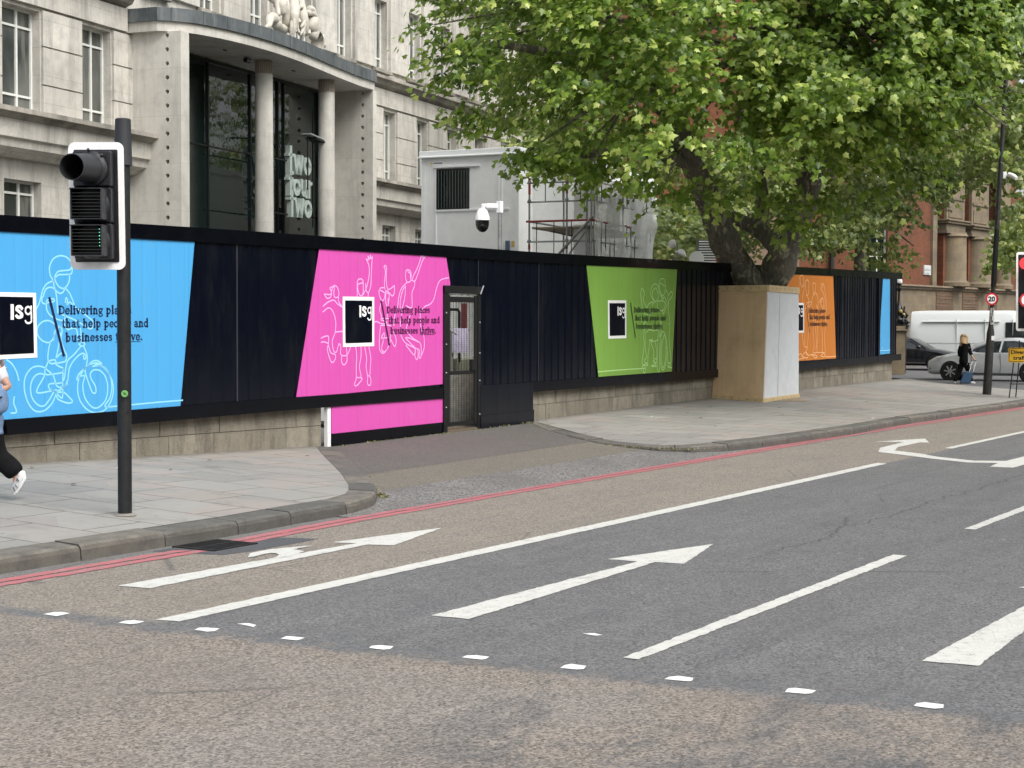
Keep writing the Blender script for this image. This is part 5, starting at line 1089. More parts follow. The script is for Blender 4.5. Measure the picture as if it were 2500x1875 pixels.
# arch screen above the capitals
edges = [(bt(2280), cs[0][0]+.25), (cs[0][1], cs[1][0]+.25), (cs[1][1], cs[2][0])]
zs0 = min(c[2] for c in cs)
m = MB()
for (a, b) in edges:
    n_ = 14; rad = (b-a)/2*1.0; top = zs0+2.1+rad*2.0; P = [(a, zs0+2.1)]+[((a+b)/2-rad*math.cos(PI*i/n_), zs0+2.1+rad*2.0*math.sin(PI*i/n_)) for i in range(1, n_)]+[(b, zs0+2.1)]
    for i in range(len(P)-1): m.prism([PB.w(P[i][0], -.1, P[i][1]), PB.w(P[i+1][0], -.1, P[i+1][1]), PB.w(P[i+1][0], -.1, 15), PB.w(P[i][0], -.1, 15)], PB.n*.25)
for i, (a, b, z) in enumerate(cs): m.pbox(PB, a+(.12), b-.0, -.1, .14, z, 15)
m.build('arch_screen', M_terr, bb)
for a, b, z in cs: m = MB(); m.pbox(PB, a+.32, b-.32, .14, .18, z+.12, z+.75); m.build('sunk_panel', M_terd, bb); m = MB(); m.pbox(PB, a+.2, b-.1, .14, .2, z+1.0, z+1.12); m.build('impost', M_terd, bb)
m = MB(); t0 = bt(2409); z1 = bz(2412, 640)[1]; m.pbox(PB, t0, t0+.55, -.79, -.7, zc, z1); m.build('arched_niche', M_terd, bb)
# lower brick wing to the right
bw = thing('brick_wing', 'lower orange brick wing with sloping stone coping right of the loggia', 'building', tuple(PB.w(tR, 0, 0)))
m = MB(); m.fbox(PB.w(tR+.02, -1.2, 0), PB.d*14, -PB.n*3, (0, 0, 9.2)); m.build('brick_wall', M_brk, bw)
m = MB(); m.prism([PB.w(tR+.02, -1.1, 6.0), PB.w(tR+7, -1.1, 8.4), PB.w(tR+7, -1.1, 8.75), PB.w(tR+.02, -1.1, 6.35)], PB.n*.25); m.build('coping', M_terd, bw)
pq = thing('wall_plaque', 'small pale two line plaque on the red brick wall', 'plaque', tuple(PB.w(bt(2261), .02, bz(2261, 660)[1])))
a, zt2 = bz(2254, 647); b, zb3 = bz(2270, 672); m = MB(); m.pbox(PB, a, b, .0, .06, zb3, zt2); m.build('board', flat('pale plaque', (.50, .52, .52), .6), pq)
m = MB()
def tm(txt, size, pl, t, o, z, mat, par, wdt=None, name='lettering', bold=0.):
    c = bpy.data.curves.new('txt', 'FONT'); c.body = txt; c.size = size; c.extrude = .002; c.offset = bold; c.resolution_u = 3
    o_ = bpy.data.objects.new('txt', c); COL.objects.link(o_); dg = bpy.context.evaluated_depsgraph_get(); dg.update()
    me = bpy.data.meshes.new_from_object(o_.evaluated_get(dg)); bpy.data.objects.remove(o_)
    V = np.array([v.co for v in me.vertices]); w_ = V[:, 0].max()-V[:, 0].min(); s_ = (wdt/w_) if wdt else 1.; x0 = V[:, 0].min()
    rl = rootloc(par); k = np.array([pl.w(t+(v[0]-x0)*s_, o+v[2], z+v[1])-rl for v in V])
    me.vertices.foreach_set('co', k.ravel()); me.update(); return link_mesh(name, me, mat, par)
GREYT = flat('grey lettering', (.08, .09, .10), .6); BLK = flat('black lettering', (.01, .01, .012), .5)
m = MB()
for zz_, n_, w_ in ((zt2-.17, 6, .085), (zt2-.36, 5, .085)):
    for k in range(n_): x = a+.05+k*(b-a-.1)/6; m.pbox(PB, x, x+.022, .061, .066, zz_-.11, zz_); m.pbox(PB, x+.02, x+.05, .061, .066, zz_-(.03 if k % 2 else .11), zz_-(0 if k % 2 else .08))
m.build('worn_lettering', GREYT, pq)
# street name board and ornate lamp in front of the brick building
PN = Plane(dep(2176, 750, 66)[:2], YAW-R(90)); sn = thing('street_name_sign', 'white street name board partly hidden by the end of the hoarding', 'sign', tuple(PN.P))
(a, z1), (b, z0) = PN.tz(2150, 743), PN.tz(2188, 768); m = MB(); m.pbox(PN, a, b, 0, .04, z0, z1); m.build('board', flat('pale plaque', (.50, .52, .52), .6), sn)
tm('OOD', .2, PN, PN.tz(2172, 750)[0], .045, PN.tz(2172, 753)[1], BLK, sn, .26, bold=.003); tm('N', .2, PN, PN.tz(2177, 750)[0], .045, PN.tz(2172, 760.5)[1], BLK, sn, .11, bold=.003)
m = MB(); m.pbox(PN, a+.1, a+.16, -.05, 0, 0, z1); m.pbox(PN, b-.16, b-.1, -.05, 0, 0, z1); m.build('post', M_black, sn)
D_ = 64; pl0 = dep(2194, 800, D_); sl_ = thing('street_lamp', 'ornate black cast iron lamp standard with a teardrop glass globe by the brick building', 'street lamp', (pl0[0], pl0[1], 0))
zz = lambda v: dep(2194, v, D_)[2]; c0 = (pl0[0], pl0[1], 0)
m = MB(); m.lathe([(.30, 0), (.32, zz(815)), (.42, zz(796)), (.42, zz(794)), (.30, zz(790)), (.34, zz(780)), (.27, zz(772)), (.22, zz(766)), (.24, zz(758)), (.13, zz(752)), (.10, zz(744)), (.055, zz(738)), (.045, zz(712)), (.08, zz(710)), (.12, zz(704)), (.06, zz(702)), (.05, zz(698)), (.13, zz(692))], c0, n=20); m.build('standard', flat('gloss black iron', (.012, .012, .013), .35, .3, .2, 10), sl_, smooth=True)
m = MB()
for k in range(8):
    th = k*PI/4; d = np.array([math.cos(th), math.sin(th), 0]); q = np.array(c0)+d*.26
    m.tube([q+[0, 0, zz(793)], q+d*.15+[0, 0, zz(786)], q+d*.02+[0, 0, zz(778)], q+d*.10+[0, 0, zz(770)], q-d*.05+[0, 0, zz(760)], q-d*.02+[0, 0, zz(748)]], [.05, .06, .04, .055, .04, .02], 6)
m.build('scrollwork', flat('gloss black iron', (.012, .012, .013), .35, .3, .2, 10), sl_, smooth=True)
m = MB(); m.lathe([(.10, zz(693)), (.13, zz(690)), (.12, zz(684)), (.08, zz(678)), (.03, zz(670)), (.01, zz(667))], c0, n=20); m.build('globe', flat('opal glass', (.62, .63, .63), .25), sl_, smooth=True)
m = MB(); q = np.array(c0)-FW*.3; m.ball(q+[0, 0, zz(761)], .08); m.ball(q+_rt*.12+[0, 0, zz(769)], .07); m.build('gilt_crest', flat('dull gold', (.35, .27, .07), .5), sl_)
bn = thing('terracotta_pier', 'short buff stone pier beside the ornate street lamp', 'pier', tuple(dep(2200, 830, 61.5)*[1, 1, 0]))
PP = Plane(dep(2200, 830, 61.5)[:2], YAW-R(90)); a, b = PP.tz(2178, 800)[0], PP.tz(2211, 800)[0]; m = MB(); m.pbox(PP, a, b, -.4, 0, 0, PP.tz(2200, 796)[1]); m.pbox(PP, a-.15, b+.1, -.5, .1, PP.tz(2200, 808)[1], PP.tz(2200, 804)[1]); m.build('pier_body', M_terr, bn, bevel=.01)
# ============================================================ across the street (seen in the reflections)
oa = thing('opposite_terrace', 'dark brick terrace across the road, reflected in the glass', 'building', (30, -16, 0))
PO = Plane((-40, -16.), 0.); m = MB(); om = []
for k in range(44):
    for z0 in (1, 5): om.append((1.2+k*4.2, 3.0+k*4.2, z0, z0+2.4))
m.fbox((-40, -26, 0), (190, 0, 0), (0, 10, 0), (0, 0, 10)); m.build('terrace_wall', flat('terrace brick', (.11, .055, .04), .9), oa)
m = MB()
for a, b, c, d in om: m.box(-40+a, -40+b, -16.02, -15.95, c, d)
m.build('terrace_window', flat('terrace window white', (.15, .16, .17), .3), oa)
m = MB(); m.box(-40, 150, -16.1, -15.9, 0, .9); m.box(-40, 150, -16.2, -15.8, 4., 4.3); m.build('terrace_band', flat('terrace stone', (.25, .23, .2), .8), oa)
# ============================================================ trees
def bark_mat():
    n = NT('plane bark'); p = n.pos(); big = n.noise(p, 1.1, 5, .6, .6); v1 = n.noise(n.mapping(p, (1, 1, .55)), 4.2, 4, .6, .8); v2 = n.noise(n.mapping(p, (1, 1, .7), loc=(3, 1, 7)), 6.5, 4, .55, .6); fine = n.noise(n.mapping(p, (1, 1, .3)), 22, 5, .7)
    c = n.mix(n.ramp(fine, .35, .7), (.07, .065, .05), (.17, .155, .115)); c = n.mix(n.ramp(v1, .56, .6, 0, .85), c, (.34, .315, .215)); c = n.mix(n.ramp(v2, .63, .66, 0, .85), c, (.25, .25, .18)); c = n.mix(n.ramp(big, .56, .66, 0, .5), c, (.09, .08, .06))
    n.bump(n.math('ADD', n.math('MULTIPLY', fine, .6), n.ramp(v1, .56, .6, 0, 1)), .6, .03); return n.out(c, .9)
M_bark = bark_mat()
def leaf_mat(name, c0, c1, c2, tr):
    n = NT(name); a = n.attr('leaf').outputs['Fac']; c = n.mix(a, c0, c1); c = n.mix(n.ramp(a, .82, 1.), c, c2)
    back = n.n('ShaderNodeNewGeometry').outputs['Backfacing']; c = n.mix(n.math('MULTIPLY', back, .35), c, (.16, .19, .10))
    n.out(c, .36, 0, .5); t = n.n('ShaderNodeBsdfTranslucent'); n.val(n.mix(.6, c, tr), t.inputs[0])
    mx = n.n('ShaderNodeMixShader'); mx.inputs[0].default_value = .36; n.L(n.b.outputs[0], mx.inputs[1]); n.L(t.outputs[0], mx.inputs[2])
    out = [x for x in n.t.nodes if x.type == 'OUTPUT_MATERIAL'][0]; n.L(mx.outputs[0], out.inputs[0]); return n.m
M_leaf = leaf_mat('plane leaves', (.050, .105, .016), (.26, .375, .055), (.52, .60, .16), (.40, .60, .05)); M_leaf2 = leaf_mat('far plane leaves', (.075, .115, .03), (.24, .30, .085), (.40, .43, .16), (.33, .43, .08))
# maple like leaf outline: x across, y along, petiole at origin
LO = np.array([(0, 0), (.16, -.06), (.40, .02), (.33, .22), (.54, .42), (.28, .50), (.20, .62), (0, 1.0), (-.20, .62), (-.28, .50), (-.54, .42), (-.33, .22), (-.40, .02), (-.16, -.06)])
LZ = np.abs(LO[:, 0])*-.22-.12*LO[:, 1]**2
def leaves(name, C_, N_, D_, S_, tint, mat, par, simple=False):
    """C_ base point, N_ leaf normal, D_ pointing direction, S_ size"""
    k = len(C_); D_ = D_-N_*np.sum(D_*N_, 1, keepdims=True); D_ /= np.linalg.norm(D_, axis=1, keepdims=True)+1e-9; X = np.cross(D_, N_)
    O = LO if not simple else LO[[0, 2, 4, 7, 10, 12]]; Z = LZ if not simple else LZ[[0, 2, 4, 7, 10, 12]]; cen = np.array([[0, .38]]); O = np.vstack([O, cen]); Z = np.append(Z, .02)
    q = len(O); n_ = q-1
    V = C_[:, None, :]+S_[:, None, None]*(X[:, None, :]*O[None, :, :1]+D_[:, None, :]*O[None, :, 1:]+N_[:, None, :]*Z[None, :, None])
    V = V.reshape(-1, 3)-rootloc(par); tri = np.array([(n_, i, (i+1) % n_) for i in range(n_)]); F = (np.arange(k)[:, None, None]*q+tri[None]).reshape(-1, 3)
    me = bpy.data.meshes.new(name); me.vertices.add(len(V)); me.vertices.foreach_set('co', V.ravel().astype(np.float32)); me.loops.add(F.size); me.loops.foreach_set('vertex_index', F.ravel().astype(np.int32))
    me.polygons.add(len(F)); me.polygons.foreach_set('loop_start', np.arange(0, F.size, 3, dtype=np.int32)); me.update(calc_edges=True)
    at = me.attributes.new('leaf', 'FLOAT', 'FACE'); at.data.foreach_set('value', np.repeat(tint, n_).astype(np.float32))
    return link_mesh(name, me, mat, par)
def nrm(a): return a/(np.linalg.norm(a, axis=-1, keepdims=True)+1e-9)
def crown(name, par, clumps, nspray, nleaf, mat, size=(.12, .2), simple=False, droop=.45, ctr=None, keep=None):
    """clumps: list of (centre, radius). Each clump carries sprays: short drooping twigs with leaves either side"""
    Cc = []; Nn = []; Dd = []; Ss = []; Tt = []; twigs = MB()
    for c, r in clumps:
        c = np.array(c); outw = nrm(c-ctr); ct = rng.normal(0, .13)
        for s_ in range(nspray):
            d = nrm(rng.normal(0, 1, 3)+outw*.9+np.array([0, 0, .25])); st_ = c+d*r*rng.uniform(.25, .95)*np.array([1, 1, .72]); L = rng.uniform(.35, .75)
            dr = nrm(d*np.array([1, 1, .35])+rng.normal(0, .25, 3)); end = st_+dr*L
            t = np.linspace(0, 1, nleaf)[:, None]; P = st_+(end-st_)*t+np.array([0, 0, -1])*droop*L*t**2+rng.normal(0, .05, (nleaf, 3))
            side = np.where(np.arange(nleaf) % 2 == 0, 1., -1.)[:, None]; sd_ = nrm(np.cross(dr, (0, 0, 1)))
            D = nrm(dr*.6+sd_*side*.8+np.array([0, 0, -.45])+rng.normal(0, .3, (nleaf, 3)))
            N = nrm(np.array([0, 0, .75])+outw*.75+rng.normal(0, .42, (nleaf, 3)))
            Cc.append(P+D*.05); Nn.append(N); Dd.append(D); Ss.append(rng.uniform(*size, nleaf)); Tt.append(np.clip(rng.normal(.42+ct, .3, nleaf)+.25*t[:, 0], 0, 1))
    Cc, Nn, Dd, Ss, Tt = map(np.concatenate, (Cc, Nn, Dd, Ss, Tt))
    if keep is not None: k = keep(Cc); Cc, Nn, Dd, Ss, Tt = Cc[k], Nn[k], Dd[k], Ss[k], Tt[k]
    return leaves(name, Cc, Nn, Dd, Ss, Tt, mat, par, simple)
def limb_curve(P, r0, r1, k=6):
    Q = crom(P, k); n_ = len(Q); return Q, [r0+(r1-r0)*i/(n_-1) for i in range(n_)]
tree = thing('plane_tree', 'big London plane tree growing out of the plywood box over the hoarding', 'tree', (32.6, 14.2, .2))
TC = dep(1900, 680, 34.6)
def T3(u, v, D): return dep(u, v, D)
def limbs(par, L, name, mat=M_bark, n=14):
    m = MB()
    for P, r0, r1 in L: Q, rr = limb_curve(P, r0, r1); m.tube(Q, [r*(1+.07*math.sin(i*1.3)) for i, r in enumerate(rr)], n, wob=.05)
    return m.build(name, mat, par, smooth=True, sharp=180)
bl_c = (onz(1714, 979, .22)+onz(1950, 977, .19))/2; base_pt = np.array([bl_c[0], bl_c[1], .15]); BD = float((bl_c-CAM) @ FW)
limbs(tree, [([base_pt, base_pt+[0, 0, 1.3], T3(1855, 740, BD+.3), T3(1860, 690, BD+.1)], .45, .45),
             ([T3(1850, 715, BD+.35), T3(1800, 655, BD), T3(1764, 575, BD-.3), T3(1738, 510, BD-.5), T3(1680, 380, 33.2), T3(1620, 240, 32.2), T3(1560, 60, 31.4), T3(1540, -160, 31)], .40, .13),
             ([T3(1868, 715, BD+.35), T3(1902, 650, BD+.1), T3(1932, 565, BD+.2), T3(1968, 470, 35.1), T3(1975, 330, 35.2), T3(1925, 150, 35.), T3(1930, -60, 34.6), T3(1960, -260, 34.5)], .40, .15)], 'trunk', n=22)
limbs(tree, [([T3(1905, 620, 34.8), T3(1880, 585, 35.2), T3(1850, 560, 35.6), T3(1810, 540, 36), T3(1765, 522, 36.4)], .22, .13)], 'branch')
limbs(tree, [([T3(1850, 560, 35.6), T3(1862, 520, 35.6), T3(1862, 470, 35.4), T3(1850, 380, 35), T3(1830, 200, 34.2)], .16, .09)], 'branch')
limbs(tree, [([T3(1968, 480, 35.1), T3(2010, 400, 34.4), T3(2080, 340, 33.4), T3(2180, 270, 32.4), T3(2300, 190, 31.4)], .24, .06)], 'branch')
limbs(tree, [([T3(1975, 330, 35.2), T3(2040, 180, 35), T3(2120, 20, 34.6), T3(2180, -160, 34.2)], .2, .07)], 'branch')
limbs(tree, [([T3(1690, 400, 33.4), T3(1620, 380, 32.4), T3(1520, 370, 31.4), T3(1400, 380, 30.6), T3(1260, 395, 30)], .17, .03)], 'branch')
limbs(tree, [([T3(1640, 280, 32.4), T3(1520, 200, 31.4), T3(1380, 140, 30.8), T3(1220, 110, 30.2), T3(1080, 120, 29.8)], .17, .03)], 'branch')
limbs(tree, [([T3(1925, 150, 35.), T3(1850, 60, 33), T3(1800, -60, 31)], .16, .05)], 'branch')
# crown: clumps filling an uneven dome, surveyed outline of its lower edge
low = [(1030, 40), (1080, 110), (1130, 190), (1180, 270), (1230, 335), (1290, 365), (1340, 395), (1420, 430), (1500, 425), (1560, 430), (1640, 425), (1700, 440), (1760, 440), (1840, 430), (1900, 430), (1960, 420), (2020, 440), (2100, 430), (2180, 400), (2260, 350), (2330, 300), (2400, 230), (2460, 170), (2560, 60)]
ctr = T3(1830, 60, 34.5)
cl = []; R1 = random.Random(11)
def vlow(u): return float(np.interp(u, [a for a, b in low], [b for a, b in low]))
while len(cl) < 330:
    u = R1.uniform(1030, 2540); v = R1.uniform(-620, 440); D = R1.uniform(27.5, 40)
    p = T3(u, v, D); e = (p-ctr)/np.array([7.6, 7.6, 6.6]); rr = np.linalg.norm(e)
    if rr > 1.08 or rr < .50: continue
    rad = R1.uniform(.45, .85)
    if v+(rad*.75+.30)*FPX/D > vlow(u)+(28 if u > 1500 else 22): continue
    if u-rad*FPX/D < 1015+max(0, v)*.35 and R1.random() < .8: continue
    cl.append((p, rad))
main_cl = list(cl); cl = []
for u, v, D, r in [(1150, 285, 30, .2), (1195, 300, 30, .22), (1280, 290, 30.2, .22), (1285, 372, 29.8, .08), (1315, 380, 29.9, .10), (1350, 380, 30, .14), (1395, 390, 30, .18), (1430, 415, 30.2, .22), (1500, 420, 30.4, .22), (1060, 60, 30, .3), (1100, 150, 30, .35), (1140, 200, 30, .3), (1130, 90, 30.3, .5), (1480, 400, 30.3, .5), (1560, 440, 31, .4),
                   (1870, 480, 32.5, .4), (1900, 470, 32.4, .5), (1980, 480, 32.8, .4), (1760, 470, 32, .4), (1700, 455, 32, .4), (1910, 530, 33, .2), (1990, 500, 33, .35), (1620, 455, 31.5, .35), (2160, 440, 31.6, .5), (2240, 400, 31.4, .5), (2330, 340, 31, .5), (2390, 280, 31, .4), (2430, 230, 31, .4), (2300, 260, 30.6, .55), (2400, 130, 31, .7)]:
    cl.append((T3(u, v, D), r))
def uv_(p): q_ = p-CAM; w_ = q_ @ FW; return CX+FPX*(q_ @ RT)/w_, CY-FPX*(q_ @ UP)/w_
for k_ in range(150):
    cl.append((T3(R1.uniform(1850, 2560), R1.uniform(-120, 340), R1.uniform(29.5, 35)), R1.uniform(.45, .8)))
def keepf(P):      # the ragged hem of the crown
    q_ = P-CAM; w_ = q_ @ FW; u = CX+FPX*(q_ @ RT)/w_; v = CY-FPX*(q_ @ UP)/w_
    hem = np.interp(u, [a for a, b in low], [b for a, b in low])+22*np.sin(u*.05)+16*np.sin(u*.13+1)+12*np.sin(u*.31); lft = 1035+np.maximum(0, v)*.30+25*np.sin(v*.05)+18*np.sin(v*.13)
    return (v < hem+12) & (u > lft)
for k_ in range(22): cl.append((T3(R1.uniform(1850, 2030), R1.uniform(90, 300), R1.uniform(31, 34)), R1.uniform(.45, .7)))
nx_ = len(cl)-172
crown('crown', tree, main_cl+cl[nx_:], 16, 14, M_leaf, (.085, .178), ctr=ctr, keep=keepf)
crown('low_boughs', tree, cl[:nx_], 10, 11, M_leaf, (.085, .17), ctr=ctr)
cl = main_cl+cl
# fine twigs
m = MB()
for k in range(150):
    c, r = cl[R1.randrange(len(cl))]; c = np.array(c); e = ctr+(c-ctr)*.35+np.array([R1.uniform(-.6, .6) for _ in range(3)]); mid = (c+e)/2+np.array([0, 0, .3]); Q = crom([e, mid, c], 4); m.tube(Q, [.05-.035*i/(len(Q)-1) for i in range(len(Q))], 6)
m.build('twig', M_bark, tree)
def far_tree(label, cl, ctr, trunk, nsp, nl, mat=M_leaf2, size=(.11, .19), group='plane trees further along the street', name='plane_tree'):
    b = trunk[0][0][0]; t = thing(name, label, 'tree', (b[0], b[1], 0), group); limbs(t, trunk, 'trunk', n=10); crown('crown', t, cl, nsp, nl, mat, size, True, ctr=ctr); return t
def fill(us, vs, Ds, n, rr, cond=None, seed=1):
    q = random.Random(seed); o = []
    while len(o) < n:
        u, v, D = q.uniform(*us), q.uniform(*vs), q.uniform(*Ds)
        if cond and not cond(u, v): continue
        o.append((T3(u, v, D), q.uniform(*rr)))
    return o
low2 = [(1580, 560), (1620, 600), (1680, 620), (1740, 590), (1800, 600), (1850, 560), (1950, 560), (2010, 620), (2070, 640), (2130, 620), (2180, 640), (2215, 600), (2255, 520), (2290, 450), (2340, 420), (2400, 400), (2430, 380)]
def c2(u, v):
    L = float(np.interp(u, [a for a, b in low2], [b for a, b in low2])); return v < L and (v < L-90 or math.sin(u*.045)+math.sin(u*.021+v*.05) > -.2)
cc2 = fill((1590, 2420), (330, 640), (50, 60), 120, (.6, 1.1), c2, 3)
far_tree('paler plane tree behind the big one, its low leaves hanging over the brick wall', cc2, T3(2000, 330, 56), [([T3(2100, 830, 57)*[1, 1, 0], T3(2100, 640, 57), T3(2110, 480, 57), T3(2080, 340, 56)], .25, .15), ([T3(2110, 500, 57), T3(2180, 560, 56), T3(2230, 600, 55)], .05, .02)], 15, 12)
cc3 = fill((2330, 2600), (-250, 560), (46, 54), 95, (.6, 1.2), lambda u, v: v < 330+(u-2330)*1.0 if u < 2500 else v < 560, 5)+[(T3(2485, 560, 45), .5), (T3(2470, 600, 45), .35), (T3(2455, 625, 44.5), .22)]
far_tree('leafy plane tree at the right edge behind the lamp post', cc3, T3(2520, 150, 50), [([T3(2560, 900, 52)*[1, 1, 0], T3(2560, 500, 52), T3(2540, 200, 51)], .3, .16)], 15, 12)
cc4 = fill((1560, 1760), (520, 640), (44, 50), 22, (.4, .7), lambda u, v: v < 640-(abs(u-1620)*.25), 6)
far_tree('bushy low plane regrowth between the netting and the tree trunk', cc4, T3(1650, 640, 48), [([T3(1650, 850, 48)*[1, 1, 0], T3(1650, 640, 48)], .12, .08)], 10, 10)
cc5 = fill((1230, 1560), (-100, 420), (50, 58), 70, (.7, 1.2), lambda u, v: u > 1290 or v < 330, 8)
far_tree('plane tree beyond the white cabins, half hidden by the big crown', cc5, T3(1400, 200, 55), [([T3(1420, 900, 56)*[1, 1, 0], T3(1420, 500, 56), T3(1400, 250, 55)], .25, .14)], 9, 10)
# trees on the opposite pavement, seen only in reflections: one source, copies
q = random.Random(4); ccx = []
while len(ccx) < 80:
    p = np.array([q.uniform(-4.5, 4.5), q.uniform(-4.5, 4.5), q.uniform(4, 13)]); 
    if np.linalg.norm((p-[0, 0, 8.5])/[4.5, 4.5, 4.5]) < 1: ccx.append((p, q.uniform(.7, 1.1)))
ot = thing('street_tree', 'street tree on the opposite pavement seen in reflections, second along', 'tree', (0, 0, 0), 'trees on the opposite pavement')
limbs(ot, [([(0, 0, 0), (0, 0, 3), (.2, 0, 6), (0, .2, 10)], .3, .1)], 'trunk', n=8); crown('crown', ot, ccx, 8, 8, M_leaf, (.3, .42), True, ctr=np.array([0, 0, 8.]))
ot.location = (48, -10.5, 0)
for x, l_ in ((16, 'nearest the camera'), (64, 'third along'), (80, 'fourth along'), (97, 'fifth along'), (118, 'farthest away')): c = copy_tree(ot); c.location = (x, -10.5, 0); c.rotation_euler = (0, 0, x); c['label'] = 'street tree on the opposite pavement seen in reflections, '+l_
# ============================================================ traffic signals
M_pole = flat('grey black pole', (.010, .011, .012), .5, .1, .35, 8, dirt=.3); M_sleeve = flat('dark plastic sleeve', (.02, .022, .026), .6); M_blk = flat('signal black', (.010, .010, .013), .38, 0, .2, 10); M_vis = flat('visor grey', (.022, .023, .026), .45, 0, .2, 10)
M_bord = flat('signal white border', (.88, .88, .88), .5, 0, .06, 12, dirt=.15)
def frame_from(n3): a = math.atan2(n3[0], -n3[1]); return a
FWh = np.array([math.cos(YAW), math.sin(YAW), 0.])
def signal(name, label, polexy, base_z, pole_top, bc, tilt_ang, hh, ww, lit, lean=0., yoff=.13, rr=.061):
    """bc: centre of the backing board; hh, ww its size"""
    t = thing(name, label, 'traffic light', (polexy[0], polexy[1], base_z))
    m = MB(); top = np.array([polexy[0], polexy[1], pole_top])-_rt*lean; bot = np.array([polexy[0], polexy[1], base_z-.05])
    m.tube([bot, bot+(top-bot)*.5, top], [rr*1.02, rr, rr*.98], 20); m.build('pole', M_pole, t, smooth=True)
    m = MB(); L = top-bot; m.tube([bot+L*.885, bot+L*.887, bot+L*.998, top], [rr*1.32, rr*1.3, rr*1.12, rr*.95], 20); m.build('pole_sleeve', M_sleeve, t, smooth=True)
    n_ = math.cos(R(tilt_ang))*(-FWh)+math.sin(R(tilt_ang))*(-_rt); e = np.array([-n_[1], n_[0], 0.]); up = np.array([0, 0, 1.])-_rt*.012; bc = np.array(bc)
    def q(x, y, z): return bc+e*x+n_*y+up*z
    def rr_(w_, h_, r, k=6):
        P = []
        for cx, cz, a0 in ((w_/2-r, h_/2-r, 0), (-w_/2+r, h_/2-r, 90), (-w_/2+r, -h_/2+r, 180), (w_/2-r, -h_/2+r, 270)):
            for i in range(k+1): P.append((cx+r*math.cos(R(a0+90*i/k)), cz+r*math.sin(R(a0+90*i/k))))
        return P
    m = MB(); m.prism([q(x, 0, z) for x, z in rr_(ww, hh, .06)], -n_*.012); bd = m.build('backing_board', M_bord, t)
    m = MB(); m.prism([q(x, .004, z) for x, z in rr_(ww-.10, hh-.13, .012)], n_*.004); m.build('board_face', M_blk, bd)
    m = MB(); hw = .165; H3 = (hh-.17)/3
    for k in range(3): z1 = hh/2-.085-k*H3; m.fbox(q(-hw, .012, z1-H3+.004), e*2*hw, n_*.11, up*(H3-.008))
    hs_ = m.build('housing', M_blk, t, bevel=.01)
    zc = [hh/2-.085-H3*(k+.5) for k in range(3)]
    return t, q, zc, n_, e, up, H3
bcen = dep(236, 503, 13.9)
t, q, zc, n_, e, up, H3 = signal('traffic_light', 'near traffic light on a black pole, white bordered board with louvred green signal lit', (10.229, 10.31), .15, dep(288, 292, 14.1)[2], bcen, 4, 1.105, .49, 'green')
m = MB(); P0 = q(0, .12, zc[0]); n1 = n_-up*.05-_rt*.14; n1 = n1/np.linalg.norm(n1); m.lathe([(.15, 0), (.15, .025), (.128, .04), (.118, .2), (.112, .36), (.107, .36), (.112, .2), (.12, .03)], P0, n1, 36); m.build('visor', M_vis, t, smooth=True, sharp=40)
m = MB(); m.lathe([(.001, .02), (.06, .015), (.112, 0)], P0+n1*.04, n1, 28); m.build('signal_lens', flat('lens black', (.003, .003, .003), .3), t)
m = MB(); m.tube([P0+n1*.04+up*.15, P0+n1*.06+up*.165], .012, 6); m.tube([P0+n1*.04+up*.1+e*.11, P0+n1*.06+up*.12+e*.12], .012, 6); m.build('visor_clip', M_vis, t)
M_slat = flat('louvre slat', (.035, .04, .038), .35)
for k in (1, 2):
    m = MB(); c = zc[k]; a = -.135; n2 = n_
    for x in (-.137, .127): m.fbox(q(x, .115, c-.128), e*.01, n_*.17, up*.256)
    for z in (-.132, .125): m.fbox(q(-.137, .115, c+z), e*.274, n_*(.17 if z < 0 else .19), up*.008)
    m.lathe([(.155, 0), (.155, .02), (.135, .05)], q(0, .118, c), n_, 28)
    m.build('louvre_hood', M_vis, t, smooth=True, sharp=40)
    m = MB()
    for j in range(8): m.fbox(q(-.127, .15, c-.105+j*.0285), e*.254, n_*.13-up*.004, up*.0035)
    hd = m.build('louvre_slats', M_slat, t)
    m = MB(); m.lathe([(.12, 0), (.12, .005)], q(0, .145, c), n_, 24); m.build('signal_lens', flat('lens black', (.003, .003, .003), .3), t)
m = MB()
for j in range(6): m.ball(q(.112, .275, zc[2]-.062+j*.0285+.014), .0045 if j in (3,) else .0036, n=8, k=6)
m.build('green_glow', emis('green led', (.15, .95, .62), 2.2), t)
m = MB(); m.lathe([(.030, 0), (.030, .003)], dep(304.5, 961, 14.03)-FWh*.0, -FWh, 20); sk = m.build('green_sticker', flat('sticker green', (.16, .42, .12), .5), t)
m = MB(); c_ = dep(304.5, 961, 14.03)-FWh*.0035
for th in (0, 2.2, 4.): m.bar(c_+_rt*.012*math.cos(th)+np.array([0, 0, .012*math.sin(th)]), c_+_rt*.012*math.cos(th+1.9)+np.array([0, 0, .012*math.sin(th+1.9)]), .003, .001, upv=FWh)
m.bar(c_-_rt*.019+[0, 0, .015], c_+_rt*.019-[0, 0, .015], .004, .001, upv=FWh); m.build('sticker_mark', BLK, sk)
m = MB(); m.lathe([(.10, 0), (.085, .012), (.064, .02)], (10.229, 10.31, .158), n=24); m.build('base_collar', flat('base mortar', (.2, .185, .16), .9), t)
bc2 = dep(2526, 712, 38.)
t, q, zc, n_, e, up, H3 = signal('traffic_light', 'far traffic light at the right edge showing red, black board with white border', tuple(dep(2534, 900, 38.2)[:2]), .15, dep(2534, 600, 38.2)[2], bc2, 0, 1.88, .88, 'red', rr=.06)
for k in range(3):
    m = MB(); m.lathe([(.19, 0), (.19, .02), (.17, .16)], q(-.03, .12, zc[k]+.0), n_, 24); m.build('visor', M_vis, t, smooth=True, sharp=50)
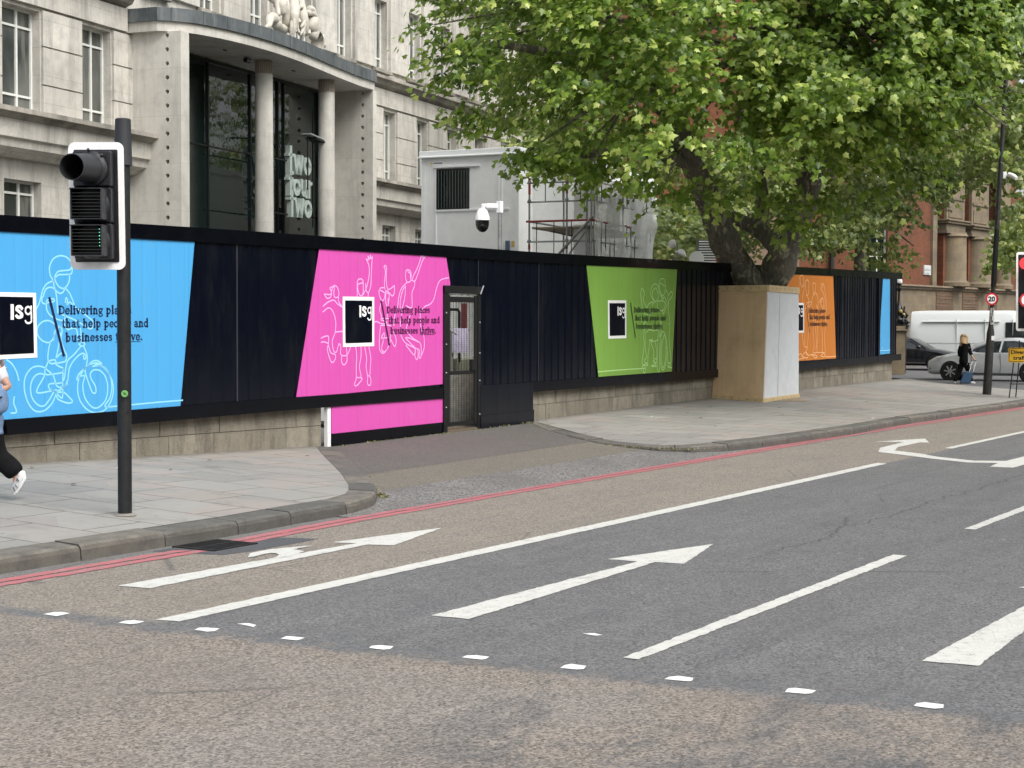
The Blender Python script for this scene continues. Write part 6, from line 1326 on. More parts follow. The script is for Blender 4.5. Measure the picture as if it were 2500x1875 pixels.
m = MB(); P0 = dep(2503, 643, 37.6); m.lathe([(.14, 0), (.13, .02)], P0, -FWh, 24); m.build('red_light', emis('red signal', (1., .04, .05), .9), t)
m = MB(); P0 = dep(2506, 733, 37.6); m.lathe([(.17, 0), (.17, .01)], P0, -FWh, 28); s_ = m.build('sign_disc', flat('sign red', (.55, .02, .03), .4), t); m = MB(); m.lathe([(.125, 0), (.125, .006)], P0-FWh*.012, -FWh, 28); m.build('sign_face', WHITE, s_)
# ============================================================ lamp post 0019, its signs and camera
lp = thing('lamp_post', 'tall black tapered lamp post with number 0019 on the right pavement', 'lamp post', (40.265, 10.796, .15))
LB = np.array([40.265, 10.796, .12]); lean = np.array([_rt[0], _rt[1], 0])*.046+np.array([0, 0, 1.])
def LPp(z): return LB+lean*(z-.12)
def zv(v): return dep(2415, v, 39.9)[2]
m = MB(); m.tube([LPp(.1), LPp(zv(825)), LPp(zv(812)), LPp(zv(797)), LPp(zv(785)), LPp(zv(700)), LPp(5), LPp(9.5)], [.108, .095, .092, .062, .052, .052, .058, .05], 20); m.build('column', flat('lamp post paint', (.022, .022, .021), .5, .1, .5, 5, dirt=.7), lp, smooth=True, sharp=60)
m = MB(); m.tube([LPp(zv(700)), LPp(zv(560))], .063, 20); m.tube([LPp(9.4), LPp(9.6)+_rt*.3, LPp(9.65)+_rt*1.2], .04, 10); m.build('arm', M_black, lp)
PL = Plane((40.265, 10.796), YAW-R(90)); 
def lpx(z): return (LPp(z)-PL.P) @ PL.d
zt_, zb_ = zv(752), zv(792); m = MB(); x = lpx((zt_+zb_)/2); m.pbox(PL, x-.042, x+.042, .056, .062, zb_, zt_); o = m.build('number_plate', flat('number plate grey', (.5, .5, .48), .6), lp)
for k, ch in enumerate('0019'): z = zt_-.105-k*.098; tm(ch, .12, PL, lpx(z)-.026, .0645, z+.012, BLK, o, .05 if ch != '1' else .026, bold=.004)
m = MB(); x = lpx(zv(826)); m.pbox(PL, x+.0, x+.08, .094, .10, zv(831), zv(820)); m.build('sticker', WHITE, lp)
m = MB()
for k in range(5): z = .5+k*.16; x = lpx(z); m.bar(PL.w(x-.02+.03*k % .05, .1, z), PL.w(x+.04, .101, z+.09), .006, .003)
m.build('scratch', flat('scuff', (.12, .12, .11), .8), lp)
s20 = thing('speed_sign', 'round 20 speed limit sign with red ring fixed on the lamp post', 'sign', tuple(PL.w(lpx(zv(730)), .1, zv(730))))
c_ = PL.w(PL.tz(2421, 730, .1)[0], .09, zv(730)); m = MB(); m.lathe([(.152, 0), (.152, .012)], c_, PL.n, 36); o = m.build('red_disc', flat('sign red', (.55, .02, .03), .4), s20); m = MB(); m.lathe([(.112, 0), (.112, .003)], c_+PL.n*.0125, PL.n, 36); m.build('white_disc', WHITE, o)
tm('20', .17, PL, (c_-PL.P) @ PL.d-.088, .109, c_[2]-.058, BLK, s20, .175, bold=.006)
m = MB(); m.lathe([(.152, 0), (.152, .01)], c_-PL.n*.14+PL.d*.06, PL.n, 36); m.build('rear_disc', M_black, s20)
cv = thing('bullet_camera', 'pale grey bullet camera clamped high on the lamp post', 'security camera', tuple(dep(2453, 430, 39.9)))
m = MB(); p_ = dep(2452, 428, 39.8); m.cbox(p_, .09, .09, .17, YAW-PI/2); m.bar(p_+_rt*.03, dep(2468, 430, 39.7), .05); m.build('bracket', M_cabl, cv, bevel=.01)
m = MB(); m.tube([dep(2462, 425, 39.7), dep(2474, 430, 39.6), dep(2482, 436, 39.5)], [.05, .06, .05], 16); m.build('camera_body', M_cab, cv, smooth=True, sharp=60)
# ============================================================ diversion sign
ds = thing('diversion_sign', 'yellow diverted traffic sign on a folding black steel frame', 'sign', tuple(dep(2480, 957, 38.7)*[1, 1, 0]+[0, 0, .14]))
PD = Plane(dep(2466, 900, 38.7)[:2], YAW-R(90)+R(3)); 
def dz(u, v, o=0): return PD.tz(u, v, o)
(xa, z1), (_, z0) = dz(2463, 850), dz(2463, 884); xb = xa+1.02
def rpoly(x0, x1, z0, z1, r, o): 
    P = []
    for cx, cz, a0 in ((x1-r, z1-r, 0), (x0+r, z1-r, 90), (x0+r, z0+r, 180), (x1-r, z0+r, 270)):
        for i in range(5): P.append(PD.w(cx+r*math.cos(R(a0+90*i/4)), o, cz+r*math.sin(R(a0+90*i/4))))
    return P
m = MB(); m.prism(rpoly(xa-.015, xb, z0-.01, z1+.01, .035, .0), PD.n*.01); sb = m.build('sign_plate', flat('sign yellow', (.72, .42, .02), .45), ds)
m = MB(); A1, A2 = rpoly(xa+.0, xb-.015, z0+.005, z1-.005, .03, .0112), rpoly(xa+.014, xb-.03, z0+.019, z1-.019, .022, .0112)
for i in range(len(A1)): j = (i+1) % len(A1); m.add([A1[i], A1[j], A2[j], A2[i]], [(0, 1, 2, 3)])
m.build('black_border', BLK, sb)
tm('Diverted', .13, PD, xa+.055, .0125, z0+.20, BLK, sb, .52, bold=.003); tm('traffic', .13, PD, xa+.10, .0125, z0+.06, BLK, sb, .42, bold=.003)
m = MB(); g_ = .15
for x0_, x1_ in ((xa+.13, xa-.02), (xa+.26, xa+.30), (xb-.2, xb-.05)): m.tube([PD.w(x0_, -.02, z1+.02), PD.w(x0_, -.018, z0-.02), PD.w(x1_, .12 if x1_ != xa+.30 else -.3, g_)], .014, 8)
m.tube([PD.w(xa+.03, .04, .48), PD.w(xb-.1, .04, .48)], .012, 8); m.tube([PD.w(xa+.27, -.015, z1), PD.w(xa+.27, -.03, z1+.18)], .014, 8); m.build('stand', M_black, ds)
# ============================================================ vehicles.  local frame: +x forward, +y left, +z up
def car_paint(name, c, rough=.25, metal=.0): n = NT(name); n.b.inputs['Coat Weight'].default_value = .6; n.b.inputs['Coat Roughness'].default_value = .05; return n.out(c, rough, metal)
M_glass = NT('car glass').out((.02, .025, .028), .04, 0, .8); M_tyre = flat('tyre rubber', (.012, .012, .012), .85); M_alloy = flat('alloy', (.45, .46, .47), .3, .8)
M_chrome = flat('chrome trim', (.6, .6, .6), .2, .9)
def loft(secs, name, mat, par, faces_mat=None, mats=None, cap=True):
    m = MB(); k = len(secs[0]); full = []
    for x, S in secs: full.append([(x, y, z) for y, z in S]+[(x, -y, z) for y, z in S[::-1][1 if S[-1][0] == 0 else 0:]])
    n_ = len(full[0])
    for F_ in full: m.v += F_
    for i in range(len(full)-1):
        for j in range(n_-1):
            m.f.append((i*n_+j, i*n_+j+1, (i+1)*n_+j+1, (i+1)*n_+j)); jj = min(j, n_-2-j); m.m.append(faces_mat[jj] if faces_mat else 0)
        m.f.append((i*n_+n_-1, i*n_, (i+1)*n_, (i+1)*n_+n_-1)); m.m.append(0)
    if cap: m.f.append(tuple(range(n_))[::-1]); m.f.append(tuple(range((len(full)-1)*n_, len(full)*n_))); m.m += [0, 0]
    o = m.build(name, mats or mat, par, smooth=True, sharp=35, local=True)
    bm = bmesh.new(); bm.from_mesh(o.data); bmesh.ops.recalc_face_normals(bm, faces=bm.faces); bm.to_mesh(o.data); bm.free(); return o
def wheel(par, x, y, r, spokes=7):
    s_ = 1 if y > 0 else -1; m = MB(); m.lathe([(r*.68, -.02), (r*.96, -.02), (r, .02), (r, .17), (r*.96, .21), (r*.68, .21)], (x, y-s_*.20, r), (0, s_, 0), 28); t = m.build('wheel', M_tyre, par, smooth=True, local=True)
    m = MB(); m.lathe([(r*.70, .20), (r*.66, .205), (r*.60, .19)], (x, y-s_*.20, r), (0, s_, 0), 28)
    for k in range(spokes):
        a = 2*PI*k/spokes; m.bar((x+math.cos(a)*r*.1, y+s_*.008, r+math.sin(a)*r*.1), (x+math.cos(a+.1)*r*.66, y+s_*.002, r+math.sin(a+.1)*r*.66), .045, .02, upv=(0, 1, 0))
    m.lathe([(.001, 0), (r*.16, .0), (r*.14, .02)], (x, y-s_*.005, r), (0, s_, 0), 16); m.build('rim', M_alloy, t, local=True)
    m = MB(); m.lathe([(.001, 0), (r*.62, .0)], (x, y-s_*.03, r), (0, s_, 0), 20); m.build('brake_shade', M_blk, t, local=True)
def body(par, st, paint, wheels, wr):
    secs = [(x, [(0, zb), (w_*.82, zb), (w_*.965, zb+.10), (w_, zb+.26), (w_*.995, (zb+zs)/2+.08), (w_*.97, zs-.07), (w_*.88, zs-.0), (w_*.5, zs+cr*.8), (0, zs+cr)]) for x, zb, zs, w_, cr in st]
    o = loft(secs, 'body', paint, par); bpy.context.view_layer.update()
    for x, y in wheels:
        if y < 0: continue
        m = MB(); m.lathe([(wr+.045, -1.2), (wr+.045, 1.2)], (x, 0, wr+.0), (0, 1, 0), 28); c = m.build('cut', M_blk, None, local=True); c.matrix_world = par.matrix_world.copy(); bpy.context.view_layer.update()
        bake(o, [('BOOLEAN', dict(object=c, operation='DIFFERENCE', solver='EXACT'))]); bpy.data.objects.remove(c)
    m = MB()
    for x, y in wheels: m.lathe([(.01, 0), (wr+.06, .0), (wr+.06, .3)], (x, y*.60, wr), (0, 1 if y > 0 else -1, 0), 24)
    m.box(-1.6, 1.6, -.7, .7, .2, .5); m.build('wheel_arch', M_blk, par, local=True)
    for x, y in wheels: wheel(par, x, y, wr)
    return o
def greenhouse(par, st, paint):      # (x, z0, z1, w0, w1)
    secs = [(x, [(w0, z0), (w1, z1-.09), (w1*.93, z1-.03), (w1*.7, z1), (0, z1+.015)]) for x, z0, z1, w0, w1 in st]
    return loft(secs, 'cabin_glass', None, par, faces_mat=[0, 1, 1, 1], mats=[M_glass, paint])
def place_vehicle(t, P, head, side_sign, lx, hw, z=.01):    # P: ground point under the visible flank at local x = lx
    f = np.array([math.cos(head), math.sin(head)]); l = np.array([-f[1], f[0]]); c = np.array(P[:2])-f*lx-l*side_sign*hw
    t.location = (c[0], c[1], z); t.rotation_euler = (0, 0, head); bpy.context.view_layer.update()
def strip_(par, name, pts, w, mat, y, h=.012): m = MB(); [m.bar((a[0], y, a[1]), (b[0], y, b[1]), w, h, upv=(0, 1, 0)) for a, b in zip(pts[:-1], pts[1:])]; return m.build(name, mat, par, local=True)
# silver hatchback
car = thing('silver_car', 'silver hatchback crossing behind the woman with the suitcase', 'car'); P_s = car_paint('silver paint', (.72, .74, .76), .3, .35)
place_vehicle(car, onz(2319, 929, 0), R(90), 1, 1.33, .87)
body(car, [(2.22, .30, .58, .50, .02), (2.16, .22, .66, .70, .03), (1.95, .19, .76, .80, .05), (1.5, .19, .87, .85, .05), (1.0, .19, .97, .865, .04), (.6, .18, 1.0, .87, .03), (-1., .18, 1.02, .87, 0), (-1.8, .2, 1.06, .85, 0), (-2.15, .3, 1.04, .8, 0), (-2.24, .4, .98, .72, 0)], P_s, [(1.33, .865), (1.33, -.865), (-1.37, .865), (-1.37, -.865)], .315)
greenhouse(car, [(1.25, .93, .96, .74, .70), (.5, .96, 1.28, .80, .62), (-.1, .98, 1.45, .81, .60), (-.8, .98, 1.47, .81, .60), (-1.5, 1.0, 1.36, .80, .58), (-2.1, 1.02, 1.16, .76, .58)], P_s)
for x0, z0, x1, z1, w_ in ((.93, .98, -.15, 1.40, .05), (-.35, .98, -.42, 1.40, .06), (-1.2, .99, -1.22, 1.36, .05), (.62, 1.0, .5, 1.22, .03), (-1.75, 1.02, -1.6, 1.28, .12)):
    m = MB(); m.bar((x0, .815, z0), (x1, .665 if z1 > 1.3 else .74, z1), w_, .02, upv=(0, 1, 0)); m.build('window_pillar', P_s, car, local=True)
m = MB(); m.prism([(.92, .81, .955), (-1.9, .81, 1.0), (-1.9, .83, .98), (.92, .83, .94)], (0, .004, 0)); m.box(-.1, .08, .86, .885, .78, .80); m.box(-.95, -.77, .86, .885, .80, .82); m.build('trim', M_chrome, car, local=True)
strip_(car, 'door_gap', [(.62, .95), (.58, .5), (.52, .28)], .01, M_blk, .868); strip_(car, 'door_gap', [(-.38, .97), (-.4, .5), (-.38, .28)], .01, M_blk, .868); strip_(car, 'door_gap', [(.8, .24), (-.95, .24)], .03, M_blk, .845)
m = MB(); m.ball((.72, .93, 1.02), .10, .07, .07); m.build('wing_mirror', P_s, car, smooth=True, local=True)
m = MB(); m.prism([(2.12, .60, .62), (1.75, .80, .78), (1.5, .835, .86), (1.7, .83, .70), (2.0, .78, .60)], (0, .018, .01)); m.build('headlight', flat('headlight clear', (.62, .65, .68), .15), car, local=True)
m = MB(); m.box(2.10, 2.235, -.42, .42, .30, .42); m.box(2.14, 2.245, -.3, .3, .5, .56); m.build('grille', M_blk, car, local=True)
m = MB(); m.ball((2.04, .72, .42), .05); m.build('fog_light', M_chrome, car, smooth=True, local=True)
# dark saloon
dc = thing('dark_car', 'black estate car half hidden by the blue end of the hoarding', 'car'); P_d = car_paint('black paint', (.006, .007, .009), .15)
place_vehicle(dc, onz(2237, 905, 0), R(-90), -1, .62, .9)
body(dc, [(2.25, .25, .60, .60, .02), (2.1, .2, .70, .80, .05), (1.5, .2, .84, .88, .05), (.95, .2, .92, .90, .04), (-.5, .2, .95, .9, 0), (-2.0, .2, .97, .88, 0), (-2.3, .35, .9, .8, 0)], P_d, [(1.4, .89), (1.4, -.89), (-1.4, .89), (-1.4, -.89)], .33)
greenhouse(dc, [(1.15, .90, .92, .75, .70), (.35, .92, 1.34, .82, .60), (-.2, .94, 1.42, .83, .60), (-1.4, .94, 1.42, .83, .60), (-2.2, .95, 1.0, .8, .6)], P_d)
m = MB(); m.bar((.98, -.8, .93), (.25, -.66, 1.36), .05, .03, upv=(0, 1, 0)); m.build('window_pillar', P_d, dc, local=True); m = MB(); m.bar((-.35, -.835, .93), (-.38, -.69, 1.34), .06, .02, upv=(0, 1, 0)); m.build('window_pillar', P_d, dc, local=True)
m = MB(); m.bar((.3, -.70, 1.36), (-1.8, -.70, 1.34), .025, .02); m.bar((.8, -.86, .93), (-2, -.86, .95), .02, .01); m.bar((1.0, -.905, .32), (-1.0, -.905, .32), .05, .02); m.build('trim', M_chrome, dc, local=True)
m = MB(); m.ball((.72, -.98, 1.0), .11, .09, .085); m.build('wing_mirror', P_d, dc, smooth=True, local=True)
# white van
vn = thing('white_van', 'long white panel van behind the silver and black cars', 'van'); P_v = car_paint('white van paint', (.82, .85, .84), .35)
place_vehicle(vn, dep(2219, 850, 69)*[1, 1, 0], R(-90), -1, -2.95, 1.0)
def vsec(x, zb, zt_, w_, wt): return (x, [(0, zb), (w_, zb), (w_, 1.2), (w_*.985, 1.5), (wt, zt_-.16), (wt*.93, zt_-.03), (wt*.8, zt_), (0, zt_+.03)])
zvt = 2.53
loft([vsec(-2.97, .35, zvt-.1, .95, .80), vsec(-2.9, .35, zvt-.02, .99, .87), vsec(-2.5, .35, zvt, 1., .9), vsec(1.2, .35, zvt, 1., .9), vsec(1.75, .35, zvt-.06, 1., .88), vsec(2.3, .35, 1.75, 1., .84), vsec(2.55, .35, 1.25, .98, .9), vsec(3.0, .4, .98, .9, .8)], 'body', P_v, vn)
m = MB(); m.box(-2.5, 1.0, -1.006, -.99, 1.13, 1.17); m.box(-2.4, .9, -1.0, -.93, 2.06, 2.075)
for x in (-.9, .3, 1.45): m.box(x, x+.015, -1.012, -.94, .5, 2.2)
for x0_, x1_ in ((-2.3, -1.0), (-.85, .25)): m.box(x0_, x1_, -.996, -.97, 1.22, 1.235); m.box(x0_, x1_, -.96, -.93, 2.0, 2.012)
m.build('pressing_line', flat('van seam', (.48, .51, .5), .4), vn, local=True)
m = MB(); m.prism([(1.15, -.985, 1.42), (1.15, -.93, 2.05), (1.6, -.93, 2.05), (2.1, -.97, 1.55), (2.15, -.985, 1.42)], (0, -.035, 0)); m.build('side_window', M_glass, vn, local=True)
m = MB(); m.box(-3.0, -2.9, -1.005, -.9, .85, 1.35); m.build('tail_light', flat('tail red', (.35, .01, .03), .3), vn, local=True)
m = MB(); m.box(-2.9, 2.8, -.98, .98, .28, .6); m.build('sill', M_blk, vn, local=True)
for x in (-1.9, 2.0): wheel(vn, x, -.99, .36); wheel(vn, x, .99, .36)
# ============================================================ people
skinm = flat('skin', (.52, .30, .22), .55, 0, .05)
UPV = np.array([0, 0, 1.])
def person(label, P0): return thing('person', label, 'person', tuple(P0))
def puts(P0, S, u0, v0, pts, root):     # pts (u, v, towards, r[, r2]) -> local joints
    o = []
    for p in pts: w_ = P0+_rt*(p[0]-u0)/S+UPV*(v0-p[1])/S-FWh*p[2]; w_ = w_-rootloc(root); o.append((w_[0], w_[1], w_[2], *p[3:]))
    return o
P1 = onz(2350, 936, .01); w1 = person('blonde woman in black jacket and trousers walking with a suitcase', P1); S1 = 78.
def wj(pts): return puts(P1, S1, 2350, 936, pts, w1)
skin('body', wj([(2352, 884, 0, .10, .08), (2353, 866, 0, .11, .09), (2353, 845, 0, .13, .09), (2353, 835, 0, .08, .07), (2352, 829, 0, .045), (2352, 819, -.02, .085, .10), (2353, 812, -.02, .07, .08),
    (2343, 838, 0, .05), (2341, 855, -.05, .042), (2345, 868, -.1, .034), (2349, 874, -.14, .026),
    (2362, 840, 0, .04), (2367, 855, .02, .036), (2372, 867, .06, .034), (2377, 874, .09, .026),
    (2346, 886, 0, .06), (2343, 904, 0, .05), (2331, 925, .02, .042), (2327, 933, .04, .035),
    (2358, 886, 0, .06), (2366, 905, -.02, .05), (2371, 922, -.03, .042), (2372, 932, -.05, .035),
    (2379, 874.5, .10, .014), (2380.5, 876.5, .11, .009), (2379, 876, .09, .013), (2380, 878, .11, .009), (2378, 876.5, .08, .012), (2379, 878.5, .10, .009), (2377, 876.5, .07, .011), (2377.5, 878, .10, .008), (2375.8, 876, .10, .010), (2377, 877.6, .12, .008)]),
    [(0, 1), (1, 2), (2, 3), (3, 4), (4, 5), (5, 6), (3, 7), (7, 8), (8, 9), (9, 10), (3, 11), (11, 12), (12, 13), (13, 14), (0, 15), (15, 16), (16, 17), (17, 18), (0, 19), (19, 20), (20, 21), (21, 22), (14, 23), (23, 24), (14, 25), (25, 26), (14, 27), (27, 28), (14, 29), (29, 30), (14, 31), (31, 32)], skinm, w1)
M_cloth = flat('black cloth', (.005, .005, .006), .9, 0, .4, 14, .4, spec=.15)
skin('jacket', wj([(2351, 892, 0, .21, .16), (2352, 874, 0, .19, .15), (2353, 858, 0, .155, .12), (2353, 843, 0, .17, .11), (2353, 834, 0, .11, .08), (2344, 839, 0, .075), (2341, 855, -.03, .07), (2344, 868, -.09, .058), (2363, 838, .0, .085), (2367, 855, .03, .068), (2371, 864, .05, .058)]),
    [(0, 1), (1, 2), (2, 3), (3, 4), (3, 5), (5, 6), (6, 7), (3, 8), (8, 9), (9, 10)], M_cloth, w1)
skin('trousers', wj([(2352, 879, 0, .165, .13), (2345, 890, 0, .105), (2343, 904, 0, .088), (2333, 922, .02, .070), (2328, 932.5, .03, .064), (2359, 890, 0, .105), (2366, 905, -.02, .088), (2371, 920, -.03, .072), (2372, 933, -.04, .064)]), [(0, 1), (1, 2), (2, 3), (3, 4), (0, 5), (5, 6), (6, 7), (7, 8)], M_cloth, w1)
M_hair = flat('blonde hair', (.50, .34, .18), .6, 0, .35, 25, .6)
o = skin('hair', wj([(2352, 816, 0, .115, .13), (2351, 826, .04, .125, .10), (2349, 832, .05, .11, .07), (2342, 831, .03, .05), (2358, 831, .03, .06), (2354, 811, -.01, .08, .09)]), [(5, 0), (0, 1), (1, 2), (2, 3), (2, 4)], M_hair, w1, 3, root=1)
for v in o.data.vertices: v.co += v.normal*.012*math.sin(v.co.x*60+v.co.y*45)
M_shoe = flat('white trainer', (.68, .68, .68), .6, 0, .06)
skin('shoe', wj([(2325, 933, .0, .045), (2330, 932, .02, .04), (2328, 935, .10, .035)]), [(0, 1), (1, 2)], M_shoe, w1); skin('shoe', wj([(2370, 934, .0, .045), (2377, 934.5, .03, .042), (2382, 935, .06, .03)]), [(0, 1), (1, 2)], M_shoe, w1)
sc = thing('suitcase', 'blue wheeled suitcase tilted beside the woman, held by its long handle', 'suitcase', tuple(onz(2356, 939, .01)))
def cs_(x, y, o): p = P1+_rt*((2160+x/6.506)-2350)/S1+UPV*(936-(780+y/6.506))/S1-FWh*o; return p
m = MB(); F0 = [cs_(1212, 806, .34), cs_(1372, 826, .34), cs_(1310, 1010, .34), cs_(1142, 1000, .34)]; m.prism(F0, FWh*.20+_rt*.06); m.build('shell', flat('blue suitcase', (.022, .062, .125), .6, 0, .15, 10), sc, bevel=.02)
m = MB(); m.tube([cs_(1318, 815, .22), cs_(1376, 640, .10)], .011); m.tube([cs_(1378, 815, .22), cs_(1442, 645, .10)], .011); m.build('handle_tube', flat('white aluminium', (.7, .7, .7), .35, .3), sc); m = MB(); m.tube([cs_(1370, 632, .10), cs_(1450, 634, .10)], .016); m.build('handle_grip', M_blk, sc)
m = MB()
for x, y in ((1155, 1015), (1320, 1030)): m.lathe([(.03, 0), (.03, .03)], cs_(x, y, .3), _rt, 14)
m.box(0, 0, 0, 0, 0, 0) if False else None; m.build('wheel', M_tyre, sc); m = MB(); m.bar(cs_(1262, 828, .345), cs_(1292, 832, .345), .02, .006, upv=FWh); m.build('badge', M_chrome, sc)
# left passer-by
S2 = 262.; P2 = onz(-5, 1222, .2); w2 = person('person in white top and black trousers stepping out at the left edge', P2)
def lj(pts): return puts(P2, S2, -5, 1222, pts, w2)
skin('body', lj([(-22, 1015, 0, .13, .11), (-24, 960, 0, .11, .09), (-26, 900, 0, .14, .10), (-27, 868, 0, .10, .08), (-30, 846, 0, .05), (-36, 815, 0, .085, .10), (-38, 795, 0, .075, .09),
    (-8, 878, .14, .055), (16, 905, .18, .045), (36, 934, .20, .038), (41, 941, .20, .034), (26, 948, .24, .032), (5, 955, .28, .028), (-6, 957, .29, .03),
    (-52, 885, -.1, .05), (-62, 930, -.14, .04), (-75, 970, -.12, .03), (-22, 1025, .06, .09), (-8, 1105, .06, .06), (22, 1132, .06, .05), (46, 1160, .06, .035), (44, 1182, .06, .03), (-26, 1025, -.08, .09), (-52, 1115, -.08, .06), (-66, 1195, -.08, .04), (-80, 1210, -.08, .035),
    (-12, 960, .30, .010), (-18, 964, .30, .008), (-13, 957, .31, .010), (-20, 959, .31, .008), (-12, 954, .31, .010), (-18, 953, .31, .008), (-6, 951, .30, .011), (-10, 947, .30, .009), (-11, 962, .28, .009), (-16, 967, .28, .007)]),
    [(0, 1), (1, 2), (2, 3), (3, 4), (4, 5), (5, 6), (3, 7), (7, 8), (8, 9), (9, 10), (10, 11), (11, 12), (12, 13), (3, 14), (14, 15), (15, 16), (0, 17), (17, 18), (18, 19), (19, 20), (20, 21), (0, 22), (22, 23), (23, 24), (24, 25), (13, 26), (26, 27), (13, 28), (28, 29), (13, 30), (30, 31), (13, 32), (32, 33), (13, 34), (34, 35)], skinm, w2)
M_shirt = flat('white cotton', (.72, .70, .73), .8, 0, .12, 8, .5)
skin('shirt', lj([(-22, 1000, 0, .17, .14), (-23, 950, 0, .15, .12), (-25, 900, 0, .17, .125), (-27, 872, 0, .11, .09), (-6, 884, .13, .080), (14, 908, .17, .073), (34, 932, .19, .058), (-50, 885, -.1, .08), (-60, 915, -.12, .075)]), [(0, 1), (1, 2), (2, 3), (3, 4), (4, 5), (5, 6), (3, 7), (7, 8)], M_shirt, w2, 2)
M_tr = flat('black trousers cloth', (.006, .006, .007), .9, 0, .5, 9, .5, spec=.2)
skin('trousers', lj([(-22, 1010, 0, .15, .13), (-18, 1035, .06, .12), (-9, 1075, .06, .105), (-2, 1112, .06, .105), (16, 1126, .06, .105), (36, 1143, .06, .10), (48, 1160, .06, .095), (-28, 1035, -.08, .12), (-50, 1115, -.08, .10), (-64, 1185, -.08, .09)]), [(0, 1), (1, 2), (2, 3), (3, 4), (4, 5), (5, 6), (0, 7), (7, 8), (8, 9)], M_tr, w2, 3)
skin('hair', lj([(-37, 800, 0, .10, .12), (-28, 830, 0, .09, .09), (-14, 858, .03, .045), (-2, 868, .05, .018)]), [(0, 1), (1, 2), (2, 3)], flat('brown hair', (.10, .065, .04), .7, 0, .3, 30), w2)
skin('shoe', lj([(56, 1146, .06, .040), (60, 1158, .06, .046), (50, 1176, .06, .045), (42, 1192, .06, .040), (37, 1200, .06, .030)]), [(0, 1), (1, 2), (2, 3), (3, 4)], M_shoe, w2, 2); skin('shoe', lj([(-62, 1208, -.08, .045), (-76, 1212, -.08, .045), (-92, 1215, -.08, .035)]), [(0, 1), (1, 2)], M_shoe, w2)
def l3(u, v, o): return P2+_rt*(u+5)/S2+UPV*(1222-v)/S2-FWh*o
m = MB(); m.tube([l3(64, 1150, .07), l3(66, 1165, .07), l3(57, 1182, .07), l3(47, 1197, .07), l3(40, 1204, .07)], [.012, .018, .016, .018, .01], 8); m.build('shoe_sole', WHITE, w2, smooth=True)
m = MB(); m.bar(l3(50, 1164, .112), l3(56, 1172, .112), .012, .004); m.bar(l3(49, 1171, .112), l3(53, 1165, .112), .010, .004); m.bar(l3(40, 1185, .108), l3(46, 1196, .104), .02, .004); m.bar(l3(45, 1178, .11), l3(52, 1188, .10), .008, .004); m.build('shoe_stripe', M_blk, w2)
bg_ = thing('backpack', 'soft blue backpack on the back of the person at the left edge', 'backpack', tuple(l3(8, 1015, .2)))
M_den = flat('blue denim', (.17, .27, .44), .85, 0, .22, 12, .6)
J = puts(P2, S2, -5, 1222, [(4, 930, .22, .11, .09), (10, 955, .25, .15, .12), (14, 985, .25, .16, .12), (12, 1008, .24, .15, .10), (-14, 960, .22, .10)], bg_); skin('bag_body', J, [(0, 1), (1, 2), (2, 3), (1, 4)], M_den, bg_, 3)
m = MB(); m.tube([l3(20, 1004, .40), l3(22, 985, .41), l3(29, 970, .40), l3(36, 964, .36)], .011, 8); m.tube([l3(0, 975, .40), l3(12, 992, .42), l3(22, 1000, .41)], .006, 8); m.build('strap', M_blk, bg_)
m = MB(); m.fbox(l3(-2, 1012, .37), _rt*.13, UPV*-.02, -FWh*.02); m.build('base_trim', M_den, bg_)
jk = thing('denim_jacket', 'pale denim jacket hanging below the blue backpack', 'jacket', tuple(l3(18, 1050, .22)))
m = MB(); N_ = 10
for i in range(N_+1):
    for j in range(9): a = i/N_; b = j/8; m.v.append(tuple(l3(8+18*a+2*math.sin(b*6), 1005+55*b-6*a*b, .24+.03*math.sin(a*9+b*2))))
for i in range(N_):
    for j in range(8): a = i*9+j; m.f.append((a, a+9, a+10, a+1)); m.m.append(0)
o = m.build('cloth', M_den, jk, smooth=True); bake(o, [('SOLIDIFY', dict(thickness=.012))])
# ============================================================ plywood box round the tree trunk
def ply_mat():
    n = NT('plywood'); p = n.pos(); st_ = n.noise(n.mapping(p, (1, 1, .12)), 5, 6, .7); big = n.noise(p, 1.6, 4, .6); med = n.noise(n.mapping(p, (1, 1, .5)), 14, 4, .7)
    c = n.mix(n.ramp(st_, .35, .7), (.74, .53, .32), (.62, .44, .25)); c = n.mix(n.ramp(big, .5, .68, 0, .45), c, (.45, .32, .19)); c = n.mix(n.ramp(med, .6, .75, 0, .4), c, (.8, .6, .4)); n.bump(med, .12, .004); return n.out(c, .6)
bx = thing('tree_box', 'tall plywood box with pale pine trim enclosing the plane tree trunk', 'box', (32.4, 14.0, .2))
def V3(u, v, D): return dep(u, v, D)
Mb = onz(1857, 991, .17); Lb = onz(1714, 979, .22); Rb_ = onz(1950, 977, .19)
Dm = (Mb-CAM) @ FW
def quad(u, v, ref): p = ray(u, v); t = ((ref-CAM)[:2] @ FWh[:2])/(p[:2] @ FWh[:2]); return CAM+p*t
Lt, Mt, Rt = quad(1720, 698, Lb+FWh*.1), quad(1875, 698, Mb+FWh*.1), quad(1950, 700, Rb_+FWh*.1)
zT = (Lt[2]+Mt[2]+Rt[2])/3
for p in (Lt, Mt, Rt): p[2] = zT
Lb2, Mb2, Rb2 = Lb.copy(), quad(1864, 990, Mb), Rb_.copy(); Lb2 = quad(1713, 975, Lb); 
Bk_b = Lb2+Rb2-Mb2; Bk_t = Lt+Rt-Mt; Bk_b[2] = Lb2[2]
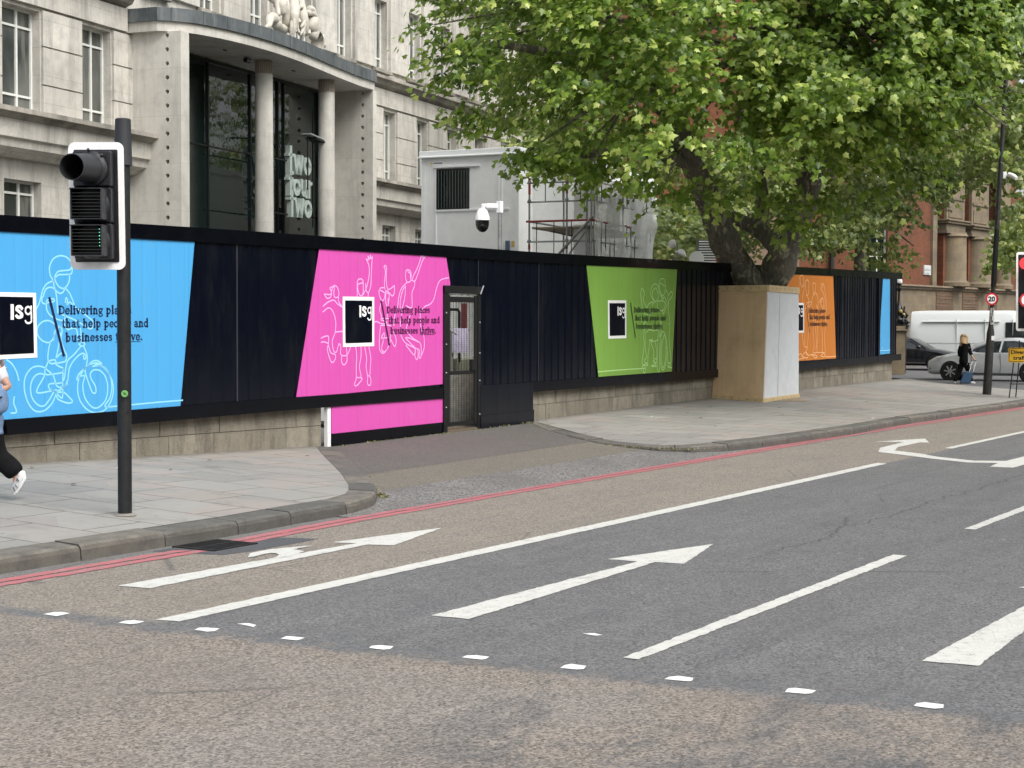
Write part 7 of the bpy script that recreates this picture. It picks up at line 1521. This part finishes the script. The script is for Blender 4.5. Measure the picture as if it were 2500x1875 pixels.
def side(name, b0, b1, t0, t1, mat, ins=.0, dz0=.0, dz1=0., thick=.02):
    out_ = np.cross(b1-b0, UPV); out_ /= np.linalg.norm(out_); 
    if out_ @ (b0-(Lb2+Rb2)/2) < 0: out_ = -out_
    m = MB(); a0 = b0+(t0-b0)*dz0; a1 = b1+(t1-b1)*dz0; c0 = b0+(t0-b0)*dz1; c1 = b1+(t1-b1)*dz1
    m.prism([a0+out_*ins, a1+out_*ins, c1+out_*ins, c0+out_*ins], -out_*thick); return m.build(name, mat, bx)
M_ply = ply_mat(); M_wply = flat('white primed board', (.62, .645, .67), .6, 0, .06, 5, .05, dirt=.12); M_pine = flat('pale pine batten', (.58, .44, .24), .6, 0, .15, 6, .1)
side('ply_panel', Lb2, Mb2, Lt, Mt, M_ply, 0, .02, .985); side('white_panel', Mb2, Rb2, Mt, Rt, M_wply, 0, .02, .985); side('ply_panel', Rb2, Bk_b, Rt, Bk_t, M_ply, 0, .02, .985); side('ply_panel', Bk_b, Lb2, Bk_t, Lt, M_ply, 0, .02, .985)
for (b0, b1, t0, t1) in ((Lb2, Mb2, Lt, Mt), (Mb2, Rb2, Mt, Rt), (Rb2, Bk_b, Rt, Bk_t), (Bk_b, Lb2, Bk_t, Lt)):
    side('batten', b0, b1, t0, t1, M_pine, .022, .0, .058, .02); side('batten', b0, b1, t0, t1, M_pine, .022, .945, 1.0, .02)
for bb0, bb1, z_ in ((Lb2, Mb2, .1), (Mb2, Rb2, .1), (Lt, Mt, -.06), (Mt, Rt, -.06)):
    for k in range(1, 8):
        p_ = bb0+(bb1-bb0)*k/8+[0, 0, z_]; o_ = np.cross(bb1-bb0, UPV); o_ /= np.linalg.norm(o_); o_ = o_ if o_ @ FWh < 0 else -o_
        m = MB(); m.lathe([(.012, 0), (.011, .003)], p_+o_*.0225, o_, 8); m.build('screw', M_gate, bx)
m = MB(); m.bar(Mb2+[0, 0, -.06]+FWh*.08, Mb2+[0, 0, .1]+FWh*.08, .05); m.bar(Lb2+[0, 0, -.06]+FWh*.1, Lb2+[0, 0, .1]+FWh*.1, .05); m.build('foot', M_pine, bx)
m = MB(); 
pz = thing('board_seam', 'thin seam', 'seam') if False else None
a_, b_ = Mb2*.62+Rb2*.38, Mt*.62+Rt*.38; d_ = np.cross(Rb2-Mb2, UPV); d_ /= np.linalg.norm(d_); d_ = d_ if d_ @ FWh < 0 else -d_
m.bar(a_+(b_-a_)*.06+d_*.002, a_+(b_-a_)*.94+d_*.002, .008, .003, upv=d_); m.build('panel_seam', flat('seam grey', (.35, .36, .37), .6), bx)
def pz2(x, y): return .128+(base(x)-.128)*min(max((y-9.6)/(HY(x)-9.6), 0), 1)
# tree pit soil round the box
m = MB(); c_ = (Mb2+Rb2)/2
for i in range(24): th = 2*PI*i/24; r = .95*(1+.15*math.sin(th*3)+.08*math.sin(th*7)); x, y = c_[0]+r*1.2*math.cos(th), c_[1]+.35+r*.8*math.sin(th); m.v.append((x, y, pz2(x, y)+.004))
m.f.append(tuple(range(24))); m.m.append(0); tag(m.build('tree_pit', flat('sandy soil', (.30, .235, .16), .95, 0, .3, 12, .6)), kind='structure')
# ============================================================ litter and fallen leaves on the paving
def pz_(x, y): return .128+(base(x)-.128)*np.clip((y-9.5)/4.6, 0, 1)+.006
M_dead = flat('dead leaf', (.09, .06, .035), .9, 0, .3, 9); M_lit = flat('litter white', (.7, .7, .68), .7)
q = random.Random(21); k = 0
def leaflet(x, y, s_, mat, name, label, cat, grp):
    a = q.uniform(0, 6.3); m = MB(); z = pz_(x, y)
    P = [(math.cos(a+t)*s_*r, math.sin(a+t)*s_*r) for t, r in ((0, 1), (.7, .55), (1.5, .75), (2.4, .5), (3.1, .8), (4., .5), (4.8, .7), (5.6, .5))]
    m.add([(x+p[0], y+p[1], z+.004+.02*abs(p[1])/s_*s_) for p in P]+[(x, y, z+.012)], [(8, i, (i+1) % 8) for i in range(8)])
    o = m.build(name, mat, None); o.data.transform(Matrix.Translation((-x, -y, -z))); o.location = (x, y, z); tag(o, label, cat, grp)
for x, y, l_ in [(13.2, 12.6, 'in the middle of the left pavement'), (14.5, 13.2, 'on the left pavement towards the wall'), (12.1, 13.6, 'close to the stone wall right of the traffic light pole'), (16.0, 12.9, 'on the left pavement nearest the driveway kerb'), (11.4, 12.2, 'right behind the traffic light pole'), (25.5, 12.6, 'on the right pavement, leftmost of the row before the wall'), (27.3, 12.9, 'on the paving below the green panel'), (26.4, 12.2, 'below the green panel, second from the left'), (28.3, 11.4, 'on the right pavement halfway to the kerb'), (30.1, 12.2, 'just left of the plywood box, out on the paving'), (29.2, 13.3, 'near the left foot of the plywood box'), (33.6, 11.6, 'on the paving before the white side of the tree box'), (24.8, 11.2, 'near the curved corner of the right pavement'), (31.5, 11.0, 'closest to the kerb in front of the tree box'), (36.2, 12.6, 'on the paving before the orange panel'), (27.9, 13.6, 'at the wall foot under the green panel')]:
    leaflet(x, y, q.uniform(.035, .06), M_dead, 'fallen_leaf', 'dry brown leaf '+l_, 'leaf', 'fallen leaves on the paving')
for x, y, l_ in [(12.9, 13.1, 'in the middle of the left pavement'), (10.9, 13.3, 'at the foot of the wall left of the traffic light pole'), (26.0, 13.0, 'on the paving below the green panel'), (28.9, 9.85, 'by the kerb edge of the right pavement')]:
    leaflet(x, y, q.uniform(.03, .05), M_lit, 'litter_scrap', 'white scrap of litter '+l_, 'litter', 'white litter scraps on the paving')
# dry weeds and moss along the kerb joints and the wall foot
W_C = []; 
for k in range(900):
    r = q.random()
    if r < .45: i = q.uniform(8.2, 12.9); a = np.interp(i, range(13), [p[0] for p in KL]); b = np.interp(i, range(13), [p[1] for p in KL]); nx = np.array([a, b]); z = .03 if i < 10 else .06; P_ = (a+q.uniform(-.02, .10), b-q.uniform(.0, .10), z)
    elif r < .7: i = q.uniform(1, 8); a = np.interp(i, range(21), [p[0] for p in KR]); b = np.interp(i, range(21), [p[1] for p in KR]); P_ = (a-q.uniform(0, .08), b-q.uniform(-.02, .08), .07)
    else: x = q.uniform(18.1, 23.9); P_ = (x, HY(x)-.16-q.uniform(0, .05), base(x)-.01)
    if q.random() < .55+.45*math.sin(P_[0]*7): W_C.append(P_)
W_C = np.array(W_C); n_w = len(W_C); N = nrm(rng.normal(0, 1, (n_w, 3))); D = nrm(rng.normal(0, .7, (n_w, 3))+[0, 0, .8])
wroot = thing('weeds', None, None); bpy.data.objects.remove(wroot)
wd = bpy.data.objects.new('tmp', None); COL.objects.link(wd); o = leaves('weeds', W_C, N, D, rng.uniform(.012, .035, n_w), rng.uniform(0, 1, n_w), leaf_mat('dry weeds', (.09, .10, .03), (.30, .26, .12), (.4, .36, .2), (.3, .3, .1)), wd, True); o.parent = None; bpy.data.objects.remove(wd)
tag(o, 'dry weeds and moss along the kerb joints', 'weeds', None, 'stuff')
